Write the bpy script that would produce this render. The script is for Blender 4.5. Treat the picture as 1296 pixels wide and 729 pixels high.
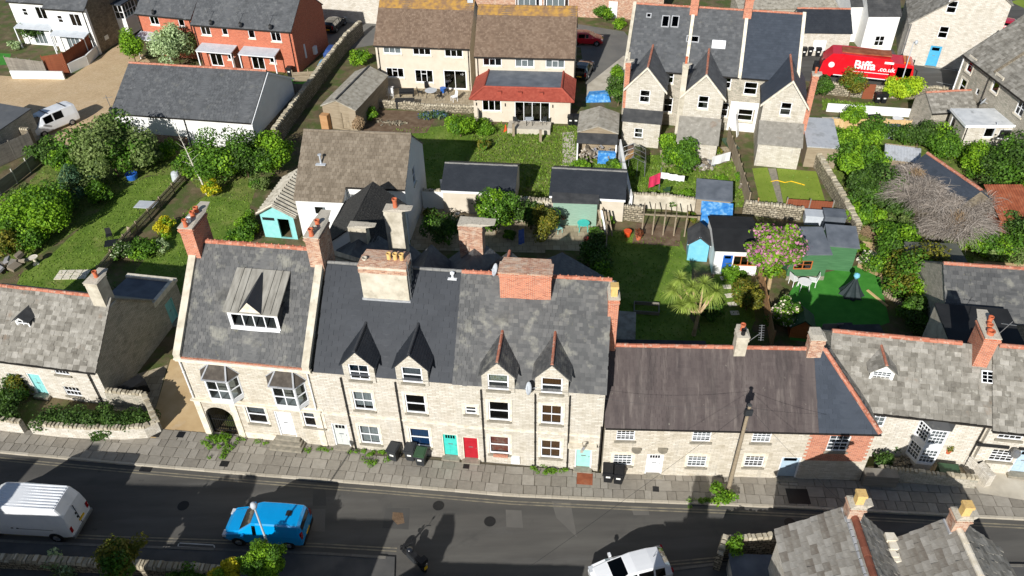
import bpy, bmesh, math, random
import numpy as np
from mathutils import Vector, Matrix

# ---------------------------------------------------------------- scene, camera, light
scene = bpy.context.scene
for ob in list(bpy.data.objects):
    bpy.data.objects.remove(ob, do_unlink=True)
COL = scene.collection
R_ = math.radians
random.seed(11)
rng = np.random.default_rng(11)

IMG_W, IMG_H, FPX = 1296.0, 729.0, 1000.0      # photograph size, focal length in its pixels
CAM_H, NADIR = 37.0, (675.0, 1600.0)
CXP, CYP = IMG_W / 2, IMG_H / 2
_dn = math.hypot(NADIR[0] - CXP, NADIR[1] - CYP)
PITCH = math.atan(FPX / _dn)
ROLL = math.atan((NADIR[0] - CXP) / (NADIR[1] - CYP))
_fw = Vector((0, math.cos(PITCH), -math.sin(PITCH)))
_d0 = Vector((0, -math.sin(PITCH), -math.cos(PITCH)))
_r0 = Vector((1, 0, 0))
CR = _r0 * math.cos(ROLL) + _d0 * math.sin(ROLL)
CD = _r0 * -math.sin(ROLL) + _d0 * math.cos(ROLL)
CAMP = Vector((0, 0, CAM_H))
cd = bpy.data.cameras.new('camera')
cam = bpy.data.objects.new('camera', cd)
COL.objects.link(cam)
cd.sensor_width = 36.0
cd.sensor_fit = 'HORIZONTAL'
cd.lens = 36.0 * FPX / IMG_W
cd.clip_end = 2000
mw = Matrix((CR, -CD, -_fw)).transposed().to_4x4()
mw.translation = CAMP
cam.matrix_world = mw
scene.camera = cam

SUN_AZ, SUN_EL = R_(21.0), R_(29.5)
world = bpy.data.worlds.new('World')
scene.world = world
world.use_nodes = True
wn = world.node_tree
wn.nodes.clear()
sky = wn.nodes.new('ShaderNodeTexSky')
sky.sky_type = 'NISHITA'
sky.sun_disc = False
sky.sun_elevation = SUN_EL
sky.sun_rotation = math.pi + SUN_AZ
sky.air_density = 1.0
sky.dust_density = 0.6
bg = wn.nodes.new('ShaderNodeBackground')
bg.inputs['Strength'].default_value = 0.066
wo = wn.nodes.new('ShaderNodeOutputWorld')
wn.links.new(sky.outputs[0], bg.inputs['Color'])
wn.links.new(bg.outputs[0], wo.inputs['Surface'])
sl = bpy.data.lights.new('sun', 'SUN')
sl.energy = 5.0
sl.angle = R_(0.53)
sl.color = (1.0, 0.97, 0.925)
sun = bpy.data.objects.new('sun', sl)
COL.objects.link(sun)
sun.rotation_mode = 'QUATERNION'
sun.rotation_quaternion = Vector((math.sin(SUN_AZ) * math.cos(SUN_EL), math.cos(SUN_AZ) * math.cos(SUN_EL), -math.sin(SUN_EL))).to_track_quat('-Z', 'Y')
sun.location = (-20, -40, 60)
vs = scene.view_settings
vs.view_transform = 'Standard'
vs.look = 'None'
vs.exposure = 0.16
vs.gamma = 1.0
vs.use_curve_mapping = False
scene.render.engine = 'CYCLES'
scene.cycles.max_bounces = 6
scene.cycles.transparent_max_bounces = 8

# ---------------------------------------------------------------- pixel <-> place
def ray(px, py):
    return _fw + CR * ((px - CXP) / FPX) + CD * ((py - CYP) / FPX)
def W(px, py, z=0.0):
    """the point at height z that the photograph shows at pixel px,py"""
    v = ray(px, py)
    t = (z - CAM_H) / v.z
    p = CAMP + v * t
    return Vector((p.x, p.y, z))
def on_plane(px, py, o, n):
    v = ray(px, py)
    t = (Vector(o) - CAMP).dot(n) / v.dot(n)
    return CAMP + v * t

# ---------------------------------------------------------------- materials
def srgb(c):
    def f(x):
        x = x / 255.0
        return x / 12.92 if x <= 0.04045 else ((x + 0.055) / 1.055) ** 2.4
    return (f(c[0]), f(c[1]), f(c[2]), 1.0)
MATS = {}
def nn(nt, typ, **kw):
    n = nt.nodes.new(typ)
    for k, v in kw.items():
        setattr(n, k, v)
    return n
def mixc(nt, fac, a, b, mode='MIX'):
    m = nn(nt, 'ShaderNodeMix', data_type='RGBA', blend_type=mode)
    m.clamp_factor = True
    if isinstance(fac, (int, float)): m.inputs[0].default_value = fac
    else: nt.links.new(fac, m.inputs[0])
    for i, x in ((6, a), (7, b)):
        if isinstance(x, tuple): m.inputs[i].default_value = x
        else: nt.links.new(x, m.inputs[i])
    return m.outputs[2]
def math_(nt, op, a, b=None, clamp=False):
    m = nn(nt, 'ShaderNodeMath', operation=op, use_clamp=clamp)
    for i, x in ((0, a), (1, b)):
        if x is None: continue
        if isinstance(x, (int, float)): m.inputs[i].default_value = x
        else: nt.links.new(x, m.inputs[i])
    return m.outputs[0]
def noise(nt, vec, scale, detail=5, rough=.55):
    n = nn(nt, 'ShaderNodeTexNoise')
    n.inputs['Scale'].default_value = scale
    n.inputs['Detail'].default_value = detail
    n.inputs['Roughness'].default_value = rough
    nt.links.new(vec, n.inputs['Vector'])
    return n.outputs['Fac']
def maprange(nt, v, a, b, c=0., d=1.):
    m = nn(nt, 'ShaderNodeMapRange')
    for i, x in enumerate((a, b, c, d)): m.inputs[i + 1].default_value = x
    nt.links.new(v, m.inputs[0])
    return m.outputs[0]
def surf(name, cols, rough=.85, scale=2.0, detail=6, coord='Object', island=0.0, bump=0.0, bscale=30.0,
         spots=(), metal=0.0, spec=.4, stretch=None, brick=None, trans=0.0, coat=0.0, objrand=0.0, bdist=.02):
    """one procedural surface: colour ramp over noise / per-piece randomness, spots, courses, fine relief"""
    m = bpy.data.materials.new(name)
    m.use_nodes = True
    nt = m.node_tree
    b = nt.nodes['Principled BSDF']
    tc = nn(nt, 'ShaderNodeTexCoord')
    vec = tc.outputs[coord]
    if stretch:
        mp = nn(nt, 'ShaderNodeMapping')
        mp.inputs['Scale'].default_value = stretch
        nt.links.new(vec, mp.inputs['Vector'])
        svec = mp.outputs[0]
    else:
        svec = vec
    n1 = maprange(nt, noise(nt, svec, scale, detail), .28, .72)
    fac = n1
    if island:
        g = nn(nt, 'ShaderNodeNewGeometry')
        fac = math_(nt, 'ADD', math_(nt, 'MULTIPLY', g.outputs['Random Per Island'], island), math_(nt, 'MULTIPLY', n1, 1 - island))
    if objrand:
        oi = nn(nt, 'ShaderNodeObjectInfo')
        fac = math_(nt, 'ADD', math_(nt, 'MULTIPLY', oi.outputs['Random'], objrand), math_(nt, 'MULTIPLY', fac, 1 - objrand))
    rp = nn(nt, 'ShaderNodeValToRGB')
    el = rp.color_ramp.elements
    cc = [srgb(c) for c in cols]
    if len(cc) == 1: cc = cc * 2
    el[0].position = 0; el[0].color = cc[0]
    el[1].position = 1; el[1].color = cc[-1]
    for i, c in enumerate(cc[1:-1]):
        e = el.new((i + 1) / (len(cc) - 1)); e.color = c
    nt.links.new(fac, rp.inputs[0])
    col = rp.outputs[0]
    hgt = None
    if brick:
        bt = nn(nt, 'ShaderNodeTexBrick')
        bt.offset = brick.get('off', .5)
        bt.inputs['Scale'].default_value = 1.0
        bt.inputs['Brick Width'].default_value = brick['w']
        bt.inputs['Row Height'].default_value = brick['h']
        bt.inputs['Mortar Size'].default_value = brick.get('m', .008)
        bt.inputs['Mortar Smooth'].default_value = .3
        bt.inputs['Bias'].default_value = 0
        bt.inputs['Color1'].default_value = (0, 0, 0, 1)
        bt.inputs['Color2'].default_value = (1, 1, 1, 1)
        bt.inputs['Mortar'].default_value = (.5, .5, .5, 1)
        wv = nn(nt, 'ShaderNodeTexCoord').outputs['UV']
        if brick.get('warp', 0):
            nv = nn(nt, 'ShaderNodeTexNoise'); nv.inputs['Scale'].default_value = brick.get('ws', 3.)
            nt.links.new(wv, nv.inputs['Vector'])
            vm = nn(nt, 'ShaderNodeVectorMath', operation='MULTIPLY_ADD')
            vm.inputs[1].default_value = (brick['warp'],) * 3
            nt.links.new(nv.outputs['Color'], vm.inputs[0]); nt.links.new(wv, vm.inputs[2])
            wv = vm.outputs[0]
        nt.links.new(wv, bt.inputs['Vector'])
        bw = nn(nt, 'ShaderNodeRGBToBW'); nt.links.new(bt.outputs['Color'], bw.inputs[0])
        f2 = math_(nt, 'ADD', math_(nt, 'MULTIPLY', bw.outputs[0], brick.get('var', .5)), math_(nt, 'MULTIPLY', fac, 1 - brick.get('var', .5)))
        nt.links.new(f2, rp.inputs[0])
        col = mixc(nt, bt.outputs['Fac'], rp.outputs[0], srgb(brick['mc']))
        hgt = math_(nt, 'SUBTRACT', 1.0, bt.outputs['Fac'])
    for sp in spots:                       # (colour, scale, lo, hi[, strength])
        s = maprange(nt, noise(nt, svec if len(sp) > 5 else vec, sp[1], 6, .6), sp[2], sp[3])
        if len(sp) > 4: s = math_(nt, 'MULTIPLY', s, sp[4])
        col = mixc(nt, s, col, srgb(sp[0]))
    nt.links.new(col, b.inputs['Base Color'])
    b.inputs['Roughness'].default_value = rough
    b.inputs['Metallic'].default_value = metal
    b.inputs['Specular IOR Level'].default_value = spec
    b.inputs['Coat Weight'].default_value = coat
    b.inputs['Coat Roughness'].default_value = .06
    if bump or hgt is not None:
        h = noise(nt, vec, bscale, 4, .6)
        if hgt is not None:
            h = math_(nt, 'ADD', math_(nt, 'MULTIPLY', hgt, 1.2), math_(nt, 'MULTIPLY', h, .8))
        bp = nn(nt, 'ShaderNodeBump')
        bp.inputs['Strength'].default_value = bump or .5
        bp.inputs['Distance'].default_value = bdist
        nt.links.new(h, bp.inputs['Height'])
        nt.links.new(bp.outputs[0], b.inputs['Normal'])
    if trans:
        tr = nn(nt, 'ShaderNodeBsdfTranslucent')
        nt.links.new(col, tr.inputs['Color'])
        mx = nn(nt, 'ShaderNodeMixShader'); mx.inputs[0].default_value = trans
        nt.links.new(b.outputs[0], mx.inputs[1]); nt.links.new(tr.outputs[0], mx.inputs[2])
        nt.links.new(mx.outputs[0], nt.nodes['Material Output'].inputs['Surface'])
    MATS[name] = m
    return m
def glass(name, tint, rough=.03, refl=1.5):
    m = bpy.data.materials.new(name)
    m.use_nodes = True
    nt = m.node_tree
    nt.nodes.clear()
    out = nn(nt, 'ShaderNodeOutputMaterial')
    tr = nn(nt, 'ShaderNodeBsdfTransparent'); tr.inputs[0].default_value = (*tint, 1)
    gl = nn(nt, 'ShaderNodeBsdfGlossy'); gl.inputs['Roughness'].default_value = rough
    fr = nn(nt, 'ShaderNodeFresnel'); fr.inputs[0].default_value = 1.5
    mx = nn(nt, 'ShaderNodeMixShader')
    nt.links.new(math_(nt, 'MULTIPLY', fr.outputs[0], refl, True), mx.inputs[0])
    nt.links.new(tr.outputs[0], mx.inputs[1]); nt.links.new(gl.outputs[0], mx.inputs[2])
    nt.links.new(mx.outputs[0], out.inputs['Surface'])
    MATS[name] = m
    return m
glass('glass', (.42, .46, .48))
glass('car_glass', (.03, .036, .042), .06, .4)
BW = dict(w=.36, h=.115, m=.009, mc=(176, 167, 150), warp=.09, ws=2.0, var=.5)
for nm_, t_ in (('stone_wall', (0, 0, 0)), ('stone_wall_b', (-4, -5, -6)), ('stone_wall_c', (-9, -9, -10)), ('stone_wall_d', (-6, -8, -12))):
    surf(nm_, [tuple(c + d for c, d in zip(q, t_)) for q in ((180, 172, 156), (205, 198, 184), (219, 213, 201), (233, 229, 220))], .9, 1.3, detail=9, stretch=(1.6, 1.6, .5), spots=[((136, 129, 115), 3.4, .63, .75, .5), ((204, 182, 150), 1.1, .6, .78, .3), ((150, 144, 132), 1.3, .56, .72, .5, 1), ((112, 106, 95), 2.2, .66, .74, .5, 1)], brick=BW, bump=.7, bscale=18)
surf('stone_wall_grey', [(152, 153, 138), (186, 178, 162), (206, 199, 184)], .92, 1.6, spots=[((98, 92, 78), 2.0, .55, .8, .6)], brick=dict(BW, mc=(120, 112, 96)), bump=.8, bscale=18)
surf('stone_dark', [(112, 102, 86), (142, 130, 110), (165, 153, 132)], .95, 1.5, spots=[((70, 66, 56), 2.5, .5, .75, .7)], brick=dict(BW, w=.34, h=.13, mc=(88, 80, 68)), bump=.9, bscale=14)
surf('rubble', [(125, 116, 98), (165, 154, 132), (196, 186, 164)], .95, 3.0, spots=[((78, 74, 62), 3.5, .5, .72, .7), ((110, 118, 74), 1.5, .6, .75, .4)], brick=dict(w=.36, h=.2, m=.03, mc=(92, 86, 72), warp=.25, ws=3., var=.6), bump=1.0, bscale=9, bdist=.05)
surf('dressed_stone', [(196, 186, 164), (222, 213, 194), (236, 229, 214)], .85, 3, spots=[((140, 130, 110), 3, .6, .8, .5)], bump=.3)
surf('sill_stone', [(120, 116, 104), (158, 150, 134)], .9, 4, bump=.4)
BRK = dict(w=.225, h=.075, m=.01, mc=(196, 178, 158), var=.75)
surf('brick', [(150, 78, 54), (184, 98, 68), (204, 122, 88), (192, 108, 82)], .9, 2, brick=BRK, bump=.5, spots=[((222, 206, 188), 2.2, .62, .8, .5), ((96, 62, 50), 3, .62, .78, .5)])
surf('brick_new', [(166, 82, 58), (188, 96, 68), (202, 112, 82)], .9, 1, brick=dict(BRK, mc=(186, 140, 116)), bump=.3)
surf('brick_weathered', [(138, 92, 74), (170, 116, 92), (196, 150, 122), (214, 190, 164)], .92, 3, brick=BRK, bump=.6, spots=[((206, 196, 178), 2.5, .5, .72, .7), ((80, 72, 62), 3, .62, .78, .6)])
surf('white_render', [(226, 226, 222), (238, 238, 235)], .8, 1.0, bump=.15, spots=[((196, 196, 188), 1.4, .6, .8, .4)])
surf('cream_render', [(198, 187, 168), (212, 202, 185)], .9, 1.2, bump=.3, bscale=60, spots=[((180, 166, 140), 1.2, .6, .8, .4)])
surf('grey_render', [(168, 160, 142), (196, 188, 170), (214, 207, 190)], .92, 1.5, bump=.4, spots=[((120, 112, 96), 2.2, .55, .78, .6)])
surf('slate', [(74, 76, 78), (84, 86, 88), (94, 96, 98), (112, 113, 113)], .55, 1.2, island=.55, bump=.25, bscale=22, spots=[((134, 132, 120), 1.3, .6, .78, .35), ((50, 50, 50), .6, .58, .75, .5)])
surf('slate_old', [(66, 66, 67), (80, 81, 81), (96, 96, 95), (122, 121, 116)], .62, .7, detail=9, island=.5, bump=.35, bscale=20, spots=[((150, 148, 136), 1.1, .55, .68, .6), ((132, 128, 92), 3.0, .66, .74, .5), ((48, 47, 44), .7, .58, .72, .55)])
surf('slate_purple', [(66, 58, 57), (78, 69, 67), (88, 79, 76), (100, 92, 88)], .7, 1.0, island=.25, bump=.2, stretch=(2.4, .3, .3), spots=[((136, 127, 119), 1.4, .55, .74, .5, 1), ((54, 48, 47), .8, .53, .68, .6, 1), ((150, 146, 132), 2.5, .68, .74, .6)])
surf('slate_blue', [(54, 61, 70), (60, 67, 77), (68, 75, 85)], .6, 1.0, island=.5, bump=.2, spots=[((140, 144, 146), .8, .66, .8, .4)])
surf('slate_black', [(42, 46, 52), (48, 52, 58), (56, 60, 66)], .55, .8, island=.35, bump=.05, spots=[((150, 150, 148), 3.2, .73, .8, .35)])
surf('stone_tile', [(92, 88, 80), (124, 120, 111), (146, 142, 133), (176, 172, 163)], .93, 2.5, island=.55, bump=.6, bscale=14, spots=[((92, 86, 76), 2.2, .6, .74, .55), ((204, 202, 190), 3.5, .6, .75, .5), ((128, 104, 84), .8, .64, .74, .6)])
surf('brown_tile', [(100, 90, 76), (122, 111, 96), (144, 133, 117)], .92, 1.6, island=.5, bump=.4, spots=[((176, 150, 80), .9, .66, .8, .35), ((84, 72, 58), 2.5, .6, .75, .4)])
surf('red_brown_tile', [(100, 82, 69), (118, 99, 83), (138, 119, 102)], .92, 1.6, island=.6, bump=.4, spots=[((190, 168, 142), 8, .64, .72, .8), ((96, 70, 54), 1.5, .6, .75, .4)])
surf('lichen_tile', [(124, 98, 76), (132, 104, 76), (168, 130, 66), (184, 142, 66)], .95, 1.8, detail=9, island=.2, bump=.4)
surf('red_tile', [(142, 62, 48), (158, 74, 58), (172, 88, 70)], .8, 2, island=.5, bump=.2)
surf('ridge_red', [(140, 80, 60), (172, 104, 80), (192, 128, 104), (170, 120, 100)], .9, 4, island=.75, bump=.3, spots=[((198, 186, 168), 5, .55, .7, .75), ((96, 74, 62), 4, .58, .72, .7)])
surf('ridge_dark', [(104, 58, 44), (126, 74, 56), (144, 92, 72)], .9, 4, objrand=.6, bump=.4, spots=[((176, 162, 146), 5, .64, .74, .5)])
surf('ridge_grey', [(92, 92, 92), (122, 121, 118), (150, 149, 145)], .85, 4, island=.5, bump=.3)
surf('lead', [(124, 121, 113), (150, 147, 138), (168, 165, 156)], .6, 1.5, stretch=(3, .6, .6), bump=.15, spots=[((88, 84, 74), 2, .55, .75, .5, 1)])
surf('lead_flash', [(150, 152, 155), (182, 184, 186)], .5, 5, bump=.1)
surf('felt', [(52, 53, 54), (66, 67, 68), (80, 80, 80)], .9, 1.3, bump=.3, spots=[((112, 110, 104), 1.2, .62, .8, .4)])
surf('felt_grey', [(84, 90, 98), (100, 106, 114), (116, 121, 128)], .8, 1.0, bump=.2)
surf('black_felt', [(27, 28, 29), (36, 37, 38), (44, 45, 46)], .75, .9, bump=.2, spots=[((84, 84, 82), 1.4, .66, .8, .35)])
surf('felt_green', [(74, 76, 66), (88, 90, 80), (98, 99, 90)], .85, 1.0, bump=.2)
surf('flat_roof_white', [(190, 194, 196), (212, 215, 216), (226, 228, 228)], .5, 1.2, spots=[((92, 92, 90), .9, .62, .72, .7), ((150, 152, 152), 2.2, .58, .75, .5)], bump=.1)
surf('asbestos', [(136, 130, 116), (166, 160, 146), (186, 181, 168)], .93, 2, spots=[((96, 92, 80), 2.2, .55, .72, .7)], bump=.4)
surf('tin', [(188, 192, 196), (206, 209, 212), (170, 172, 172)], .45, 1.4, metal=.35, spots=[((150, 120, 96), 1.1, .68, .78, .6)], bump=.1)
surf('rust', [(118, 62, 40), (146, 80, 52), (166, 104, 74)], .9, 1.6, spots=[((92, 54, 40), 2, .55, .75, .6), ((178, 132, 104), 1, .62, .76, .5)], bump=.3)
surf('white_paint', [(232, 233, 233), (242, 242, 242)], .4, 4)
surf('upvc', [(238, 240, 242)], .3)
surf('black_iron', [(24, 24, 25), (34, 34, 35)], .5, 8)
surf('dark_pipe', [(38, 36, 34), (50, 47, 44)], .55, 5)
surf('grey_metal', [(140, 142, 144), (160, 162, 163)], .4, 5, metal=.6)
surf('terracotta', [(176, 88, 56), (200, 108, 72), (186, 122, 90)], .85, 6, bump=.2, spots=[((90, 70, 58), 6, .62, .75, .5)])
surf('buff_pot', [(206, 166, 96), (222, 186, 120), (196, 160, 104)], .85, 5, bump=.2)
surf('mortar', [(170, 162, 146), (196, 188, 172), (150, 142, 126)], .95, 7, bump=.6)
surf('teal_paint', [(62, 190, 178), (78, 204, 192)], .4, 3)
surf('mint_paint', [(150, 206, 196), (166, 216, 206)], .45, 3)
surf('pale_teal', [(132, 200, 198), (150, 212, 210)], .5, 3, spots=[((180, 214, 208), 2, .6, .8, .4)])
surf('red_paint', [(168, 28, 42), (186, 36, 50)], .4, 3)
surf('blue_paint', [(36, 92, 176), (48, 106, 190)], .45, 3)
surf('sky_blue_paint', [(72, 164, 206), (88, 178, 216)], .5, 3)
surf('pale_blue_paint', [(168, 190, 206), (180, 202, 216)], .5, 3)
surf('grey_door', [(196, 200, 196), (208, 212, 208)], .45, 3)
surf('sage_wood', [(120, 150, 132), (138, 166, 148), (152, 178, 160)], .8, 2, stretch=(1, 1, 12), bump=.2)
surf('green_shed', [(58, 100, 64), (68, 112, 74), (80, 124, 84)], .8, 1.5, stretch=(.6, .6, 8), bump=.2)
surf('orange_wood', [(168, 96, 48), (190, 114, 62)], .6, 3, stretch=(1, 1, 6))
surf('old_wood', [(118, 104, 84), (148, 134, 112), (170, 156, 134)], .92, 1.6, stretch=(.6, .6, 6), island=.4, bump=.4)
surf('grey_wood', [(104, 98, 90), (130, 124, 114), (152, 146, 136)], .92, 1.6, stretch=(.6, .6, 6), island=.4, bump=.4)
surf('new_wood', [(190, 156, 104), (208, 176, 126), (220, 192, 146)], .85, 1.6, stretch=(.6, .6, 6), island=.5, bump=.2)
surf('tan_wood', [(158, 116, 76), (178, 136, 94), (192, 152, 110)], .85, 1.6, stretch=(.6, .6, 6), island=.4, bump=.2)
surf('brown_fence', [(122, 66, 42), (144, 82, 54)], .9, 1.6, stretch=(.6, .6, 6), island=.4, bump=.3)
surf('concrete_post', [(172, 170, 160), (196, 194, 184)], .9, 4, bump=.3)
surf('curtain_white', [(214, 214, 210), (232, 232, 230)], .9, 6, stretch=(9, 9, .2))
surf('curtain_blue', [(40, 92, 150), (60, 116, 176)], .9, 6, stretch=(9, 9, .2))
surf('curtain_red', [(196, 90, 72), (220, 150, 130), (230, 200, 180)], .9, 4)
surf('blind_brown', [(150, 104, 62), (172, 124, 80)], .9, 4, stretch=(.2, .2, 14))
surf('blind_grey', [(150, 152, 156), (176, 178, 180)], .9, 4)
surf('flower_print', [(210, 200, 120), (236, 236, 226), (150, 168, 110)], .9, 9)
surf('asphalt', [(72, 71, 68), (84, 82, 78), (96, 94, 89)], .88, .6, detail=10, stretch=(.22, 1.5, 1), bump=.35, bscale=90, bdist=.006, spots=[((104, 103, 100), .5, .55, .72, .5, 1), ((58, 57, 55), 1.1, .67, .7, .55), ((110, 106, 98), 3., .69, .72, .4), ((62, 62, 61), .5, .6, .72, .4), ((112, 110, 105), 26, .66, .74, .3)])
surf('asphalt_patch', [(94, 92, 88), (104, 101, 96)], .9, 1, bump=.4, bscale=80, bdist=.006)
surf('asphalt_patch_dark', [(70, 69, 67), (78, 77, 74)], .9, 1, bump=.4, bscale=80, bdist=.006)
surf('asphalt_lane', [(98, 97, 94), (112, 110, 105), (122, 119, 112)], .9, .4, bump=.35, bscale=80, bdist=.006)
surf('asphalt_walk', [(74, 74, 74), (88, 87, 85), (100, 98, 95)], .92, .8, bump=.5, bscale=60, bdist=.006)
surf('slab', [(122, 116, 106), (138, 132, 121), (150, 144, 133), (166, 160, 149)], .9, 2.5, objrand=.6, bump=.4, bscale=30, spots=[((88, 82, 70), 1.6, .58, .75, .5), ((178, 172, 158), 5, .66, .76, .35)])
surf('slab_bed', [(92, 84, 70), (104, 96, 80), (84, 84, 62)], .95, 1.2, bump=.5)
surf('kerb_dark', [(92, 89, 84), (110, 107, 100), (124, 120, 112)], .92, 3, objrand=.5, bump=.4)
surf('kerb_stone', [(156, 148, 132), (178, 170, 154), (192, 184, 168)], .9, 3, objrand=.5, bump=.4)
surf('faded_line', [(150, 142, 118), (128, 121, 104), (98, 95, 89)], .9, 2.2, detail=9)
surf('white_line', [(210, 210, 206), (180, 180, 176)], .85, 3)
surf('gravel', [(186, 156, 112), (204, 176, 132), (220, 196, 156)], .95, .5, detail=9, bump=.5, bscale=40, spots=[((166, 138, 104), .3, .58, .72, .4), ((222, 212, 192), .6, .66, .78, .4)])
surf('paviour', [(186, 160, 124), (204, 178, 140), (216, 194, 160)], .93, .5, detail=8, brick=dict(w=.2, h=.1, m=.008, mc=(150, 126, 96), var=.5), bump=.3, spots=[((222, 214, 198), .35, .62, .76, .5), ((160, 134, 106), .5, .6, .75, .4)])
surf('soil', [(84, 74, 52), (104, 92, 66), (122, 110, 82)], .97, .9, detail=9, bump=.8, bscale=12, bdist=.05, spots=[((74, 92, 36), .7, .44, .58, .85), ((150, 138, 114), 2.5, .62, .75, .5)])
surf('earth', [(92, 72, 54), (112, 92, 72), (130, 112, 92)], .97, 1.6, detail=9, bump=.9, bscale=10, bdist=.05)
surf('grass', [(76, 102, 26), (92, 119, 35), (107, 131, 46), (126, 145, 64)], .9, .45, detail=9, bump=.6, bscale=26, bdist=.04, spots=[((140, 142, 78), .5, .54, .7, .6), ((60, 84, 24), 1.6, .58, .72, .5), ((134, 116, 78), 1.1, .66, .74, .6)])
surf('grass_rough', [(74, 92, 34), (98, 116, 46), (120, 132, 62), (142, 140, 84)], .95, .6, detail=10, bump=.9, bscale=12, bdist=.06, spots=[((142, 122, 86), .55, .56, .7, .75), ((60, 80, 28), .9, .56, .7, .6)])
surf('grass_mown', [(112, 132, 40), (124, 144, 48), (136, 152, 58)], .9, .6, detail=9, bump=.4, bscale=40, bdist=.03, spots=[((140, 148, 78), .8, .6, .75, .4)])
surf('turf', [(52, 122, 36), (62, 134, 44), (72, 144, 52)], .9, 1.5, bump=.3, bscale=50)
surf('patio', [(150, 136, 112), (172, 158, 132), (188, 176, 152)], .92, 1.5, brick=dict(w=.6, h=.6, m=.015, mc=(112, 100, 82), var=.5), bump=.4, spots=[((112, 104, 88), 1.2, .56, .74, .5)])
surf('concrete', [(166, 158, 142), (190, 182, 166), (206, 199, 184)], .92, .8, detail=8, bump=.3, spots=[((128, 122, 108), .7, .58, .74, .5)])
surf('bark', [(84, 70, 52), (112, 96, 74), (136, 120, 96)], .95, 3, stretch=(1, 1, .3), bump=.8)
surf('bark_pale', [(160, 136, 100), (184, 158, 120), (200, 178, 144)], .9, 3, bump=.6)
surf('birch_bark', [(200, 192, 176), (226, 220, 206), (120, 108, 92)], .85, 4, stretch=(1, 1, 3), bump=.3)
def leafm(name, cols, trans=.25, isl=.6):
    cols = [(min(255, int(r * 1.05)), min(255, int(g * 1.1)), int(b * .95)) for r, g, b in cols]
    surf(name, cols, .55, 1.1, island=isl, trans=trans, spec=.3)
leafm('leaf_olive', [(64, 80, 44), (92, 106, 62), (120, 132, 86), (152, 158, 118)])
leafm('leaf_green', [(44, 70, 22), (66, 98, 32), (90, 124, 42), (116, 148, 58)])
leafm('leaf_bright', [(66, 94, 20), (98, 132, 30), (128, 160, 42), (156, 180, 66)])
leafm('leaf_dark', [(40, 58, 26), (58, 80, 36), (78, 102, 48), (104, 124, 66)])
leafm('leaf_lime', [(128, 150, 24), (156, 178, 36), (182, 196, 56), (150, 160, 40)])
leafm('leaf_yellow', [(150, 140, 24), (190, 174, 34), (206, 186, 50), (110, 118, 36)])
leafm('leaf_silver', [(116, 132, 100), (150, 164, 134), (180, 190, 164), (204, 210, 190)])
leafm('leaf_blue', [(52, 78, 62), (72, 98, 80), (92, 118, 96)])
leafm('leaf_autumn', [(64, 70, 26), (92, 94, 36), (126, 118, 46), (152, 130, 56)])
leafm('leaf_red', [(92, 44, 34), (116, 62, 44), (138, 86, 56)])
leafm('leaf_pink', [(160, 92, 146), (180, 112, 164), (204, 146, 188)], .15)
leafm('leaf_rose', [(206, 168, 188), (226, 200, 212), (236, 222, 228)], .15)
leafm('leaf_white', [(214, 214, 200), (232, 232, 222)], .15)
leafm('leaf_cord', [(96, 112, 48), (128, 142, 66), (156, 166, 92), (182, 184, 122)], .2)
leafm('leaf_weed', [(72, 104, 26), (96, 130, 36), (124, 154, 52)])
surf('twig', [(120, 110, 100), (150, 140, 130), (180, 172, 162)], .95, 3, island=.7)
surf('twig_brown', [(128, 104, 78), (154, 130, 100), (178, 156, 126)], .95, 3, island=.7)
surf('van_white', [(224, 227, 230), (234, 236, 238)], .3, 2, coat=.6, spots=[((190, 190, 186), 1.2, .6, .8, .4)])
surf('car_white', [(232, 234, 236)], .22, coat=1.0)
surf('car_blue', [(0, 146, 212), (0, 152, 220)], .25, coat=1.0)
surf('car_red', [(186, 16, 34), (200, 22, 40)], .25, coat=1.0)
surf('car_dark', [(28, 30, 34), (36, 38, 42)], .25, coat=1.0)
surf('car_navy', [(36, 62, 120), (44, 74, 136)], .3, coat=1.0)
surf('truck_red', [(206, 20, 34), (218, 28, 42)], .3, coat=.6)
surf('tyre', [(22, 22, 23), (32, 32, 33)], .85, 8)
surf('rim', [(150, 152, 156), (172, 174, 177)], .3, 4, metal=.8)
surf('black_plastic', [(26, 27, 29), (36, 37, 39)], .55, 4)
surf('bin_grey', [(44, 47, 50), (54, 57, 60)], .5, 3)
surf('bin_green', [(48, 76, 52), (60, 90, 64)], .5, 3)
surf('bin_black', [(24, 25, 28), (32, 33, 36)], .5, 3)
surf('red_lamp', [(150, 20, 22)], .25, coat=.6)
surf('amber', [(216, 120, 30)], .3, coat=.6)
surf('head_lamp', [(206, 210, 214)], .12, coat=1.0)
surf('plate_yellow', [(236, 190, 40)], .4)
surf('plate_white', [(236, 236, 230)], .4)
surf('blue_sheet', [(40, 110, 186), (66, 140, 206), (150, 196, 224)], .6, 3, bump=.6, bscale=6, bdist=.06)
surf('navy_cover', [(36, 64, 120), (48, 80, 140)], .7, 3, bump=.4)
surf('pale_blue_cover', [(96, 150, 190), (116, 168, 204)], .6, 3, bump=.3)
surf('parasol_black', [(30, 42, 44), (42, 54, 56)], .7, 3)
surf('light_blue', [(110, 186, 208), (130, 200, 220)], .6, 3)
surf('orange_plastic', [(222, 84, 40)], .5)
surf('pink_cloth', [(220, 52, 92), (236, 66, 106)], .85, 3)
surf('white_cloth', [(226, 226, 224), (238, 238, 236)], .85, 3)
surf('blue_cloth', [(70, 96, 170), (110, 130, 190)], .85, 3)
surf('junk', [(70, 66, 60), (140, 128, 110), (190, 182, 168), (90, 100, 120)], .8, 2, island=.9)
surf('plaster_grey', [(178, 184, 190), (196, 201, 206)], .6, 2)
surf('slate_dark_band', [(58, 60, 64), (70, 72, 76)], .6, 2)
MT = MATS

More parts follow.
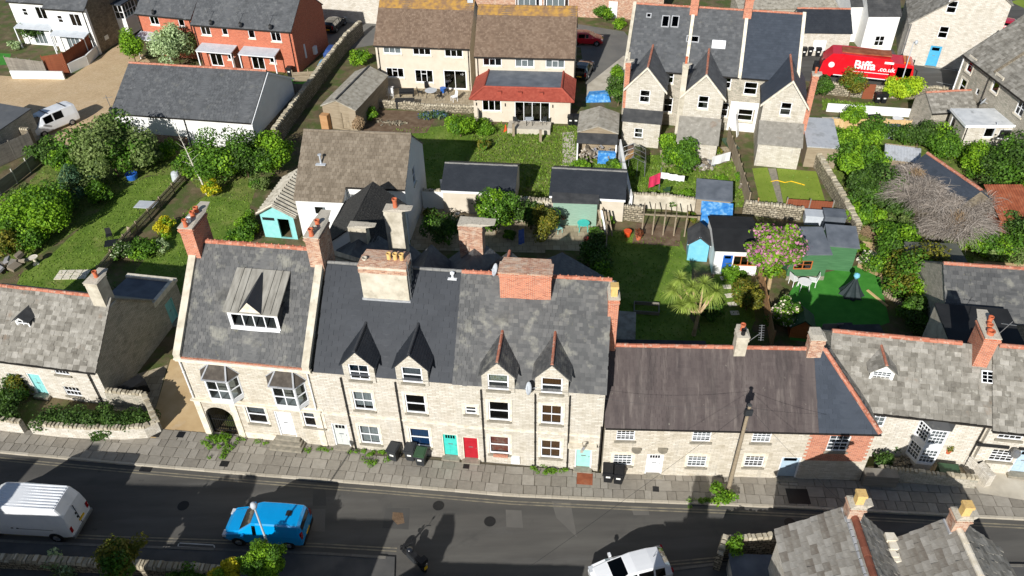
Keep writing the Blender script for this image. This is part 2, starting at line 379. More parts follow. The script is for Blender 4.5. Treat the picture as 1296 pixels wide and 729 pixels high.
# ---------------------------------------------------------------- mesh building
class MB:
    def __init__(s):
        s.v = []; s.f = []; s.m = []
    def poly(s, pts, mi=0):
        i = len(s.v); s.v.extend([tuple(p) for p in pts]); s.f.append(tuple(range(i, i + len(pts)))); s.m.append(mi); return s
    def box(s, x0, x1, y0, y1, z0, z1, mi=0, M=None):
        c = [(x, y, z) for z in (z0, z1) for y in (y0, y1) for x in (x0, x1)]
        if M is not None: c = [tuple(M @ Vector(p)) for p in c]
        i = len(s.v); s.v.extend(c)
        for f in ((0, 2, 3, 1), (4, 5, 7, 6), (0, 1, 5, 4), (2, 6, 7, 3), (0, 4, 6, 2), (1, 3, 7, 5)):
            s.f.append(tuple(i + k for k in f)); s.m.append(mi)
        return s
    def bar(s, a, b, w, h=None, mi=0):
        """square bar from a to b"""
        a = Vector(a); b = Vector(b); d = b - a; L = d.length
        if L < 1e-6: return s
        h = h or w
        q = d.to_track_quat('X', 'Z').to_matrix().to_4x4(); q.translation = a
        return s.box(0, L, -w / 2, w / 2, -h / 2, h / 2, mi, q)
    def cyl(s, a, b, r0, r1=None, n=10, mi=0, caps=True):
        a = Vector(a); b = Vector(b); r1 = r0 if r1 is None else r1
        q = (b - a).to_track_quat('Z', 'X').to_matrix()
        i = len(s.v)
        for p, r in ((a, r0), (b, r1)):
            for k in range(n):
                t = 2 * math.pi * k / n
                s.v.append(tuple(p + q @ Vector((r * math.cos(t), r * math.sin(t), 0))))
        for k in range(n):
            j = (k + 1) % n
            s.f.append((i + k, i + j, i + n + j, i + n + k)); s.m.append(mi)
        if caps:
            s.f.append(tuple(i + k for k in reversed(range(n)))); s.m.append(mi)
            s.f.append(tuple(i + n + k for k in range(n))); s.m.append(mi)
        return s
    def lathe(s, prof, n=12, c=(0, 0, 0), mi=0, cap=True):
        i = len(s.v)
        for r, z in prof:
            for k in range(n):
                t = 2 * math.pi * k / n
                s.v.append((c[0] + r * math.cos(t), c[1] + r * math.sin(t), c[2] + z))
        for a in range(len(prof) - 1):
            for k in range(n):
                j = (k + 1) % n
                s.f.append((i + a * n + k, i + a * n + j, i + (a + 1) * n + j, i + (a + 1) * n + k)); s.m.append(mi)
        if cap:
            s.f.append(tuple(i + k for k in reversed(range(n)))); s.m.append(mi)
            e = i + (len(prof) - 1) * n
            s.f.append(tuple(e + k for k in range(n))); s.m.append(mi)
        return s
    def prism(s, pts, vec, mi=0):
        """closed solid: polygon pts (3D, in order) swept along vec"""
        pts = [Vector(p) for p in pts]; vec = Vector(vec); n = len(pts)
        nrm = Vector((0, 0, 0))
        for k in range(n): nrm += pts[k].cross(pts[(k + 1) % n])
        if nrm.dot(vec) > 0: pts.reverse()
        i = len(s.v)
        s.v.extend([tuple(p) for p in pts]); s.v.extend([tuple(p + vec) for p in pts])
        s.f.append(tuple(range(i, i + n))); s.m.append(mi)
        s.f.append(tuple(reversed(range(i + n, i + 2 * n)))); s.m.append(mi)
        for k in range(n):
            j = (k + 1) % n
            s.f.append((i + k, i + n + k, i + n + j, i + j)); s.m.append(mi)
        return s
    def tube(s, pts, r, n=6, mi=0):
        for a, b in zip(pts, pts[1:]): s.cyl(a, b, r, r, n, mi)
        return s
    def mesh(s, name, mats, smooth=False):
        me = bpy.data.meshes.new(name)
        me.from_pydata(s.v, [], s.f)
        finish(me, mats, s.m, smooth)
        return me
    def build(s, name, mats, parent=None, smooth=False, kind=None, loc=None, rz=0):
        if isinstance(mats, str): mats = [mats]
        return link(name, s.mesh(name, mats, smooth), parent, kind, loc, rz)
def finish(me, mats, mi=None, smooth=False):
    if isinstance(mats, str): mats = [mats]
    for m in mats: me.materials.append(MT[m])
    n = len(me.polygons)
    if mi is not None and len(mats) > 1: me.polygons.foreach_set('material_index', np.array(mi, dtype=np.int32))
    me.polygons.foreach_set('use_smooth', np.full(n, bool(smooth)))
    # metre-scaled box UVs
    nl = len(me.loops)
    nrm = np.empty(n * 3, np.float32); me.polygons.foreach_get('normal', nrm); nrm = nrm.reshape(-1, 3)
    tot = np.empty(n, np.int32); me.polygons.foreach_get('loop_total', tot)
    vi = np.empty(nl, np.int32); me.loops.foreach_get('vertex_index', vi)
    co = np.empty(len(me.vertices) * 3, np.float32); me.vertices.foreach_get('co', co); co = co.reshape(-1, 3)
    fn = np.repeat(nrm, tot, axis=0); p = co[vi]
    h = np.hypot(fn[:, 0], fn[:, 1]); vert = np.abs(fn[:, 2]) < .9
    hh = np.maximum(h, 1e-6)
    tx, ty = -fn[:, 1] / hh, fn[:, 0] / hh
    u = np.where(vert, p[:, 0] * tx + p[:, 1] * ty, p[:, 0])
    sl_ = np.maximum(np.sqrt(np.maximum(1 - fn[:, 2] ** 2, 1e-6)), .05)
    v = np.where(vert, p[:, 2] / sl_, p[:, 1])
    uvl = me.uv_layers.new(name='UVMap')
    uvl.data.foreach_set('uv', np.stack([u, v], 1).astype(np.float32).ravel())
    me.update()
def fastmesh(name, V, Q, mats, smooth=False, mi=None):
    """V (n,3), Q (m,4)"""
    me = bpy.data.meshes.new(name)
    V = np.asarray(V, np.float32); Q = np.asarray(Q, np.int32)
    k = Q.shape[1]
    me.vertices.add(len(V)); me.vertices.foreach_set('co', V.ravel())
    me.loops.add(Q.size); me.loops.foreach_set('vertex_index', Q.ravel())
    me.polygons.add(len(Q)); me.polygons.foreach_set('loop_start', np.arange(0, Q.size, k, dtype=np.int32))
    me.update(calc_edges=True)
    finish(me, mats, mi, smooth)
    return me
def link(name, data, parent=None, kind=None, loc=None, rz=0):
    o = bpy.data.objects.new(name, data)
    COL.objects.link(o)
    if parent is not None: o.parent = parent
    if loc is not None: o.location = loc
    if rz: o.rotation_euler = (0, 0, rz)
    if kind: o['kind'] = kind
    return o
def tag(o, label, cat, group=None):
    o['label'] = label; o['category'] = cat
    if group: o['group'] = group
    return o
def thing(name, label, cat, loc=(0, 0, 0), rz=0.0, group=None):
    o = link(name, None, None, None, loc, rz)
    o.empty_display_size = .3
    return tag(o, label, cat, group)
def dup(o, loc=None, rz=None, label=None, group=None, parent=None, scale=None):
    c = o.copy(); COL.objects.link(c); c.parent = parent
    for ch in list(o.children): dup(ch, parent=c)
    if loc is not None: c.location = loc
    if rz is not None: c.rotation_euler = (0, 0, rz)
    if label: c['label'] = label
    if group: c['group'] = group
    if scale is not None: c.scale = (scale,) * 3 if isinstance(scale, (int, float)) else scale
    return c
def sheet(name, pxs, mat, z=.004, kind='structure', parent=None, world=False):
    pts = [Vector((p[0], p[1], z)) if world else W(p[0], p[1], z) for p in pxs]
    a = sum(pts[i].x * pts[(i + 1) % len(pts)].y - pts[(i + 1) % len(pts)].x * pts[i].y for i in range(len(pts)))
    if a < 0: pts.reverse()
    return MB().poly(pts).build(name, mat, parent, kind=kind)
# ---------------------------------------------------------------- building kit
def prof_at(prof, x):
    for (x0, z0), (x1, z1) in zip(prof, prof[1:]):
        if x0 - 1e-6 <= x <= x1 + 1e-6:
            return z0 if x1 - x0 < 1e-9 else z0 + (z1 - z0) * (x - x0) / (x1 - x0)
    return prof[-1][1]
def wall_mesh(mb, O, u, z0, prof, holes=(), rev=.16, mi=0, thick=0.0):
    """wall sheet with real openings and reveals; prof = [(x, top z)...]"""
    O = Vector((O[0], O[1], 0)); u = Vector((u[0], u[1], 0)); n = Vector((u.y, -u.x, 0))
    P = lambda x, z, d=0.: O + u * x + Vector((0, 0, z)) - n * d
    L0, L1 = prof[0][0], prof[-1][0]
    xs = sorted({round(x, 5) for x in [p[0] for p in prof] + [h[0] for h in holes] + [h[1] for h in holes] if L0 - 1e-6 <= x <= L1 + 1e-6})
    for xa, xb in zip(xs, xs[1:]):
        if xb - xa < 1e-5: continue
        xm = (xa + xb) / 2
        hs = sorted([h for h in holes if h[0] < xm < h[1]], key=lambda h: h[2])
        z = z0
        for h in hs:
            if h[2] > z + 1e-5: mb.poly([P(xa, z), P(xb, z), P(xb, h[2]), P(xa, h[2])], mi)
            z = h[3]
        ta, tb = prof_at(prof, xa + 1e-5), prof_at(prof, xb - 1e-5)
        if max(ta, tb) > z + 1e-4: mb.poly([P(xa, z), P(xb, z), P(xb, max(tb, z)), P(xa, max(ta, z))], mi)
    for (a, b, c, d) in [h[:4] for h in holes]:
        mb.poly([P(a, c), P(a, d), P(a, d, rev), P(a, c, rev)], mi)
        mb.poly([P(b, d), P(b, c), P(b, c, rev), P(b, d, rev)], mi)
        mb.poly([P(a, d), P(b, d), P(b, d, rev), P(a, d, rev)], mi)
        mb.poly([P(b, c), P(a, c), P(a, c, rev), P(b, c, rev)], mi)
    return mb
_wc = {}
def window(parent, O, u, x, z, w, h, nx=1, ny=2, bx=1, by=1, frame='upvc', sill='sill_stone', surround=None,
           curtain=None, extra=(), name='window', fw=.07, dep=.09, cov=1.0, split=None, rowh=None, mx=.06):
    """window = frame mesh, with its panes, sill, surround and curtain as sub-parts"""
    O = Vector((O[0], O[1], 0)); u = Vector((u[0], u[1], 0))
    rz = math.atan2(u.y, u.x)
    key = (round(w, 3), round(h, 3), nx, ny, bx, by, frame, sill, surround, curtain, tuple(extra), fw, dep, cov, rowh, mx)
    loc = tuple(O + u * x + Vector((0, 0, z)))
    if key in _wc:
        return dup(_wc[key], loc, rz, parent=parent)
    m = MB(); y0, y1 = dep - .05, dep + .02
    m.box(-w / 2, -w / 2 + fw, y0, y1, 0, h); m.box(w / 2 - fw, w / 2, y0, y1, 0, h)
    m.box(-w / 2 + fw, w / 2 - fw, y0, y1, 0, fw); m.box(-w / 2 + fw, w / 2 - fw, y0, y1, h - fw, h)
    ix0, ix1, iz0, iz1 = -w / 2 + fw, w / 2 - fw, fw, h - fw
    cw = (ix1 - ix0) / nx
    rows = rowh or [1. / ny] * ny
    zc = [iz0]
    for r in rows: zc.append(zc[-1] + (iz1 - iz0) * r)
    for i in range(1, nx): m.box(ix0 + cw * i - mx / 2, ix0 + cw * i + mx / 2, y0 + .006, y1 - .006, iz0, iz1)
    for j in range(1, ny): m.box(ix0, ix1, y0 + .012, y1 - .012, zc[j] - .03, zc[j] + .03)
    for i in range(nx):
        for k in range(1, bx):
            xx = ix0 + cw * i + cw * k / bx; m.box(xx - .014, xx + .014, y0 + .02, y1 - .02, iz0, iz1)
    for j in range(ny):
        for k in range(1, by):
            zz = zc[j] + (zc[j + 1] - zc[j]) * k / by; m.box(ix0, ix1, y0 + .024, y1 - .024, zz - .014, zz + .014)
    for (a, b, c, d) in extra:
        m.bar((ix0 + (ix1 - ix0) * a, dep - .02, iz0 + (iz1 - iz0) * b), (ix0 + (ix1 - ix0) * c, dep - .02, iz0 + (iz1 - iz0) * d), .045)
    o = m.build(name, frame, parent, loc=loc, rz=rz)
    if nx * ny <= 6:
        for i in range(nx):
            for j in range(ny):
                MB().poly([(ix0 + cw * i, dep, zc[j]), (ix0 + cw * (i + 1), dep, zc[j]), (ix0 + cw * (i + 1), dep, zc[j + 1]), (ix0 + cw * i, dep, zc[j + 1])]).build('pane', 'glass', o)
    else:
        MB().poly([(ix0, dep, iz0), (ix1, dep, iz0), (ix1, dep, iz1), (ix0, dep, iz1)]).build('pane', 'glass', o)
    if sill:
        MB().box(-w / 2 - .1, w / 2 + .1, -.09, .03, -.13, .002).build('sill', sill, o)
    if surround:
        s = MB(); sw = .15
        s.box(-w / 2 - sw, -w / 2 - .002, -.03, .05, .004, h); s.box(w / 2 + .002, w / 2 + sw, -.03, .05, .004, h)
        s.box(-w / 2 - sw, w / 2 + sw, -.032, .05, h + .002, h + .2)
        s.build('surround', surround, o)
    if curtain:
        c = MB(); zt = h - .03; zb = h * (1 - cov) + .03; k = 14
        xx = [-w / 2 + .04 + (w - .08) * i / k for i in range(k + 1)]
        for i in range(k):
            ya = dep + .09 + (.025 if i % 2 else 0); yb = dep + .09 + (0 if i % 2 else .025)
            c.poly([(xx[i], ya, zb), (xx[i + 1], yb, zb), (xx[i + 1], yb, zt), (xx[i], ya, zt)])
        c.build('curtain', curtain, o)
    _wc[key] = o
    return o
def door(parent, O, u, x, z, w, h, mat, glaze=0, frame='upvc', step=True, panels=2, canopy=None, fw=.07, dep=.12, knob='grey_metal', slot=True):
    O = Vector((O[0], O[1], 0)); u = Vector((u[0], u[1], 0)); rz = math.atan2(u.y, u.x)
    o = MB()
    y0 = dep
    o.box(-w / 2 + fw, w / 2 - fw, y0, y0 + .05, 0.02, h - fw)
    pw = (w - 2 * fw - .3) / 2
    ph = (h - .5) * (.62 if glaze else .95)
    for sx in (-1, 1):
        for j in range(panels):
            za = .16 + j * ph / panels
            o.box(sx * (pw / 2 + .05) - pw / 2, sx * (pw / 2 + .05) + pw / 2, y0 - .018, y0 + .001, za, za + ph / panels - .1)
    d = o.build('door', mat, parent, loc=tuple(O + u * x + Vector((0, 0, z))), rz=rz)
    f = MB()
    f.box(-w / 2, -w / 2 + fw, .03, .16, 0, h); f.box(w / 2 - fw, w / 2, .03, .16, 0, h); f.box(-w / 2 + fw, w / 2 - fw, .03, .16, h - fw, h)
    f.build('door_frame', frame, d)
    k = MB(); k.cyl((w / 2 - fw - .09, y0 - .05, h * .48), (w / 2 - fw - .09, y0, h * .48), .03, .025, 8)
    k.build('handle', knob, d)
    if slot: MB().box(-.13, .13, y0 - .03, y0, h * .5, h * .5 + .05).build('letterbox', knob, d)
    if glaze:
        gw = (w - 2 * fw - .22) / glaze
        for i in range(glaze):
            xa = -(w - 2 * fw - .22) / 2 + gw * i
            MB().box(xa + .02, xa + gw - .02, y0 - .012, y0 + .002, h * .76, h - fw - .14).build('pane', 'car_glass', d)
    if step: MB().box(-w / 2 - .06, w / 2 + .06, -.3, .12, -z + .002, 0.012).build('step', 'sill_stone', d)
    return d
def clip_in(poly, U, Vv):
    """vectorised point in polygon"""
    ins = np.zeros(U.shape, bool); n = len(poly)
    for i in range(n):
        (x0, y0), (x1, y1) = poly[i], poly[(i + 1) % n]
        if abs(y1 - y0) < 1e-9: continue
        c = ((y0 > Vv) != (y1 > Vv)) & (U < (x1 - x0) * (Vv - y0) / (y1 - y0) + x0)
        ins ^= c
    return ins
def tile_field(P0, U, V, tw, ex, th, clip=None, jit=.12, skip=(), dimin=0.0, wob=.0):
    th *= 1.5 if th < .02 else 1.35
    """overlapping slates on the slope P0 + u*U + v*V; every slate a thin solid of its own"""
    P0 = np.array(P0); U = np.array(U); V = np.array(V)
    Lu, Lv = np.linalg.norm(U), np.linalg.norm(V); uu, vv = U / Lu, V / Lv
    nn_ = np.cross(uu, vv); nn_ /= np.linalg.norm(nn_)
    rows = []; v = -.04; r = 0
    while v < Lv - .02:
        e = ex * (1 - dimin * v / Lv); v1 = min(v + e, Lv)
        u = -(r % 2) * tw * .5 - rng.uniform(0, .04)
        while u < Lu:
            w_ = tw * (1 + rng.uniform(-jit, jit)); a, b = max(u, -.03), min(u + w_, Lu + .03)
            if b - a > .05: rows.append((a, b, v, v1))
            u += w_
        v = v1; r += 1
    A = np.array(rows)
    if clip is not None: A = A[clip_in(clip, (A[:, 0] + A[:, 1]) / 2, (A[:, 2] + A[:, 3]) / 2)]
    for s in skip: A = A[~clip_in(s, (A[:, 0] + A[:, 1]) / 2, (A[:, 2] + A[:, 3]) / 2)]
    if not len(A): return None
    n = len(A); g = .006 if th > .015 else .004
    slip = (rng.random(n) < .012) * rng.uniform(.03, .09, n)
    a, b, v0, v1 = A[:, 0] + g, A[:, 1] - g, A[:, 2] + rng.uniform(-.3, .3, n) * jit * ex * .5 - slip, A[:, 3] + .02
    fl = 1. if wob else .35
    lift = th * (1 + rng.uniform(-.35, .45, n) * fl); sk = rng.uniform(-1, 1, n) * th * .25 * fl
    wj = rng.uniform(-1, 1, n) * wob
    def pt(u, v, d): return P0 + np.outer(u, uu) + np.outer(v, vv) + np.outer(d, nn_)
    z = np.full(n, .004)
    vs_ = [pt(a, v0 + wj, lift + sk + .004), pt(b, v0 - wj, lift - sk + .004), pt(b, v1, z + th * .3), pt(a, v1, z + th * .3),
           pt(a, v0 + wj, z - .006), pt(b, v0 - wj, z - .006), pt(b, v1, z - .006), pt(a, v1, z - .006)]
    Vt = np.stack(vs_, 1).reshape(-1, 3)
    q = (Vt - P0) @ uu; Vt = Vt + np.outer(.012 * np.sin(q * 1.1 + Lu) + .01 * np.sin(q * 2.7), nn_) * (Lv > 3)
    base = (np.arange(n) * 8)[:, None]
    F = np.concatenate([base + np.array(q) for q in ((0, 1, 2, 3), (4, 5, 1, 0), (5, 6, 2, 1), (7, 4, 0, 3))], 0)
    return Vt, F
def slope(parent, P0, U, V, mat, tw=.28, ex=.2, th=.014, clip=None, tiles=True, name='roof', tname='slates', deck=None, skip=(), jit=.12, dimin=0., thick=.09, wob=0.):
    P0, U, V = Vector(P0), Vector(U), Vector(V)
    uu, vv = U.normalized(), V.normalized(); n = uu.cross(vv).normalized()
    cp = clip or [(0, 0), (U.length, 0), (U.length, V.length), (0, V.length)]
    m = MB().prism([P0 + uu * a + vv * b for a, b in cp], -n * thick)
    o = m.build(name, deck or mat, parent)
    if tiles:
        r = tile_field(P0, U, V, tw, ex, th, clip, jit, skip, dimin, wob)
        if r is not None:
            link(tname, fastmesh(tname, r[0], r[1], mat), o, 'stuff')
    return o
def ridge_run(parent, a, b, mat, r=.13, L=.42, up=None, single=False, name='ridge_tiles', crest=False):
    a, b = Vector(a), Vector(b); d = (b - a); n = max(1, int(round(d.length / L))); d1 = d / n
    x = d.normalized(); z = Vector((0, 0, 1)); z = (z - x * z.dot(x)).normalized(); y = z.cross(x)
    m = MB(); prev = None; K = 6
    for i in range(n):
        if single: m = MB()
        p = a + d1 * (i + .01); q = a + d1 * (i + .99); rr = r * random.uniform(.96, 1.04); dz = random.uniform(-.008, .008)
        ring = []
        for P, s in ((p, 1.0), (q, 1.06)):
            ring.append([P + y * (rr * s * math.cos(t)) + z * (rr * s * math.sin(t) + dz) for t in [math.pi * (k / K * 1.16 - .08) for k in range(K + 1)]])
        for k in range(K): m.poly([ring[0][k], ring[1][k], ring[1][k + 1], ring[0][k + 1]])
        m.poly(ring[0]); m.poly(list(reversed(ring[1])))
        if crest: m.box(-.03, .03, -.02, .02, 0, .07, 0, Matrix.Translation((p + q) / 2 + z * rr))
        if single: m.build('ridge_tile', mat, parent)
    if not single: return m.build(name, mat, parent)
def chimney(parent, x, y, z0, z1, sx, sy, mat, pots=(), cap='mortar', flash=True, corbel=2, capmat=None, rz=0.0, band=.3):
    """stack with projecting courses, mortar bed and pots; x,y = centre"""
    m = MB(); hx, hy = sx / 2, sy / 2
    zb = z1 - band
    m.box(-hx, hx, -hy, hy, z0, zb)
    for k in range(corbel):
        e = .035 * (k + 1); h = band / (corbel + 1)
        m.box(-hx - e, hx + e, -hy - e, hy + e, zb + h * k, zb + h * (k + 1) - .0015)
    m.box(-hx - .02, hx + .02, -hy - .02, hy + .02, zb + band * corbel / (corbel + 1), z1)
    c = m.build('chimney', [mat], parent, loc=(x, y, 0), rz=rz)
    f = MB()
    f.box(-hx - .05, hx + .05, -hy - .05, hy + .05, z1, z1 + .05)
    f.prism([(-hx - .02, -hy - .02, z1 + .05), (hx + .02, -hy - .02, z1 + .05), (hx - .1, 0, z1 + .12), (-hx + .1, 0, z1 + .12)], (0, hy * 2 + .04, 0))
    f.build('chimney_cap', capmat or cap, c)
    for p in pots:
        dx, dy, h, pm, r = p[:5]
        q = MB()
        if len(p) > 5:      # square pot
            q.box(dx - r, dx + r, dy - r, dy + r, z1 + .06, z1 + h * .8); q.box(dx - r * 1.25, dx + r * 1.25, dy - r * 1.25, dy + r * 1.25, z1 + h * .8, z1 + h)
        else:
            q.lathe([(r * 1.1, .06), (r * .95, h * .15), (r * .85, h * .8), (r * 1.1, h * .84), (r * 1.1, h), (r * .8, h), (r * .75, h * .5)], 12, (dx, dy, z1))
        q.build('chimney_pot', pm, c, smooth=False)
    if flash:
        g = MB(); g.box(-hx - .06, hx + .06, -hy - .07, hy + .02, z0 + flash - .03, z0 + flash + .09)
        g.build('flashing', 'lead_flash', c)
    return c
class Hs:
    """a house: an Empty at its front left base corner, x along the front, y to the back"""
    def __init__(s, name, label, o, ang, w, d, cat='house', z0=0.0, group=None):
        s.o = Vector((o[0], o[1], 0)); s.ang = ang; s.w = w; s.d = d; s.z0 = z0
        s.root = thing(name, label, cat, (o[0], o[1], 0), ang, group)
        s.holes = dict(f=[], b=[], l=[], r=[])
        s.fr = dict(f=((0, 0), (1, 0), w), r=((w, 0), (0, 1), d), b=((w, d), (-1, 0), w), l=((0, d), (0, -1), d))
        s.M = Matrix.Translation(s.o) @ Matrix.Rotation(ang, 4, 'Z')
    def frame(s, side, off=0.0):
        O, u, L = s.fr[side]
        n = (u[1], -u[0])
        return (O[0] + n[0] * off, O[1] + n[1] * off), u
    def px(s, side, px, py, off=0.0):
        O, u = s.frame(side, off)
        Ow = s.M @ Vector((O[0], O[1], 0)); uw = s.M.to_3x3() @ Vector((u[0], u[1], 0)); n = Vector((uw.y, -uw.x, 0))
        p = on_plane(px, py, Ow, n)
        return (p - Ow).dot(uw), p.z
    def loc(s, px, py, z):
        """local x,y of the point the photo shows at px,py when its height is z"""
        return s.M.inverted() @ W(px, py, z)
    def win(s, side, x, z, w, h, **k):
        O, u = s.frame(side); s.holes[side].append((x - w / 2, x + w / 2, z, z + h))
        return window(s.root, O, u, x, z, w, h, **k)
    def winpx(s, side, px, py, w, h, **k):
        x, z = s.px(side, px, py); return s.win(side, x, z - h / 2, w, h, **k)
    def door(s, side, x, z, w, h, mat, **k):
        O, u = s.frame(side); s.holes[side].append((x - w / 2, x + w / 2, z, z + h))
        return door(s.root, O, u, x, z, w, h, mat, **k)
    def doorpx(s, side, px, py, w, h, mat, z=None, **k):
        x, zz = s.px(side, px, py); return s.door(side, x, max(zz, .05) if z is None else z, w, h, mat, **k)
    def wall(s, side, mat, prof, rev=.16, name='wall', z0=None):
        O, u, L = s.fr[side]
        return wall_mesh(MB(), O, u, s.z0 if z0 is None else z0, prof, s.holes[side], rev).build(name, mat, s.root)
    def gable(s, mats, ef, eb, ry, rz, sides='frbl', fz0=None):
        if isinstance(mats, str): mats = dict(f=mats, b=mats, l=mats, r=mats)
        s.ef, s.eb, s.ry, s.rz = ef, eb, ry, rz
        w, d = s.w, s.d
        if 'f' in sides: s.wall('f', mats['f'], [(0, ef), (w, ef)])
        if 'b' in sides: s.wall('b', mats['b'], [(0, eb), (w, eb)])
        if 'r' in sides: s.wall('r', mats['r'], [(0, ef), (ry, rz), (d, eb)])
        if 'l' in sides: s.wall('l', mats['l'], [(0, eb), (d - ry, rz), (d, ef)])
    def roof(s, mat, tw=.28, ex=.2, th=.014, ov=.18, vl=.06, vr=.06, ridge='ridge_red', rr=.13, crest=False, back_tiles=False, front_tiles=True, deck=None, skip=(), gut=True, clipf=None, jit=.12, dimin=0., wob=0., ridge_l=None, ridge_r=None, tname='slates', rl=.42, single=False):
        ef, eb, ry, rz, w, d = s.ef, s.eb, s.ry, s.rz, s.w, s.d
        tf = (rz - ef) / ry; tb = (rz - eb) / (d - ry)
        lift = .10
        a = Vector((-vl, -ov, ef - ov * tf + lift)); s.fp0 = a
        U = Vector((w + vl + vr, 0, 0)); V = Vector((0, ry + ov, (ry + ov) * tf))
        s.front = slope(s.root, a, U, V, mat, tw, ex, th, tiles=front_tiles, deck=deck, skip=skip, jit=jit, dimin=dimin, clip=clipf, wob=wob, tname=tname)
        a2 = Vector((w + vr, d + ov, eb - ov * tb + lift)); V2 = Vector((0, -(d - ry + ov), (d - ry + ov) * tb))
        s.back = slope(s.root, a2, -U, V2, mat, tw, ex, th, tiles=back_tiles, deck=deck, jit=jit, tname=tname)
        if ridge:
            x0 = -vl if ridge_l is None else ridge_l; x1 = w + vr if ridge_r is None else ridge_r
            ridge_run(s.root, (x0, ry, rz + lift + .01), (x1, ry, rz + lift + .01), ridge, rr, rl, crest=crest, single=single)
        if gut:
            g = MB(); zz = ef - ov * tf + .02
            g.box(-vl, w + vr, -ov - .11, -ov + .005, zz - .06, zz + .03)
            g.build('gutter', gut if isinstance(gut, str) else 'dark_pipe', s.root)
    def zf(s, y):
        return s.ef + (s.rz - s.ef) * y / s.ry
    def pipe(s, side, x, z0, z1, mat='dark_pipe', r=.045, off=.09):
        O, u = s.frame(side, off)
        p = Vector((O[0] + u[0] * x, O[1] + u[1] * x, 0))
        m = MB(); m.cyl(p + Vector((0, 0, z0)), p + Vector((0, 0, z1)), r, r, 8)
        z = z0 + .5
        while z < z1: m.cyl(p + Vector((0, 0, z)), p + Vector((0, 0, z + .07)), r * 1.4, r * 1.4, 8); z += 1.6
        return m.build('downpipe', mat, s.root)
    def chim(s, x, y, z0, z1, sx, sy, mat, **k):
        return chimney(s.root, x, y, z0, z1, sx, sy, mat, **k)
    def dormer(s, x, wd, zb, ze, za, wallmat, mat, win, ridge='ridge_red', ov=.14, y0=0.0, tw=.22, ex=.16, cheek=None, eov=.12, tiles=True):
        """gabled dormer whose front stands at y0 over the eaves"""
        t = (s.rz - s.ef) / s.ry
        yb = lambda z: (z - .1 - s.ef) / t + .06
        h = wd / 2
        m = MB()
        fh = []
        if win: fh = [(h - win['w'] / 2, h + win['w'] / 2, win['z'], win['z'] + win['h'])]
        wall_mesh(m, (x - h, y0), (1, 0), zb, [(0, ze), (h, za), (wd, ze)], fh, .12)
        d = m.build('dormer', wallmat, s.root)
        for sx in (-1, 1):
            q = [(x + sx * h, y0, max(zb, s.zf(y0) - .05)), (x + sx * h, yb(ze), ze), (x + sx * h, y0, ze)]
            c = MB(); c.poly(q if sx > 0 else q[::-1]); c.build('dormer_cheek', cheek or wallmat, d)
        lift = .07; ta = (za - ze) / h
        for sx in (-1, 1):
            xe = x + sx * (h + eov); zee = ze - eov * ta + lift
            P0 = Vector((xe, y0 - ov, zee)) if sx < 0 else Vector((xe, yb(ze), zee))
            ye0, ye1, yr0, yr1 = y0 - ov, yb(zee), y0 - ov, yb(za + lift)
            V = Vector((-sx * (h + eov), 0, (h + eov) * ta))
            if sx < 0:
                P0 = Vector((xe, ye1, zee)); U = Vector((0, -(yr1 - ye0), 0)); P0.y = yr1
                clip = [(yr1 - ye1, 0), (yr1 - ye0, 0), (yr1 - yr0, V.length), (0, V.length)]
            else:
                P0 = Vector((xe, ye0, zee)); U = Vector((0, yr1 - ye0, 0))
                clip = [(0, 0), (ye1 - ye0, 0), (yr1 - ye0, V.length), (0, V.length)]
            slope(s.root, P0, U, V, mat, tw, ex, .012, clip=clip, name='dormer_roof', thick=.05, tiles=tiles)
        if ridge: ridge_run(d, (x, y0 - ov, za + lift), (x, yb(za + lift), za + lift), ridge, .075, .4)
        if win:
            k = {a: b for a, b in win.items() if a not in ('w', 'h', 'z')}
            window(s.root, (x - h, y0), (1, 0), h, win['z'], win['w'], win['h'], **k)
        return d
def flat_box(name, label, cat, o, ang, w, d, h, wallmat, roofmat, over=.06, slopez=0.0, kerb=True, parent=None, rise=0.0):
    """small flat or lean-to building; rise = extra height at the back"""
    r = thing(name, label, cat, (o[0], o[1], 0), ang) if parent is None else parent
    m = MB()
    wall_mesh(m, (0, 0), (1, 0), 0, [(0, h), (w, h)]); wall_mesh(m, (w, 0), (0, 1), 0, [(0, h), (d, h + rise)])
    wall_mesh(m, (w, d), (-1, 0), 0, [(0, h + rise), (w, h + rise)]); wall_mesh(m, (0, d), (0, -1), 0, [(0, h + rise), (d, h)])
    m.build('wall', wallmat, r)
    k = MB(); sl = rise / d
    k.prism([(-over, -over, h - over * sl + .01), (w + over, -over, h - over * sl + .01), (w + over, d + over, h + rise + over * sl + .01), (-over, d + over, h + rise + over * sl + .01)], (0, 0, .09))
    k.build('roof', roofmat, r)
    return r
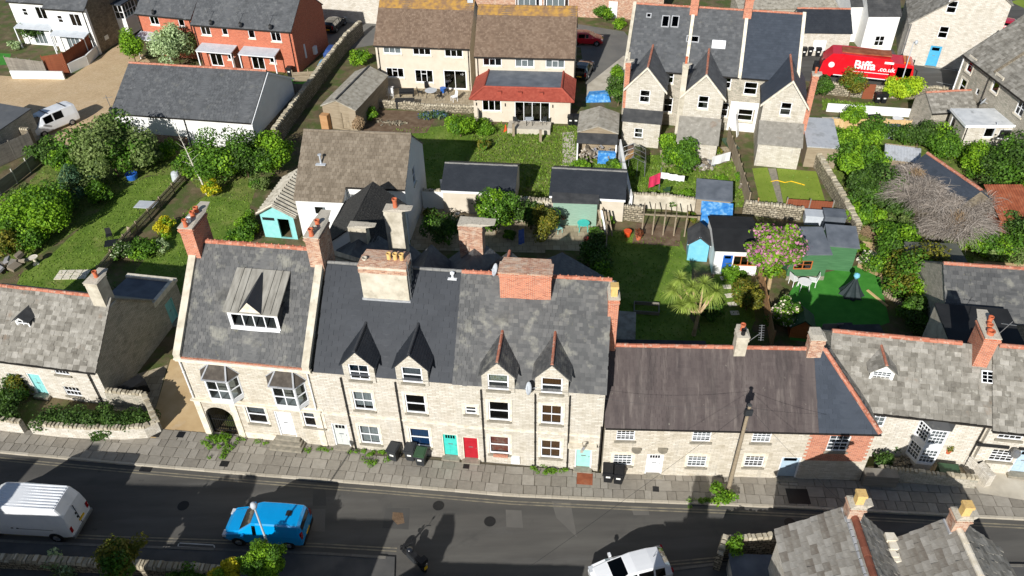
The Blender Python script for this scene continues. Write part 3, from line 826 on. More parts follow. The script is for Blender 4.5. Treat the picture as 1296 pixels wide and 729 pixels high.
def canted_bay(parent, x, z0, w, h, dep, roofh, floors=1, frame='upvc', y0=0.0, nx=2, ny=2, bx=1, by=1, roofmat='slate_old', wallmat=None, z_walls=0.0, hipmat='lead_flash', curtain=None, wall_h=0.0):
    """three-sided bay: front and two canted sides of glazing, hipped top"""
    sd = dep; fx = w / 2 - sd * .62
    pl = [(-w / 2, 0), (-fx, -sd), (fx, -sd), (w / 2, 0)]
    b = MB()
    pts = [(x + a, y0 + c) for a, c in pl]
    zs = z0 - .16
    b.prism([(p[0], p[1], zs) for p in pts], (0, 0, .16))
    b.prism([(p[0], p[1], z0 + h) for p in pts], (0, 0, .14))
    o = b.build('bay_window', frame, parent)
    if z_walls < zs - .05:
        MB().prism([(x + a * .97, y0 + c * .97, z_walls) for a, c in pl], (0, 0, zs - .001 - z_walls)).build('bay_base', wallmat or 'stone_wall', o)
    fhs = h / floors
    for f in range(floors):
        zf = z0 + f * fhs + (0 if f == 0 else wall_h)
        hh = fhs - (wall_h if floors > 1 and f == 0 else 0)
        if floors > 1 and f == 1: hh = fhs - wall_h
        for (a, c), n_ in zip(zip(pts, pts[1:]), (1, nx, 1)):
            L = math.hypot(c[0] - a[0], c[1] - a[1]); u = ((c[0] - a[0]) / L, (c[1] - a[1]) / L)
            window(parent, a, u, L / 2, zf, L, hh, nx=n_, ny=ny, bx=bx if n_ == nx else max(1, bx), by=by, frame=frame, sill=None, dep=.03, fw=.07, curtain=curtain, name='window')
    if floors > 1:
        MB().prism([(p[0], p[1], z0 + fhs - wall_h) for p in pts], (0, 0, 2 * wall_h)).build('bay_panel', frame, o)
    zt = z0 + h + .14; e = .14
    ep = [(x - w / 2 - e, y0 + .02), (x - fx - e * .5, y0 - sd - e), (x + fx + e * .5, y0 - sd - e), (x + w / 2 + e, y0 + .02)]
    rp = [(x - fx * .72, y0 + .02), (x + fx * .72, y0 + .02)]
    E = [Vector((p[0], p[1], zt)) for p in ep]; Rr = [Vector((p[0], p[1], zt + roofh)) for p in rp]
    m = MB(); m.poly([E[1], E[2], Rr[1], Rr[0]]); m.poly([E[0], E[1], Rr[0]]); m.poly([E[2], E[3], Rr[1]]); m.poly([E[3], E[2], E[1], E[0]])
    m.build('bay_roof', roofmat, o)
    if hipmat:
        g = MB()
        for a, c in ((E[1], Rr[0]), (E[2], Rr[1]), (E[0], Rr[0]), (E[3], Rr[1]), (E[1], E[2])): g.bar(a + Vector((0, -.01, .02)), c + Vector((0, -.01, .02)), .09, .05)
        g.build('hip_lead', hipmat, o)
    return o
# ---------------------------------------------------------------- ground, street, pavements
MB().poly([(-400, -300, 0), (400, -300, 0), (400, 500, 0), (-400, 500, 0)]).build('ground', 'soil', kind='structure')
far_kerb = [(-260, 549), (0, 574), (150, 588), (323, 602.7), (480, 615), (647, 629), (800, 636), (911, 640), (1100, 649), (1296, 659), (1560, 671)]
near_kerb = [(-300, 664), (0, 684), (120, 690), (240, 694), (400, 700), (500, 706)]
def seglist(pxs, z=0.0): return [W(a, b, z) for a, b in pxs]
fk = seglist(far_kerb)
road_pts = [(p.x, p.y) for p in fk] + [(62, 16), (62, 15), (9, 21.5), (-3, 21.5), (-4, 12), (-8.5, 12)] + [(p.x, p.y) for p in reversed(seglist(near_kerb))]
road = MB().poly([Vector((x, y, .004)) for x, y in reversed(road_pts)]).build('road', 'asphalt', kind='structure')
def offset_line(pts, d):
    out = []
    for i, p in enumerate(pts):
        a = pts[max(i - 1, 0)]; b = pts[min(i + 1, len(pts) - 1)]
        t = (b - a).normalized(); out.append(p + Vector((-t.y, t.x, 0)) * d)
    return out
def strip(pts, w, z, name, mat, parent=None, kind='structure'):
    q = offset_line(pts, w); m = MB()
    for i in range(len(pts) - 1):
        m.poly([Vector((pts[i].x, pts[i].y, z)), Vector((pts[i + 1].x, pts[i + 1].y, z)), Vector((q[i + 1].x, q[i + 1].y, z)), Vector((q[i].x, q[i].y, z))])
    return m.build(name, mat, parent, kind=kind)
def dense(pts, step):
    out = []
    for a, b in zip(pts, pts[1:]):
        n = max(1, int((b - a).length / step))
        out += [a + (b - a) * (i / n) for i in range(n)]
    return out + [pts[-1]]
for off in (-.34, -.52):
    strip(offset_line(fk, off), .075, .009, 'painted_line', 'faded_line', road)
nk = seglist(near_kerb)
for off in (.34, .52):
    strip(offset_line(nk[1:], off), .075, .009, 'painted_line', 'faded_line', road)
strip([W(846, 712), W(912, 706), W(1000, 706)], .075, .009, 'painted_line', 'faded_line', road)
strip([W(846, 716), W(912, 710), W(1000, 710)], .075, .009, 'painted_line', 'faded_line', road)
for pxs, m in (([(396, 618), (412, 618), (413, 640), (396, 640)], 'asphalt_patch_dark'), ([(395, 644), (412, 644), (411, 673), (394, 672)], 'asphalt_patch'),
               ([(488, 643), (519, 643), (517, 670), (484, 668)], 'asphalt_patch_dark'), 
               ([(698, 634), (722, 635), (730, 680), (704, 655)], 'asphalt_patch'), ([(640, 645), (660, 646), (662, 668), (641, 667)], 'asphalt_patch'), ([(798, 640), (820, 641), (822, 652), (802, 652)], 'asphalt_patch'),
               ([(60, 640), (110, 643), (106, 655), (58, 651)], 'asphalt_patch')):
    sheet('road_patch', pxs, m, .0075, parent=road)
sheet('road_patch', [(497, 648), (510, 649), (512, 662), (503, 664), (496, 657)], 'earth', .0095, parent=road)
bx_ = [(227, 688), (270, 690.5), (271, 693.5), (226, 691.5)]
for a, b in zip(bx_, bx_[1:] + bx_[:1]): strip([W(*a), W(*b)], .06, .0095, 'painted_line', 'white_line', road)
# far pavement: bed, kerbs and flagstones
back_px = [(-260, 520), (0, 541), (47, 547), (117, 553), (190, 553), (212, 545), (262, 549), (420, 566), (582, 583), (760, 600), (1087, 609), (1100, 606), (1226, 619), (1296, 622), (1560, 634)]
bk = seglist(back_px)
pave = MB()
kk = dense(fk, .9); KZ = .11
pp = [Vector((p.x, p.y, .07)) for p in fk] + [Vector((p.x, p.y, .07)) for p in reversed(bk)]
pave.poly(pp)
pavement = pave.build('pavement', 'slab_bed', kind='structure')
kerb_mesh = MB().box(0, 1, -.075, .075, 0, 1).mesh('kerb_stone', ['kerb_stone'])
kerb_mesh2 = MB().box(0, 1, -.075, .075, 0, 1).mesh('kerb_stone', ['kerb_dark'])
def kerbs(pts, side, parent, h=.125, km=None, L=.92, lo=None, hi=None):
    d = dense(pts, .01); acc = 0; last = d[0]
    for p in d[1:]:
        if (p - last).length >= L:
            t = (p - last)
            if lo is None or lo < (p + last).x / 2 < hi:
                o = link('kerb_stone', km or kerb_mesh, parent)
                n = Vector((-t.y, t.x, 0)).normalized() * side * .075
                o.location = (last.x + n.x, last.y + n.y, .005); o.rotation_euler = (0, 0, math.atan2(t.y, t.x)); o.scale = (t.length - .012, random.uniform(.95, 1.05), h + random.uniform(-.008, .008))
            last = p
kerbs(fk, 1, pavement, lo=-34, hi=30)
def width_at(i_pts, p, n):
    best = 0
    for a, b in zip(bk, bk[1:]):
        d = b - a; den = n.x * d.y - n.y * d.x
        if abs(den) < 1e-9: continue
        t = ((a.x - p.x) * d.y - (a.y - p.y) * d.x) / den; s = ((a.x - p.x) * n.y - (a.y - p.y) * n.x) / den
        if -.001 <= s <= 1.001 and .2 < t < 7: best = max(best, t) if best == 0 else min(best, t)
    return best
slab_meshes = []
for k in range(5):
    e = .012; m = MB()
    j = [random.uniform(-.02, .02) for _ in range(8)]
    c = [(-.5 + j[0], -.5 + j[1]), (.5 + j[2], -.5 + j[3]), (.5 + j[4], .5 + j[5]), (-.5 + j[6], .5 + j[7])]
    m.prism([(x, y, 0) for x, y in c], (0, 0, .85)); m.prism([(x * .965, y * .965, .85) for x, y in c], (0, 0, .15))
    slab_meshes.append(m.mesh('flagstone', ['slab']))
slabs = []
fine = dense(fk, .05); s_len = [0.0]
for a, b in zip(fine, fine[1:]): s_len.append(s_len[-1] + (b - a).length)
def at_s(s):
    i = min(max(int(np.searchsorted(s_len, s)) - 1, 0), len(fine) - 2)
    f = (s - s_len[i]) / max(s_len[i + 1] - s_len[i], 1e-6); t = (fine[i + 1] - fine[i]).normalized()
    return fine[i].lerp(fine[i + 1], f), t
row_depth = [.62, .72, .55, .78, .6, .7, .66, .6]
off = .16
for r, rd in enumerate(row_depth):
    s = 7.0 + random.uniform(0, .5)
    while s < s_len[-1] - 7:
        L = random.choice((.42, .5, .6, .62, .75, .9)) * random.uniform(.92, 1.08)
        p, t = at_s(s + L / 2); n = Vector((-t.y, t.x, 0)); wd = width_at(None, p, n)
        if off + rd * .45 < wd:
            d = min(rd, wd - off)
            c = p + n * (off + d / 2)
            slabs.append((c, math.atan2(t.y, t.x) + random.uniform(-.012, .012), L - .022, d - .022))
        s += L
    off += rd
vis = [q for q in slabs if -31.5 < q[0].x < 29]
vis.sort(key=lambda q: -q[2] * q[3])
for i, (c, a, L, d) in enumerate(vis[:300]):
    o = link('flagstone', random.choice(slab_meshes), pavement)
    o.location = (c.x, c.y, .06 + random.uniform(-.004, .004)); o.rotation_euler = (random.uniform(-.006, .006), random.uniform(-.006, .006), a); o.scale = (L, d, .055)
m = MB()
for c, a, L, d in vis[300:] + [q for q in slabs if not (-31.5 < q[0].x < 29)]:
    m.box(-L / 2, L / 2, -d / 2, d / 2, 0, .055, 0, Matrix.Translation((c.x, c.y, .06 + random.uniform(-.004, .004))) @ Matrix.Rotation(a, 4, 'Z'))
surf('slab_loose', [(122, 116, 106), (138, 132, 121), (150, 144, 133), (166, 160, 149)], .9, 2.5, island=.6, bump=.4, bscale=30, spots=[((88, 82, 70), 1.6, .58, .75, .5)])
m.build('flagstones', 'slab_loose', pavement, kind='stuff')
for px, py, w, d in ((178 + 20, 549, .5, .5), (229, 550, .45, .45), (284, 587, .5, .4), (590, 590, .35, .35), (740, 606, .9, .8), (830, 619, .35, .35)):
    p = W(px, py, .12); MB().box(-w / 2, w / 2, -d / 2, d / 2, 0, .012).build('drain_cover', 'rust' if px == 740 else 'black_iron', pavement, loc=(p.x, p.y, .118), rz=R_(-7))
p = W(1010, 628, .12); MB().box(-.6, .6, -.5, .5, 0, .012).build('drain_cover', 'black_iron', pavement, loc=(p.x, p.y, .118), rz=R_(-4))
gully = W(186, 591, .0); MB().box(-.35, .35, -.2, .2, 0, .02).build('drain_cover', 'black_iron', road, loc=(gully.x, gully.y - .15, .006), rz=R_(-7))
# near pavement
npts = seglist(near_kerb)
nb = [p for p in npts] + [Vector((-5.6, 12, 0)), Vector((-70, 12, 0)), Vector((-70, 27, 0))]
near = MB().poly([Vector((p.x, p.y, .1)) for p in reversed(nb)])
near_p = near.build('pavement', 'asphalt_walk', kind='structure')
kerbs(npts, -1, near_p, lo=-34, hi=-4, km=kerb_mesh2)
rk = [W(838, 722), W(912, 713), W(1000, 712), W(1320, 716)]
near_r = MB().poly([Vector((p.x, p.y, .1)) for p in [Vector((9, 14, 0)), Vector((40, 14, 0))] + list(reversed(rk))]).build('pavement', 'asphalt_walk', kind='structure')
kerbs(rk, -1, near_r, km=kerb_mesh2)
for px, py in ((232, 640), (620, 660), (1000, 662), (555, 640)):
    q = W(px, py); MB().cyl((0, 0, 0), (0, 0, .006), .32, .32, 20).build('manhole_cover', 'black_iron', road, loc=(q.x, q.y, .0065))
# ---------------------------------------------------------------- front terrace
GA = R_(-8.6)
def seg_frame(pL, pR):
    a, b = W(*pL), W(*pR); d = b - a
    return a, math.atan2(d.y, d.x), d.length
SASH = dict(nx=1, ny=2, surround='dressed_stone')
# --- tall house with two oriel windows
a, ang, L = seg_frame((262, 549), (416, 565.5))
A = Hs('terraced_house', 'tall pale stone house with two oriel bays and a lead dormer', a, ang, L, 9.6)
AE = 6.55
ax, _ = A.px('f', 279, 530)
A.winpx('f', 325, 525, 1.2, 1.5, nx=1, ny=2, curtain='blind_grey', cov=.5, surround='dressed_stone')
A.winpx('f', 396, 529.5, 1.2, 1.5, nx=1, ny=2, curtain='blind_grey', cov=.55, surround='dressed_stone')
x, z = A.px('f', 364.5, 548); A.door('f', x, .62, 1.05, 2.1, 'white_paint', step=False, panels=3)
st = MB()
for k in range(3): st.box(x - .75 - .12 * (2 - k), x + .75 + .12 * (2 - k), -.28 - .26 * (2 - k), 0.1, .1 + (.17 * k if k else 0), .28 + .17 * k - .001 * k)
st.build('step', 'sill_stone', A.root)
# carriage arch at the left
aw = 1.7; ah = 1.75
A.holes['f'].append((ax - aw / 2, ax + aw / 2, .05, ah + .85))
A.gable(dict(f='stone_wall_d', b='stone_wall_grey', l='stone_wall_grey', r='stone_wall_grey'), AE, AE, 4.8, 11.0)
m = MB(); N = 14
for i in range(N):
    t0, t1 = math.pi * i / N, math.pi * (i + 1) / N
    x0_, x1_ = ax - aw / 2 * math.cos(t0), ax - aw / 2 * math.cos(t1); z0_, z1_ = ah + .8 * math.sin(t0), ah + .8 * math.sin(t1)
    m.prism([(x0_, -.002, z0_), (x1_, -.002, z1_), (x1_, -.002, ah + .85), (x0_, -.002, ah + .85)], (0, .3, 0))
m.build('arch', 'stone_wall_d', A.root)
g = MB()
for i in range(13): g.bar((ax - aw / 2 + aw * i / 12, .25, .08), (ax - aw / 2 + aw * i / 12, .25, ah - .35 + .25 * math.sin(math.pi * i / 12)), .03)
g.bar((ax - aw / 2, .25, .25), (ax + aw / 2, .25, .25), .05); g.bar((ax - aw / 2, .25, 1.2), (ax + aw / 2, .25, 1.2), .05)
g.build('gate', 'black_iron', A.root)
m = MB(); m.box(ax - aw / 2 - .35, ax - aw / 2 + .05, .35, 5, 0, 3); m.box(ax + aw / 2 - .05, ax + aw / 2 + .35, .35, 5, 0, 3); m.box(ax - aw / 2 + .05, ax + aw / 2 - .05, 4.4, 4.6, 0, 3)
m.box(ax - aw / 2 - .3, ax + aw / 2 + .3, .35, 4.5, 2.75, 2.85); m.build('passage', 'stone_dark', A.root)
# pilasters, cornice, string course
m = MB()
for xx in (.2, ax + aw / 2 + .26, L - .2): m.box(xx - .2, xx + .2, -.07, .01, .08, 3.0)
m.box(-.05, L + .05, -.1, .02, 3.0, 3.1); m.box(-.1, L + .1, -.17, .02, 3.1, 3.2)
m.box(ax + aw / 2 + .5, x - .8, -.05, .01, .08, .62)
m.build('string_course', 'dressed_stone', A.root)
m = MB(); m.box(-.1, L + .1, -.14, .01, AE - .26, AE - .12); m.box(-.12, L + .12, -.2, .01, AE - .12, AE + .0); m.build('cornice', 'dressed_stone', A.root)
A.roof('slate_old', .26, .2, .012, ov=.1, vl=-.3, vr=-.3, ridge='ridge_red', rr=.14, crest=True, gut=False)
MB().box(.2, L - .2, -.15, -.05, AE + .02, AE + .09).build('gutter', 'brick', A.root)
for xx in (-.08, L - .34):
    t = (11.0 - AE) / 4.8; zz = .30
    m = MB()
    m.prism([(xx, -.16, AE - .05), (xx, -.16, AE + zz), (xx, 4.8, 11.0 + zz), (xx, 9.7, AE + zz), (xx, 9.7, AE - .05), (xx, 4.8, 10.9)], (.42, 0, 0))
    m.build('parapet', 'grey_render', A.root)
ORG = 'terracotta'
A.chim(.25, 4.9, 9.0, 12.45, .78, 1.7, 'brick', pots=[(0, -.7, .5, ORG, .13), (0, -.3, .35, 'white_paint', .13), (0, .2, .45, ORG, .14), (0, .65, .45, ORG, .14)], flash=False)
A.chim(L - .25, 4.9, 9.6, 12.45, .78, 1.7, 'brick_weathered', pots=[(0, -.7, .5, ORG, .14), (0, -.2, .3, 'mortar', .14), (0, .3, .4, ORG, .14)], flash=False)
surf('old_slate_brown', [(66, 60, 54), (80, 74, 67), (98, 91, 82)], .9, 3, bump=.5)
for px, py in ((281, 499), (363, 503)):
    xx, zz = A.px('f', px, py, .45); canted_bay(A.root, xx, 4.0, 2.1, 1.5, .62, .6, nx=2, ny=2, roofmat='old_slate_brown', z_walls=3.7, wallmat='upvc')
# lead clad dormer
xd, zd = A.px('f', 309, 437); wd, y0 = 2.9, 1.35
# the dormer front stands back on the slope
zd0 = A.zf(y0); zh = zd0 + 1.25; t = (11.0 - AE) / 4.8
xd = A.loc(309, 426, zd0 + .7).x
dm = MB(); wall_mesh(dm, (xd - wd / 2, y0), (1, 0), zd0 - .05, [(0, zh), (wd, zh)], [(.12, wd - .12, zd0 + .15, zh - .12)], .1)
D_ = dm.build('dormer', 'upvc', A.root)
window(A.root, (xd - wd / 2, y0), (1, 0), wd / 2, zd0 + .15, wd - .24, zh - .12 - zd0 - .15, nx=4, ny=1, sill='upvc', dep=.06)
ylim = (9.9 - AE) / t
for sx in (-1, 1):
    q = [(xd + sx * wd / 2, y0, zd0 - .05), (xd + sx * wd / 2, (zh - AE) / t, zh), (xd + sx * wd / 2, y0, zh)]
    MB().poly(q if sx > 0 else q[::-1]).build('dormer_cheek', 'felt', D_)
zt0, zt1 = zh + .05, A.zf(3.75) + .12
lr = MB(); lr.prism([(xd - wd / 2 - .12, y0 - .15, zt0), (xd + wd / 2 + .12, y0 - .15, zt0), (xd + wd / 2 + .12, 3.75, zt1), (xd - wd / 2 - .12, 3.75, zt1)], (0, 0, .1))
sl_ = (zt1 - zt0) / (3.75 - y0 + .15)
for xx in (-1.2, -.75, .75, 1.2):
    lr.bar((xd + xx * .95, y0 - .15, zt0 + .12), (xd + xx * .95, 3.74, zt1 + .12), .06)
lr.build('dormer_roof', 'lead', D_)
gp = MB(); ga, gz = .62, .72
zb_ = zt0 + .1; ye = y0 - .13
gp.poly([(xd - ga, ye, zb_), (xd + ga, ye, zb_), (xd, ye, zb_ + gz)])
gp.build('dormer_gable', 'dressed_stone', D_)
yk = y0 + 2.2
gr = MB(); gr.poly([(xd - ga - .1, ye - .06, zb_ - .06), (xd, ye - .06, zb_ + gz + .05), (xd, yk, zb_ + gz * .98 + .35), ]); gr.poly([(xd, ye - .06, zb_ + gz + .05), (xd + ga + .1, ye - .06, zb_ - .06), (xd, yk, zb_ + gz * .98 + .35)])
gr.build('dormer_gable_roof', 'slate_black', D_)
A.pipe('f', .12, 3.3, AE - .2, 'white_paint', .05)
A.pipe('f', L - .15, 3.3, AE - .2, 'white_paint', .04)
rm = MB(); rm.box(.5, L - .4, 9.6, 12.2, 0, 2.6); rm.box(.4, L - .3, 9.55, 12.3, 2.62, 2.7)
rm.build('lean_to', 'slate_blue', A.root)
# --- black roofed pair
TB, TC = (416, 565.5), (758, 598)
b0, angB, LBC = seg_frame(TB, TC)
pB = W(582, 583); LB = (pB - b0).length
BEF = 6.35
B = Hs('terraced_house', 'pale stone terrace pair under a smooth black slate roof', b0, angB, LB, 9.0)
t_ = math.tan(R_(42)); BRZ = BEF + 4.5 * t_
def front_set(H, wins, doors):
    for (px, py, w, h, k) in wins: H.winpx('f', px, py, w, h, **dict(SASH, **k))
    for (px, py, w, h, mt, k) in doors: H.doorpx('f', px, py, w, h, mt, z=.2, **k)
front_set(B, [(459.7, 507.6, 1.15, 1.48, dict(bx=2, curtain='curtain_white', cov=.9)), (526, 511.5, 1.15, 1.48, dict(curtain='blind_grey', cov=.15)),
              (468, 550.5, 1.2, 1.55, dict(bx=2, curtain='curtain_white')), (531.5, 554, 1.2, 1.55, dict(curtain='curtain_blue', cov=.98))],
          [(434, 561.5, .95, 1.95, 'grey_door', dict(glaze=3)), (571, 574.5, .95, 1.95, 'teal_paint', dict(glaze=4, frame='dressed_stone'))])
# the wall dormers share the facade: their windows break the eaves
def dormer_hole(H, ef, px, apex_py, win_c):
    x, za = H.px('f', px, apex_py); _, zw = H.px('f', *win_c); H.holes['f'].append((x - .57, x + .57, zw - .62, ef))
def wall_dormer(H, px, apex_py, win_c, mat, ridge, curtain=None, nxb=1):
    x, za = H.px('f', px, apex_py); _, zw = H.px('f', *win_c); wd = 1.75
    d = H.dormer(x, wd, min(H.ef - .3, zw - .75), za - .98, za, 'stone_wall_c', mat, dict(w=1.12, h=1.16, z=zw - .6, nx=1, ny=2, bx=nxb, sill='sill_stone', curtain=curtain, cov=.6), ridge=ridge, y0=-.07)
    return d
dormer_hole(B, BEF, 449.5, 443, (454, 470)); dormer_hole(B, BEF, 518, 446.5, (521, 473.5))
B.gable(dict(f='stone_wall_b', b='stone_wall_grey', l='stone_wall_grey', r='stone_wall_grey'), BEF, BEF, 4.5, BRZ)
wall_dormer(B, 449.5, 443, (454, 470), 'slate_black', 'slate_dark_band', None, 2)
wall_dormer(B, 518, 446.5, (521, 473.5), 'slate_black', 'slate_dark_band', 'blind_grey')
B.roof('slate_black', .6, .3, .014, gut=False, ov=.04, vl=-.25, vr=0, ridge='ridge_grey', rr=.1, jit=.04)
def strings(H, L, z, lo=None, hi=None):
    MB().box(lo or 0, hi or L, -.05, .01, z, z + .12).build('string_course', 'dressed_stone', H.root)
strings(B, LB, 3.0)
for px in (433, 500.5):
    x, _ = B.px('f', px, 485); B.pipe('f', x, .15, BEF - .2)
bx0 = B.loc(497, 345, 9.9).x
B.chim(bx0, 3.55, 8.6, 11.5, 2.6, .9, 'grey_render', capmat='brick_weathered', flash=.62, corbel=1, pots=[(-1.05, 0, .25, 'mortar', .14), (.25, .2, .5, 'buff_pot', .13), (.6, .2, .5, 'buff_pot', .13), (.95, .2, .5, 'buff_pot', .13)], band=.45)
bc = B.loc(508, 320, 11).x
m = MB(); m.box(bx0 - 1.34, bx0 + 1.34, 3.05, 4.05, 11.08, 11.32); m.build('chimney_band', 'brick_weathered', B.root)
g = MB()
xg = bx0 + 1.38
for k in range(6): g.bar((xg, 3.2, 9.6 + k * .32), (xg, 4.0, 9.6 + k * .32), .035)
g.bar((xg, 3.2, 9.4), (xg, 3.2, 11.9), .04); g.bar((xg, 4.0, 9.4), (xg, 4.0, 11.9), .04)
g.build('aerial_mast', 'grey_metal', B.root)
vx = B.loc(574, 365, 9.5); m = MB(); m.cyl((0, 0, 0), (0, 0, .3), .06, .06, 8); m.lathe([(.13, .28), (.13, .36), (.02, .42)], 10); m.box(-.25, .25, -.2, .1, -.03, .0)
m.build('roof_vent', 'upvc', B.root, loc=(vx.x, vx.y, B.zf(vx.y) + .13))
# --- old slate pair
c0 = pB; LC = LBC - LB; CEF = 6.4; CRZ = CEF + 4.5 * t_
Cc = Hs('terraced_house', 'pale stone terrace pair with patchy grey slates and brick stack', c0, angB + R_(1.2), LC, 9.0)
front_set(Cc, [(596, 519.5, .65, .6, dict(nx=1, ny=2, surround='dressed_stone')), (631.5, 520.5, 1.15, 1.5, {}), (632, 563.5, 1.15, 1.5, dict(curtain='curtain_red', cov=.98)),
              (698, 525, 1.15, 1.5, dict(curtain='blind_brown', bx=2)), (697, 568.5, 1.15, 1.5, dict(curtain='blind_brown', bx=2))],
          [(596.5, 577.5, .95, 1.95, 'red_paint', dict(frame='dressed_stone')), (737.5, 591, .95, 1.95, 'mint_paint', dict(glaze=1))])
dormer_hole(Cc, CEF, 629.5, 456.5, (630, 482.5)); dormer_hole(Cc, CEF, 699, 459.5, (699.5, 487))
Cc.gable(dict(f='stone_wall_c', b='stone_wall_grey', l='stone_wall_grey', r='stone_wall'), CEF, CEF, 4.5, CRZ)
wall_dormer(Cc, 629.5, 456.5, (630, 482.5), 'slate_old', 'ridge_red', 'flower_print')
wall_dormer(Cc, 699, 459.5, (699.5, 487), 'slate_old', 'ridge_red', 'blind_brown')
Cc.roof('slate_old', .27, .22, .013, gut=False, ov=.04, vl=0, vr=.05, ridge='ridge_red', rr=.12, crest=True)
strings(Cc, LC, 3.0)
for px in (608.8, 677.5, 721.8):
    x, _ = Cc.px('f', px, 494); Cc.pipe('f', x, .15, CEF - .2)
x, _ = Cc.px('f', 759, 590); Cc.pipe('f', min(x, LC - .05), .15, 3.9)
cx = Cc.loc(667, 355, 10.2).x
Cc.chim(cx, 3.95, 8.8, 11.35, 2.75, .85, 'brick', flash=.7, corbel=1, band=.25, capmat='brick_weathered')
MB().box(cx - 1.45, cx + 1.45, 3.45, 4.45, 11.4, 11.46).build('chimney_slab', 'brick_weathered', Cc.root)
x, z = Cc.px('f', 652.5, 584); MB().box(x - .25, x + .25, -.13, -.002, .25, .8).build('meter_box', 'upvc', Cc.root)
def dish(parent, p, aim, r=.3, mat='plaster_grey'):
    m = MB(); prof = [(r * k / 5, .12 * r * (k / 5) ** 2 * 3) for k in range(6)]
    m.lathe(prof, 14, cap=False); m.lathe([(a, b + .012) for a, b in prof], 14, cap=False); m.cyl((0, -r * .9, .02), (0, 0, r * .95), .012, .012, 5); m.cyl((0, 0, 0), (0, .1, -.3), .02, .02, 5)
    o = m.build('satellite_dish', mat, parent, smooth=True)
    o.matrix_local = Matrix.Translation(p) @ Vector(aim).to_track_quat('Z', 'Y').to_matrix().to_4x4()
    return o
q = Cc.loc(672, 483, 7.2); dish(Cc.root, (q.x, q.y, Cc.zf(q.y) + .45), (-.9, -.35, .35), .36)
q = Cc.loc(634, 345, 10.8); dish(Cc.root, (cx - 1.6, 4.3, 10.95), (-.9, -.3, .4), .36)
bw_ = MB(); xw, zw = Cc.px('f', 737.5, 555)
bw_.box(xw - .8, xw + .8, -.45, .02, 2.36, 2.42); bw_.box(xw - .7, xw - .62, -.3, 0, 2.1, 2.36); bw_.box(xw + .62, xw + .7, -.3, 0, 2.1, 2.36)
bw_.build('door_canopy', 'dressed_stone', Cc.root)
fl = MB()
for k in range(4): fl.box(xw - .1 + k * .04, xw + .05 + k * .03, -.75 - .03 * k, -.72 - .03 * k, 2.45 + .14 * k, 2.62 + .14 * k)
fl.bar((xw, -.05, 2.5), (xw + .05, -.8, 3.05), .03)
fo = fl.build('flag', 'junk', Cc.root)
fb = MB(); xw, zw = Cc.px('f', 634, 573.5)
fbx = fb.box(xw - .42, xw + .42, -.22, -.095, zw - .12, zw + .02).build('window_box', 'brick', Cc.root)
# --- low cottage row with the purple slate roof
d0, angD, LD = seg_frame((761, 600.5), (1087, 609))
DE, DR, DDP = 4.08, 6.8, 3.5
Dd = Hs('cottage_row', 'low pale stone cottage row with long purplish slate roof', d0, angD, LD, 6.4)
G12 = dict(nx=1, ny=2, bx=4, by=2, fw=.05, surround='dressed_stone')
for px, py in ((791.7, 551.5), (888, 553), (964, 554)): Dd.winpx('f', px, py, 1.0, .8, **dict(G12, surround=None, curtain='curtain_white' if px > 800 else None))
for px, py in ((788, 582), (882, 584), (954.5, 584)): Dd.winpx('f', px, py, 1.05, .95, **dict(G12, curtain='curtain_white' if px < 900 else None))
Dd.winpx('f', 1061, 561.5, 1.1, 1.25, **dict(G12, surround=None, bx=3, curtain='blind_grey'))
Dd.doorpx('f', 826, 601.5, .95, 1.75, 'white_paint', z=.14, glaze=4)
Dd.doorpx('f', 994, 605.5, 1.1, 1.8, 'pale_blue_paint', z=.14, glaze=1, frame='white_paint')
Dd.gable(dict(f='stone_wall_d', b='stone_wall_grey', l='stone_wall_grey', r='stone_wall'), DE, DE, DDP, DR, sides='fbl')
Dd.wall('r', 'stone_wall', [(0, DE), (Dd.d, DE)])
# brick upper panel with toothed edges, window stays open in it
xb0, _ = Dd.px('f', 1024, 565); xb1, _ = Dd.px('f', 1096, 570)
h_ = [h for h in Dd.holes['f'] if h[0] > xb0 and h[2] > 1.8][0]
m = MB()
zb0 = 1.75
for (xa, xb, za, zb) in ((xb0, h_[0] - .02, zb0, DE - .05), (h_[1] + .02, xb1, zb0, DE - .05), (h_[0] - .02, h_[1] + .02, zb0, h_[2] - .14), (h_[0] - .02, h_[1] + .02, h_[3] + .02, DE - .05)):
    if zb > za: m.box(xa, xb, -.02, .0, za, zb)
k = 0; z = zb0
while z < DE - .2:
    if k % 2: m.box(xb0 - .16, xb0 + .001, -.019, .0, z, z + .15); m.box(xb1 - .001, xb1 + .14, -.019, .0, z, z + .15)
    z += .15; k += 1
m.build('brick_panel', 'brick', Dd.root)
for (a_, b_, s_) in ((0, 0, 0),):
    pass
tD = (DR - DE) / DDP; lift = .1; ov = .06; w_ = LD
xs_ = Dd.loc(1031, 470, 6.0).x
hipx = w_ - 2.6
P0 = Vector((-.02, -ov, DE - ov * tD + lift)); Vv = Vector((0, DDP + ov, (DDP + ov) * tD)); LV = Vv.length
slope(Dd.root, P0, Vector((xs_, 0, 0)), Vv, 'slate_purple', .28, .21, .012)
P1 = Vector((xs_ - .02 + .003, -ov, DE - ov * tD + lift)); Lr = w_ + .1 - xs_
slope(Dd.root, P1, Vector((Lr, 0, 0)), Vv, 'slate_blue', .4, .26, .012, clip=[(0, 0), (Lr, 0), (hipx - xs_, LV), (0, LV)], jit=.05)
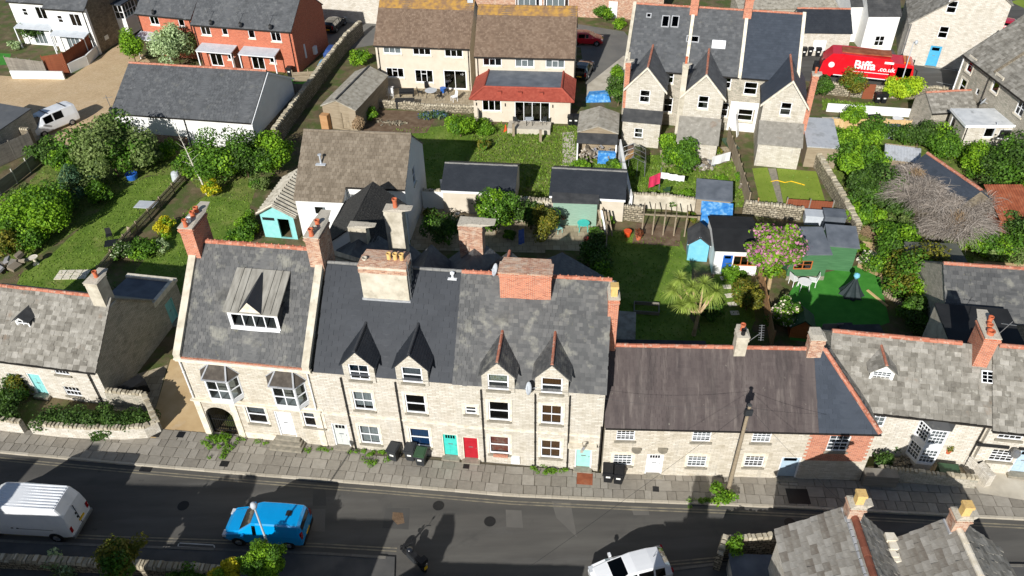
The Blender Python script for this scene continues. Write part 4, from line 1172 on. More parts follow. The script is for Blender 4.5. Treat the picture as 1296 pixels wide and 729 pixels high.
# back slope and hip end
P2 = Vector((w_ + .08, Dd.d + ov, DE - ov * tD + lift)); yb = Dd.d - DDP
tB = (DR - DE) / yb; V2 = Vector((0, -(yb + ov), (yb + ov) * tB)); L2 = w_ + .1
slope(Dd.root, P2, Vector((-L2, 0, 0)), V2, 'slate_purple', tiles=False, clip=[(0, 0), (L2, 0), (L2, V2.length), (w_ + .08 - hipx, V2.length)])
hp = [Vector((w_ + .08, -ov, DE - ov * tD + lift)), Vector((w_ + .08, Dd.d + ov, DE - ov * tB + lift)), Vector((hipx, DDP, DR + lift))]
slope(Dd.root, hp[0], Vector((0, Dd.d + 2 * ov, 0)), Vector((hipx - w_ - .08, 0, DR - DE + ov * tD)), 'stone_tile', .3, .22, .02, clip=[(0, 0), (Dd.d + 2 * ov, 0), (DDP + ov, (Vector((hipx - w_ - .08, 0, DR - DE + ov * tD))).length)], name='hip_roof')
ridge_run(Dd.root, (0, DDP, DR + lift), (hipx, DDP, DR + lift), 'ridge_red', .12)
ridge_run(Dd.root, (hipx, DDP, DR + lift + .02), (w_ + .04, -ov, DE - ov * tD + lift + .03), 'ridge_red', .13, .36)
MB().box(0, w_ + .1, -ov - .1, -ov, DE - ov * tD, DE - ov * tD + .08).build('gutter', 'dark_pipe', Dd.root)
q = Dd.loc(935, 440, 6.9); Dd.chim(q.x, DDP - .1, 6.0, 8.0, .62, .62, 'grey_render', pots=[(0, -.12, .4, 'black_iron', .13), (0, .18, .55, ORG, .13)], flash=.35, corbel=1)
q2 = Dd.loc(1031, 448, 6.9); Dd.chim(q2.x, DDP - .1, 5.9, 7.9, .75, .6, 'brick_weathered', flash=.3, corbel=1)
m = MB(); m.cyl((q.x + .4, DDP, 7.3), (q.x + 1.0, DDP, 8.0), .02, .02, 5); m.cyl((q.x + 1.0, DDP - .3, 7.7), (q.x + 1.0, DDP + .1, 8.5), .02, .02, 5)
for k in range(7): m.bar((q.x + .85, DDP - .28 + k * .06, 7.75 + .12 * k), (q.x + 1.15, DDP - .28 + k * .06, 7.75 + .12 * k), .02)
m.build('aerial', 'grey_metal', Dd.root)
Dd.chim(.25, DDP + .2, 4.5, 10.4, .55, .95, 'brick', pots=[(0, -.15, .75, 'buff_pot', .17, 1)], capmat='mortar', flash=False, corbel=1)
m = MB(); m.box(.2, 6.6, Dd.d, Dd.d + 1.9, 0, 2.7); m.box(6.8, 9.6, Dd.d, Dd.d + 1.7, 0, 2.6); m.build('rear_wall', 'stone_wall_grey', Dd.root)
m = MB(); m.box(.1, 6.75, Dd.d + .2, Dd.d + 2.0, 2.72, 2.84); m.box(6.75, 9.7, Dd.d + .2, Dd.d + 1.8, 2.62, 2.72); m.build('rear_roof', 'felt', Dd.root)
for px in (805, 838):
    xw, zw = Dd.px('f', px, 569); m = MB(); m.lathe([(.02, 0), (.2, .05), (.28, .14), (.28, .18)], 10, (xw, -.16, zw)); m.build('hanging_basket', 'sill_stone', Dd.root)
# --- stone tiled house with the two storey white bay
EA = R_(-10.5)
e0 = W(1103, 517, 3.95); uE = Vector((math.cos(EA), math.sin(EA), 0))
eo = e0 - uE * 2.3
E = Hs('stone_house', 'stone tiled house with tall white two storey bay window', eo, EA, 8.5, 6.2)
EE, ER = 3.95, 6.55
E.winpx('f', 1107, 531, 1.15, 1.1, nx=2, ny=1, bx=2, by=3, sill=None, curtain='curtain_white')
E.gable(dict(f='stone_wall', b='stone_wall_grey', l='stone_wall_grey', r='stone_wall_grey'), EE, EE, 3.1, ER)
xby = E.loc(1165, 586, .3).x
canted_bay(E.root, xby, .8, 1.75, 2.75, .7, .2, floors=2, nx=1, ny=2, bx=4, by=2, roofmat='slate_old', wallmat='stone_wall', hipmat=None, wall_h=.22, curtain='curtain_white')
E.roof('stone_tile', .42, .33, .032, ov=.2, vl=0, vr=0, ridge='ridge_red', rr=.14, jit=.22, dimin=.25, wob=.02, tname='stone_tiles', ridge_r=6.9)
xd_ = E.loc(1116, 478, 5.3).x
E.dormer(xd_, 1.25, E.zf(1.2) - .1, E.zf(1.2) + .72, E.zf(1.2) + 1.25, 'white_render', 'stone_tile', dict(w=1.0, h=.72, z=E.zf(1.2) - .02, nx=1, ny=2, bx=4, by=2, sill=None, fw=.05, curtain='curtain_white'), ridge='ridge_red', y0=1.2, cheek='stone_tile', tw=.35, ex=.28)
E.pipe('f', 8.3, .2, EE - .2)
sk = E.loc(1250, 470, 5.4)
q = E.loc(1247, 455, 6.5)
E.chim(q.x - .1, 2.9, 5.0, 8.0, .75, 1.5, 'brick', pots=[(-.1, -.45, .3, ORG, .2), (0, .1, .3, ORG, .15), (.1, .5, .5, ORG, .13)], flash=.6, corbel=2)
m = MB(); m.cyl((q.x + .5, 3, 7.6), (q.x + .9, 3.0, 8.6), .02, .02, 5); m.bar((q.x + .4, 3, 8.4), (q.x + 1.3, 3.2, 8.2), .03); m.build('aerial', 'grey_metal', E.root)
# continuation to the right
f0 = eo + uE * 8.5 - Vector((-uE.y, uE.x, 0)) * .25
Fh = Hs('stone_house', 'old stone tiled house with small paned windows and blue white door', f0, EA + R_(1), 9.0, 6.6)
for px, py in ((1281, 549), (1268.5, 577)): Fh.winpx('f', px, py, 1.25, .95, **dict(G12, bx=4, surround=None))
Fh.winpx('f', 1330, 565, 1.2, .95, **dict(G12, surround=None))
Fh.doorpx('f', 1288, 598, 1.0, 1.9, 'pale_blue_paint', z=.3, glaze=2, frame='white_paint')
Fh.gable('stone_wall', 3.85, 3.85, 3.3, 6.7)
Fh.roof('stone_tile', .42, .33, .032, ov=.2, vl=0, vr=0, ridge='ridge_red', rr=.14, jit=.22, dimin=.25, wob=.02, tname='stone_tiles', ridge_l=.3)
x, z = Fh.px('f', 1283, 566)
m = MB(); m.box(x - 1.9, x - .25, -.1, .01, z - .1, z + .08); m.box(x + .25, x + 1.6, -.1, .01, z - .1, z + .08); m.build('sign_board', 'black_plastic', Fh.root)
sm = MB(); sm.lathe([(.02, 0), (.2, .1), (.24, .3), (.2, .5), (.02, .6)], 10, (x, -.4, z - .35)); sm.build('lantern', 'grey_metal', Fh.root)
rl = MB(); t_E = (ER - EE) / 3.1
rl.box(-.45, .45, -.35, .35, -.03, .05)
o = rl.build('rooflight', 'upvc', E.root, loc=(q.x + .45, 1.75, E.zf(1.75) + .17)); o.rotation_euler = (math.atan(t_E), 0, 0)
gm = MB()
for i in range(3):
    for j in range(3): gm.box(-.4 + i * .27, -.17 + i * .27, -.3 + j * .2, -.13 + j * .2, .05, .056)
gm.build('pane', 'car_glass', o)
# --- stone cottage at the left end of the street
l0 = W(0, 452, 3.25); l1 = W(120, 467, 3.25); dl = l1 - l0; angL = math.atan2(dl.y, dl.x)
lo = l1 - dl.normalized() * 11.0
Lc = Hs('stone_cottage', 'stone tiled cottage with teal front door beside clipped hedge', lo, angL, 11.0, 6.6)
LE, LRg = 3.25, 6.1
for px, py, w, h in ((77.5, 470, 1.0, .6), (92, 495.5, 1.1, .8)): Lc.winpx('f', px, py, w, h, nx=1, ny=2, bx=4, sill='sill_stone', fw=.05)
Lc.winpx('f', 20, 478, 1.0, .7, nx=1, ny=2, bx=4, fw=.05)
Lc.doorpx('f', 60, 508, .95, 1.85, 'pale_teal', z=.2, glaze=0, frame='white_paint')
Lc.gable(dict(f='stone_wall', b='stone_wall_grey', l='stone_wall_grey', r='stone_wall_grey'), LE, LE, 3.3, LRg)
Lc.roof('stone_tile', .42, .34, .032, ov=.2, vl=.1, vr=.12, ridge='ridge_red', rr=.12, jit=.22, dimin=.2, wob=.02, tname='stone_tiles', ridge_r=10.2)
xq = Lc.loc(33, 412, 4.6)
yq = 1.5; zq = Lc.zf(yq)
Lc.dormer(xq.x, .95, zq - .1, zq + .6, zq + .95, 'white_render', 'felt', dict(w=.72, h=.55, z=zq + .05, nx=2, ny=2, sill=None, fw=.05), ridge=None, y0=yq, cheek='felt', tiles=False)
Lc.chim(10.55, 3.3, 5.3, 7.6, .85, .95, 'grey_render', pots=[(.1, .1, .55, ORG, .14)], flash=.35, corbel=1, band=.15)
Lc.pipe('f', 10.9 - .5, .15, LE - .1)
# rear lean-to with teal door
m = MB(); wall_mesh(m, (11.0, 6.6), (0, 1), 0, [(0, 2.9), (2.9, 2.6)], [(1.0, 1.95, .1, 2.0)]); wall_mesh(m, (11.0, 9.5), (-1, 0), 0, [(0, 2.6), (3.6, 2.6)]); wall_mesh(m, (7.4, 9.5), (0, -1), 0, [(0, 2.6), (2.9, 2.6)])
m.build('rear_wall', 'stone_wall_grey', Lc.root)
door(Lc.root, (11.0, 6.6), (0, 1), 1.475, .1, .95, 1.9, 'pale_teal', frame='pale_teal')
m = MB(); m.prism([(7.4, 6.5, 2.95), (10.8, 6.5, 2.95), (10.8, 9.3, 2.65), (7.4, 9.3, 2.65)], (0, 0, .06)); m.build('rear_roof', 'felt_grey', Lc.root)
m = MB(); m.box(7.3, 11.1, 9.25, 9.6, 2.62, 2.85); m.box(10.82, 11.08, 6.6, 9.25, 2.6, 3.0); m.build('parapet', 'dressed_stone', Lc.root)
# --- two gabled cottages on the near side, bottom right
def near_cottage(name, label, rp, half_l, half_r, ez, rz_, ang, chx, ridge, single):
    # frame: front = left eave side; local x runs from the street towards the camera
    aw_ = R_(ang)                                   # ridge direction, right of forward
    fwd = Vector((math.sin(aw_), math.cos(aw_), 0)); rgt = Vector((fwd.y, -fwd.x, 0))
    L_ = 11.0
    o_ = Vector((rp[0], rp[1], 0)) - rgt * half_l
    H = Hs(name, label, o_, math.atan2(-fwd.y, -fwd.x), L_, half_l + half_r)
    return H
for nm, lab, rp, hl, hr, ez, rz_, ang_, ridge in (
        ('stone_cottage', 'near cottage roof of mottled stone tiles with red ridge tiles', (15.1, 21.3), 2.75, 2.3, 4.5, 6.5, 4.0, 'ridge_red'),
        ('stone_cottage', 'near cottage roof of grey stone tiles with mortared stone ridge', (19.45, 20.6), 2.05, 2.7, 4.6, 6.5, 3.0, 'dressed_stone')):
    H = near_cottage(nm, lab, rp, hl, hr, ez, rz_, ang_, 0, ridge, True)
    H.gable(dict(f='stone_wall', b='stone_wall', l='stone_wall', r='stone_wall'), ez, ez - .3, hl, rz_)
    tf = (rz_ - ez) / hl
    # large stone tiles: each a piece of its own on the slope that faces the picture
    ovv = .2; tb = (rz_ - ez + .3) / hr
    P0 = Vector((-.15, -ovv, ez - ovv * tf + .1)); V = Vector((0, hl + ovv, (hl + ovv) * tf)); U = Vector((11.2, 0, 0))
    rf = MB().prism([P0, P0 + U, P0 + U + V, P0 + V], -U.normalized().cross(V.normalized()) * .1).build('roof', 'stone_dark', H.root)
    vis_len = 4.6
    def piece(P0, U, V, parent, n0, n1, indiv, tw=.42, ex=.36):
        r = tile_field(P0, U, V, tw, ex, .034, None, .2, (), .12, .02)
        Vt, Fq = r; cnt = len(Vt) // 8
        for k in range(cnt if indiv else 0):
            vv = Vt[k * 8:k * 8 + 8]; c = vv.mean(0)
            me = fastmesh('stone_tile', vv - c, np.array([(0, 1, 2, 3), (4, 5, 1, 0), (5, 6, 2, 1), (7, 4, 0, 3)]), 'stone_tile_piece')
            link('stone_tile', me, parent, None, tuple(c))
        if not indiv: link('stone_tiles', fastmesh('stone_tiles', Vt, Fq, 'stone_tile'), parent, 'stuff')
    if 'stone_tile_piece' not in MT:
        surf('stone_tile_piece', [(100, 90, 80), (128, 123, 114), (146, 142, 134), (172, 168, 160)], .93, 2.5, objrand=.6, bump=.7, bscale=14, spots=[((92, 84, 74), 2.2, .6, .74, .6), ((204, 202, 190), 3.5, .6, .75, .5), ((134, 108, 88), .7, .62, .72, .7)])
    piece(P0, Vector((vis_len, 0, 0)), V, rf, 0, 0, True)
    piece(P0 + Vector((vis_len, 0, 0)), Vector((11.2 - vis_len, 0, 0)), V, rf, 0, 0, False)
    P2 = Vector((11.05, hl + hr + ovv, ez - .3 - ovv * tb + .1)); V2 = Vector((0, -(hr + ovv), (hr + ovv) * tb))
    rb = MB().prism([P2, P2 - U, P2 - U + V2, P2 + V2], -(-U).normalized().cross(V2.normalized()) * .1).build('roof', 'stone_dark', H.root)
    piece(P2, -U, V2, rb, 0, 0, False)
    if ridge == 'ridge_red':
        ridge_run(H.root, (.3, hl, rz_ + .1), (11, hl, rz_ + .1), 'ridge_dark', .16, .45, single=True)
        m = MB()
        for k in range(14): m.box(.4 + k * .36, .4 + k * .36 + .3, hl - .34, hl - .16, rz_ - .12, rz_ - .02 + .03)
        m.build('ridge_mortar', 'lead_flash', H.root)
    else: ridge_run(H.root, (.3, hl, rz_ + .08), (11, hl, rz_ + .08), ridge, .14, .5, single=True)
    chimney(H.root, .25, hl, rz_ - .7, rz_ + .75, .62, .62, 'brick_weathered', pots=[(0, .05, .75, 'buff_pot', .17, 1)], corbel=2, flash=.5, band=.22)
m = MB()
for k, (px, py) in enumerate(((1128, 678), (1133, 688), (1129, 697), (1137, 702))):
    q = W(px, py, 4.9); m.prism([(q.x - .25, q.y - .2, 4.4), (q.x + .28, q.y - .22, 4.4), (q.x + .22, q.y + .2, 4.4), (q.x - .2, q.y + .22, 4.4)], (0, 0, .45 - .05 * k))
vs_ = m.build('valley_stones', 'dressed_stone'); tag(vs_, 'pale boulders wedged in the valley between the two near roofs', 'stones')
# ---------------------------------------------------------------- houses behind the terrace
def eave_house(name, label, eL, eR, ze, d, cat='house', ext_l=0.0, ext_r=0.0, ang=None):
    a, b = W(*eL, ze), W(*eR, ze); dd = b - a
    an = math.atan2(dd.y, dd.x) if ang is None else ang
    u = Vector((math.cos(an), math.sin(an), 0)); L = dd.dot(u)
    o = a - u * ext_l
    return Hs(name, label, o, an, L + ext_l + ext_r, d, cat)
def depth_house(name, label, ridge_px, rz, ang, L, hl, hr, cat='house'):
    """ridge runs away from the camera; wall 'r' is the gable that faces us, 'f' the left eaves, 'b' the right eaves"""
    aw = R_(ang); fwd = Vector((math.sin(aw), math.cos(aw), 0)); rgt = Vector((fwd.y, -fwd.x, 0))
    n = W(*ridge_px, rz); n.z = 0
    o = n + fwd * L - rgt * hl
    return Hs(name, label, o, math.atan2(-fwd.y, -fwd.x), L, hl + hr, cat)
CAS = dict(nx=3, ny=1, sill='dressed_stone', extra=((.333, .68, .667, .68),), fw=.08)
# modern brick terrace
for lab, eL, eR, wins, ext in (('red brick terrace block with dark slates and glazed canopies', (242.7, 29), (368.6, 38.3), [(260, 38, 1.2), (284, 38, .7), (318, 42, .8), (349, 46, 1.2)], .0),
                               ('red brick terrace end behind silver leaved tree', (172, 15.3), (239, 22), [(195, 25, 1.2), (229, 27, .8)], .3)):
    H = eave_house('brick_house', lab, eL, eR, 5.0, 8.2, ext_r=ext)
    for px, py, w in wins: H.winpx('f', px, py, w, 1.15, nx=2 if w > 1 else 1, ny=1, sill='dressed_stone', curtain='curtain_white', cov=.3)
    dl = [(286.5, 69), (341, 80)] if ext == 0 else [(210, 58)]
    for px, py in dl:
        x, z = H.px('f', px - 14, py); H.win('f', x, .08, 1.6, 2.1, nx=2, ny=1, sill=None, fw=.1)
        x2 = x + 1.9; H.win('f', x2, 1.0, .8, 1.0, nx=1, ny=1, sill='dressed_stone')
        c = MB(); xc = x + .9
        for xx in (xc - 2.1, xc + 2.1): c.bar((xx, -1.5, 0), (xx, -1.5, 2.35), .12)
        c.bar((xc - 2.2, -1.5, 2.4), (xc + 2.2, -1.5, 2.4), .14); c.bar((xc - 2.1, -1.5, 2.4), (xc - 2.1, 0, 2.7), .1); c.bar((xc + 2.1, -1.5, 2.4), (xc + 2.1, 0, 2.7), .1)
        co = c.build('canopy', 'upvc', H.root)
        MB().prism([(xc - 2.2, -1.65, 2.46), (xc + 2.2, -1.65, 2.46), (xc + 2.2, -.02, 2.76), (xc - 2.2, -.02, 2.76)], (0, 0, .04)).build('canopy_roof', 'plaster_grey', co)
    H.gable('brick_new', 5.0, 5.0, 4.1, 8.0)
    H.roof('slate', .35, .26, .012, ov=.25, ridge='ridge_grey', gut='dark_pipe', jit=.05)
    H.pipe('f', .15, .1, 4.8); H.pipe('f', H.w - .3, .1, 4.8)
    for k in range(1 if ext else 3):
        xx = 2.2 + k * 3.6
        m = MB(); m.cyl((xx, .15, 5.1), (xx, .15, 6.7), .025, .025, 5); m.bar((xx - .3, .15, 6.6), (xx + .5, .15, 6.75), .03); m.bar((xx, -.1, 6.3), (xx, .4, 6.35), .02); m.build('aerial', 'grey_metal', H.root)
        dish(H.root, (xx + .35, -.1, 5.25), (-.3, -.9, .4), .3, 'black_plastic')
    if ext == 0:
        m = MB(); m.box(H.w + .002, H.w + .12, 2.0, 2.2, 1.0, 2.6); m.box(H.w + .002, H.w + .3, 4.0, 4.6, .6, 1.5); m.build('flue', 'upvc', H.root)
# white rendered houses, top left
c2 = W(127, 69); an = R_(-13)
u = Vector((math.cos(an), math.sin(an), 0)); nv = Vector((-u.y, u.x, 0))
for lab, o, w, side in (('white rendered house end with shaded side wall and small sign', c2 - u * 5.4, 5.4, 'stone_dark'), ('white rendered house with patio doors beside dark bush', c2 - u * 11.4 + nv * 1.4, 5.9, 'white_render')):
    H = Hs('rendered_house', lab, o, an, w, 9.5)
    H.win('f', w * .3, 3.6, .7, .9, nx=1, ny=2, sill='white_paint'); H.win('f', w * .68, 3.3, 1.4, 1.5, nx=2, ny=1, sill='white_paint')
    H.win('f', w * .42, .1, 1.9, 2.1, nx=3, ny=1, sill=None, fw=.1, curtain='curtain_white'); H.win('f', w * .82, .3, .8, 1.8, nx=1, ny=1, sill=None)
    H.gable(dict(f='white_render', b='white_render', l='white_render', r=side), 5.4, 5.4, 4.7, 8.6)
    H.roof('slate', .35, .26, .012, ov=.25, ridge='ridge_grey', jit=.05)
    MB().prism([(w * .08, -1.3, 2.45), (w * .95, -1.3, 2.45), (w * .95, -.01, 2.75), (w * .08, -.01, 2.75)], (0, 0, .08)).build('canopy_roof', 'plaster_grey', H.root)
    c = MB(); c.bar((w * .1, -1.25, 0), (w * .1, -1.25, 2.45), .12); c.bar((w * .92, -1.25, 0), (w * .92, -1.25, 2.45), .12); c.build('canopy', 'upvc', H.root)
    H.pipe('f', w - .35, .1, 5.2)
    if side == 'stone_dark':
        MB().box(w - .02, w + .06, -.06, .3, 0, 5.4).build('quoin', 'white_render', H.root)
        m = MB(); m.box(w + .002, w + 1.3, 4.6, 7.4, .6, .9); m.build('bay_base', 'upvc', H.root)
        window(H.root, (w + 1.3, 4.7), (0, 1), 1.3, 2.6, 2.6, 1.7, nx=4, ny=2, sill=None); window(H.root, (w, 4.7), (1, 0), .65, 2.6, 1.3, 1.7, nx=2, ny=2, sill=None)
        MB().box(w + .002, w + 1.28, 4.72, 7.3, .9, 2.58).build('bay_base', 'white_render', H.root)
        MB().prism([(w, 4.5, 4.35), (w + 1.45, 4.5, 4.35), (w + 1.45, 7.5, 4.35), (w, 7.5, 4.35)], (0, 0, .15)).build('bay_roof', 'slate_blue', H.root)
        sg = MB(); sg.box(w + .02, w + .06, 1.6, 2.3, 1.1, 1.6); sg.build('notice', 'plate_white', H.root)
# white hall with grey slates
H = eave_house('white_hall', 'long white rendered hall with weathered grey slate roof', (141.7, 141.7), (318, 154), 3.0, 9.7, 'building')
H.gable(dict(f='white_render', b='white_render', l='white_render', r='white_render'), 3.0, 3.0, 4.85, 5.8)
H.roof('slate', .3, .22, .012, ov=.2, ridge='ridge_red', rr=.12, gut='dark_pipe')
H.pipe('f', H.w * .52, .1, 2.9); MB().box(0.4, H.w * .5, -.03, .0, 0.02, .9).build('plinth', 'brick_weathered', H.root)
m = MB(); m.prism([(H.w + .14, -.3, 2.92), (H.w + .14, 4.85, 5.78), (H.w + .14, 10, 2.92), (H.w + .14, 10, 2.72), (H.w + .14, 4.85, 5.58), (H.w + .14, -.3, 2.72)], (.06, 0, 0)); m.build('barge_board', 'upvc', H.root)
dish(H.root, (.3, -.25, 3.3), (-.3, -.9, .4), .35, 'black_plastic')
m = MB(); m.cyl((-.1, .2, 3), (-.2, .2, 4.6), .03, .03, 5); m.bar((-.6, .2, 4.3), (.5, .2, 4.5), .03); m.build('aerial', 'grey_metal', H.root)
MB().box(H.w + .002, H.w + .04, .0, 9.6, 0.02, 1.2).build('plinth', 'rubble', H.root)
# cream rendered pair
H = eave_house('rendered_house', 'cream rendered house with three upper casements above patio', (474, 54), (594, 58.6), 4.95, 8.0)
for px, py in ((496, 60.5), (533.6, 62.5), (574, 65)): H.winpx('f', px, py + 1, 1.95, 1.1, **dict(CAS, curtain='curtain_white' if px < 510 else None))
H.winpx('f', 500, 92, 1.95, 1.1, **CAS); H.winpx('f', 536.7, 96.5, 2.0, 1.45, **CAS)
x, z = H.px('f', 577, 115); H.win('f', x, .1, 2.5, 2.15, nx=2, ny=1, sill=None, fw=.1)
H.gable('cream_render', 4.95, 4.95, 4.0, 8.3)
H.roof('red_brown_tile', .22, .2, .02, ov=.3, ridge='lichen_tile', rr=.18, jit=.08, tname='tiles')
slope(H.front, H.fp0 + Vector((0, 3.3, 3.3 * 3.35 / 4 + .05)), Vector((H.w + .1, 0, 0)), Vector((0, 1.0, 3.35 / 4)), 'lichen_tile', tiles=False, thick=.03, name='lichen_band')
H.pipe('f', .3, .1, 4.8); H.pipe('f', H.w - .15, .1, 4.8)
H.chim(H.w - .4, 4.1, 7.6, 9.6, .6, .9, 'plaster_grey', flash=False, corbel=1)
K1 = H
H = eave_house('rendered_house', 'cream rendered house with red tiled flat topped extension', (601, 68), (727, 71), 4.95, 8.0)
for px, py in ((623, 76), (664, 77.5), (702.6, 78.5)): H.winpx('f', px, py + 1, 1.95, 1.1, **dict(CAS, curtain='curtain_white' if px > 640 else None))
H.gable('cream_render', 4.95, 4.95, 4.0, 8.3)
H.roof('red_brown_tile', .22, .2, .02, ov=.3, ridge='lichen_tile', rr=.18, jit=.08, tname='tiles')
slope(H.front, H.fp0 + Vector((0, 3.5, 3.5 * 3.35 / 4 + .05)), Vector((H.w + .1, 0, 0)), Vector((0, .8, 3.35 / 4 * .8)), 'lichen_tile', tiles=False, thick=.03, name='lichen_band')
H.pipe('f', .25, 2.5, 4.8)
ea, eb = W(601, 151.5), W(721, 158.5)
ex0 = H.M.inverted() @ ea; ex1 = H.M.inverted() @ eb
xa, xb, yf = ex0.x, ex1.x, (ex0.y + ex1.y) / 2
we = xb - xa
m = MB()
xw_, _z = H.px('f', 622, 129, -yf); xd_, _z2 = H.px('f', 673.5, 150, -yf)
hl_ = [(xw_ - xa - .95, xw_ - xa + .95, 1.15, 2.3), (xd_ - xa - 1.75, xd_ - xa + 1.75, .1, 2.25)]
wall_mesh(m, (xa, yf), (1, 0), 0, [(0, 2.5), (we, 2.5)], hl_); wall_mesh(m, (xb, yf), (0, 1), 0, [(0, 2.5), (-yf, 2.5)]); wall_mesh(m, (xa, 0), (0, -1), 0, [(0, 2.5), (-yf, 2.5)])
m.build('extension_wall', 'cream_render', H.root)
window(H.root, (xa, yf), (1, 0), xw_ - xa, 1.15, 1.9, 1.15, **dict(CAS, extra=()))
window(H.root, (xa, yf), (1, 0), xd_ - xa, .1, 3.5, 2.15, nx=4, ny=1, sill=None, fw=.08)
ov_ = .35; zi = 3.25; inn = .95
E0 = [Vector((xa - ov_, yf - ov_, 2.5)), Vector((xb + ov_, yf - ov_, 2.5)), Vector((xb + ov_, -.02, 2.5)), Vector((xa - ov_, -.02, 2.5))]
I0 = [Vector((xa + inn, yf + inn, zi)), Vector((xb - inn, yf + inn, zi)), Vector((xb - inn, -.02, zi)), Vector((xa + inn, -.02, zi))]
for p0, p1, q0, q1 in ((0, 1, 0, 1), (1, 2, 1, 2), (3, 0, 3, 0)):
    U = E0[p1] - E0[p0]; uu = U.normalized(); Vn = (I0[q0] - E0[p0]); Vn = Vn - uu * Vn.dot(uu)
    cl = [(0, 0), (U.length, 0), ((I0[q1] - E0[p0]).dot(uu), Vn.length), ((I0[q0] - E0[p0]).dot(uu), Vn.length)]
    slope(H.root, E0[p0], U, Vn, 'red_tile', .2, .17, .014, clip=cl, name='extension_roof', jit=.05)
MB().poly(I0).build('extension_flat_roof', 'felt_grey', H.root)
for a_, b_ in ((E0[0], I0[0]), (E0[1], I0[1])): ridge_run(H.root, a_ + Vector((0, 0, .05)), b_ + Vector((0, 0, .06)), 'red_tile', .11)
ridge_run(H.root, I0[0] + Vector((0, 0, .04)), I0[1] + Vector((0, 0, .04)), 'red_tile', .1); ridge_run(H.root, I0[1] + Vector((0, 0, .04)), I0[2] + Vector((0, 0, .04)), 'red_tile', .1); ridge_run(H.root, I0[3] + Vector((0, 0, .04)), I0[0] + Vector((0, 0, .04)), 'red_tile', .1)
for k in (.27, .48, .7):
    m = MB(); xx = xa + we * k; m.box(xx - .2, xx + .2, yf + .2, yf + .55, 2.85, 3.12); m.build('roof_vent', 'red_tile', H.root)
for k in (.03, .33, .82):
    m = MB(); m.cyl((xa + we * k, yf - .08, 1.75), (xa + we * k, yf - .08, 2.05), .05, .05, 8); m.build('wall_lamp', 'black_iron', H.root)
K2 = H
# Victorian terrace with rear wings
vL, vR = W(791, 85.5, 5.6), W(1010, 102.5, 5.6); vd = vR - vL; vang = math.atan2(vd.y, vd.x); vu = vd.normalized()
def vx_at(px, py): return (W(px, py, 5.6) - vL).dot(vu)
xs = [0, vx_at(868.5, 91.5), vx_at(937, 97), vd.length]
for i, (lab, mt) in enumerate((('stone terraced house with three rooflights in patchy slates', 'slate'), ('stone terraced house with one white rooflight beside ridge chimneys', 'slate'), ('stone terraced house with plain dark new slate roof', 'slate_blue'))):
    H = Hs('terraced_house', lab, vL + vu * xs[i], vang, xs[i + 1] - xs[i], 10.6)
    wl = [[(846, 97.5, 1.0, 1.25), (844.5, 133, 1.0, 1.5)], [(918.5, 104, 1.0, 1.25), (915.5, 139, .9, 1.4)], [(950, 112, 1.2, 1.25), (943, 145.5, 1.4, 1.2)]][i]
    for px, py, w, h in wl: H.winpx('f', px, py, w, h, nx=1, ny=2, sill='dressed_stone', frame='upvc')
    H.gable('stone_wall_grey', 5.6, 5.6, 5.3, 9.8)
    H.roof(mt, .32, .26, .013, ov=.15, vl=-.1, vr=-.1, ridge='ridge_red', rr=.12, jit=.2 if i < 2 else .05)
    for xx in ([0] if i == 0 else []) + [H.w - .1]:
        m = MB(); m.prism([(xx - .12, -.2, 5.5), (xx - .12, -.2, 5.85), (xx - .12, 5.3, 10.1), (xx - .12, 10.8, 5.9), (xx - .12, 10.8, 5.5), (xx - .12, 5.3, 9.7)], (.3, 0, 0)); m.build('parapet', 'dressed_stone' if xx else 'grey_render', H.root)
    if i < 2: H.chim(H.w - .05, 5.3, 9.4, 11.4, .75, 1.6, 'brick', pots=[(0, -.4, .4, ORG, .12), (0, .3, .4, ORG, .12)], flash=False)
    ro = [[(819, 44, .5, .5), (840.5, 43.5, .75, 1.25), (852.5, 44.5, .75, 1.25)], [(878, 40, 1.2, .7), (912, 41, 1.25, .85)], []][i]
    tt = (9.8 - 5.6) / 5.3
    for k, (px, py, w, h) in enumerate(ro):
        q = H.loc(px, py, 8.2); q = H.loc(px, py, H.zf(q.y) + .15)
        white = (i == 1 and k == 1)
        m = MB(); m.box(-w / 2, w / 2, -h / 2, h / 2, 0, .09)
        o = m.build('rooflight', 'upvc' if white else 'lead_flash', H.root, loc=(q.x, q.y, H.zf(q.y) + .12)); o.rotation_euler = (math.atan(tt), 0, 0)
        MB().box(-w / 2 + .1, w / 2 - .1, -h / 2 + .1, h / 2 - .1, .091, .1).build('pane', 'white_cloth' if white else 'car_glass', o)
    if i == 2:
        xx, zz = H.px('f', 944, 147); m = MB(); wall_mesh(m, (xx - 1.6, -.03), (1, 0), .05, [(0, 3.1), (3.0, 3.1)], [(1.6 - .85, 1.6 + .75, zz - .75, zz + .75)], .02); m.build('rendered_panel', 'white_render', H.root)
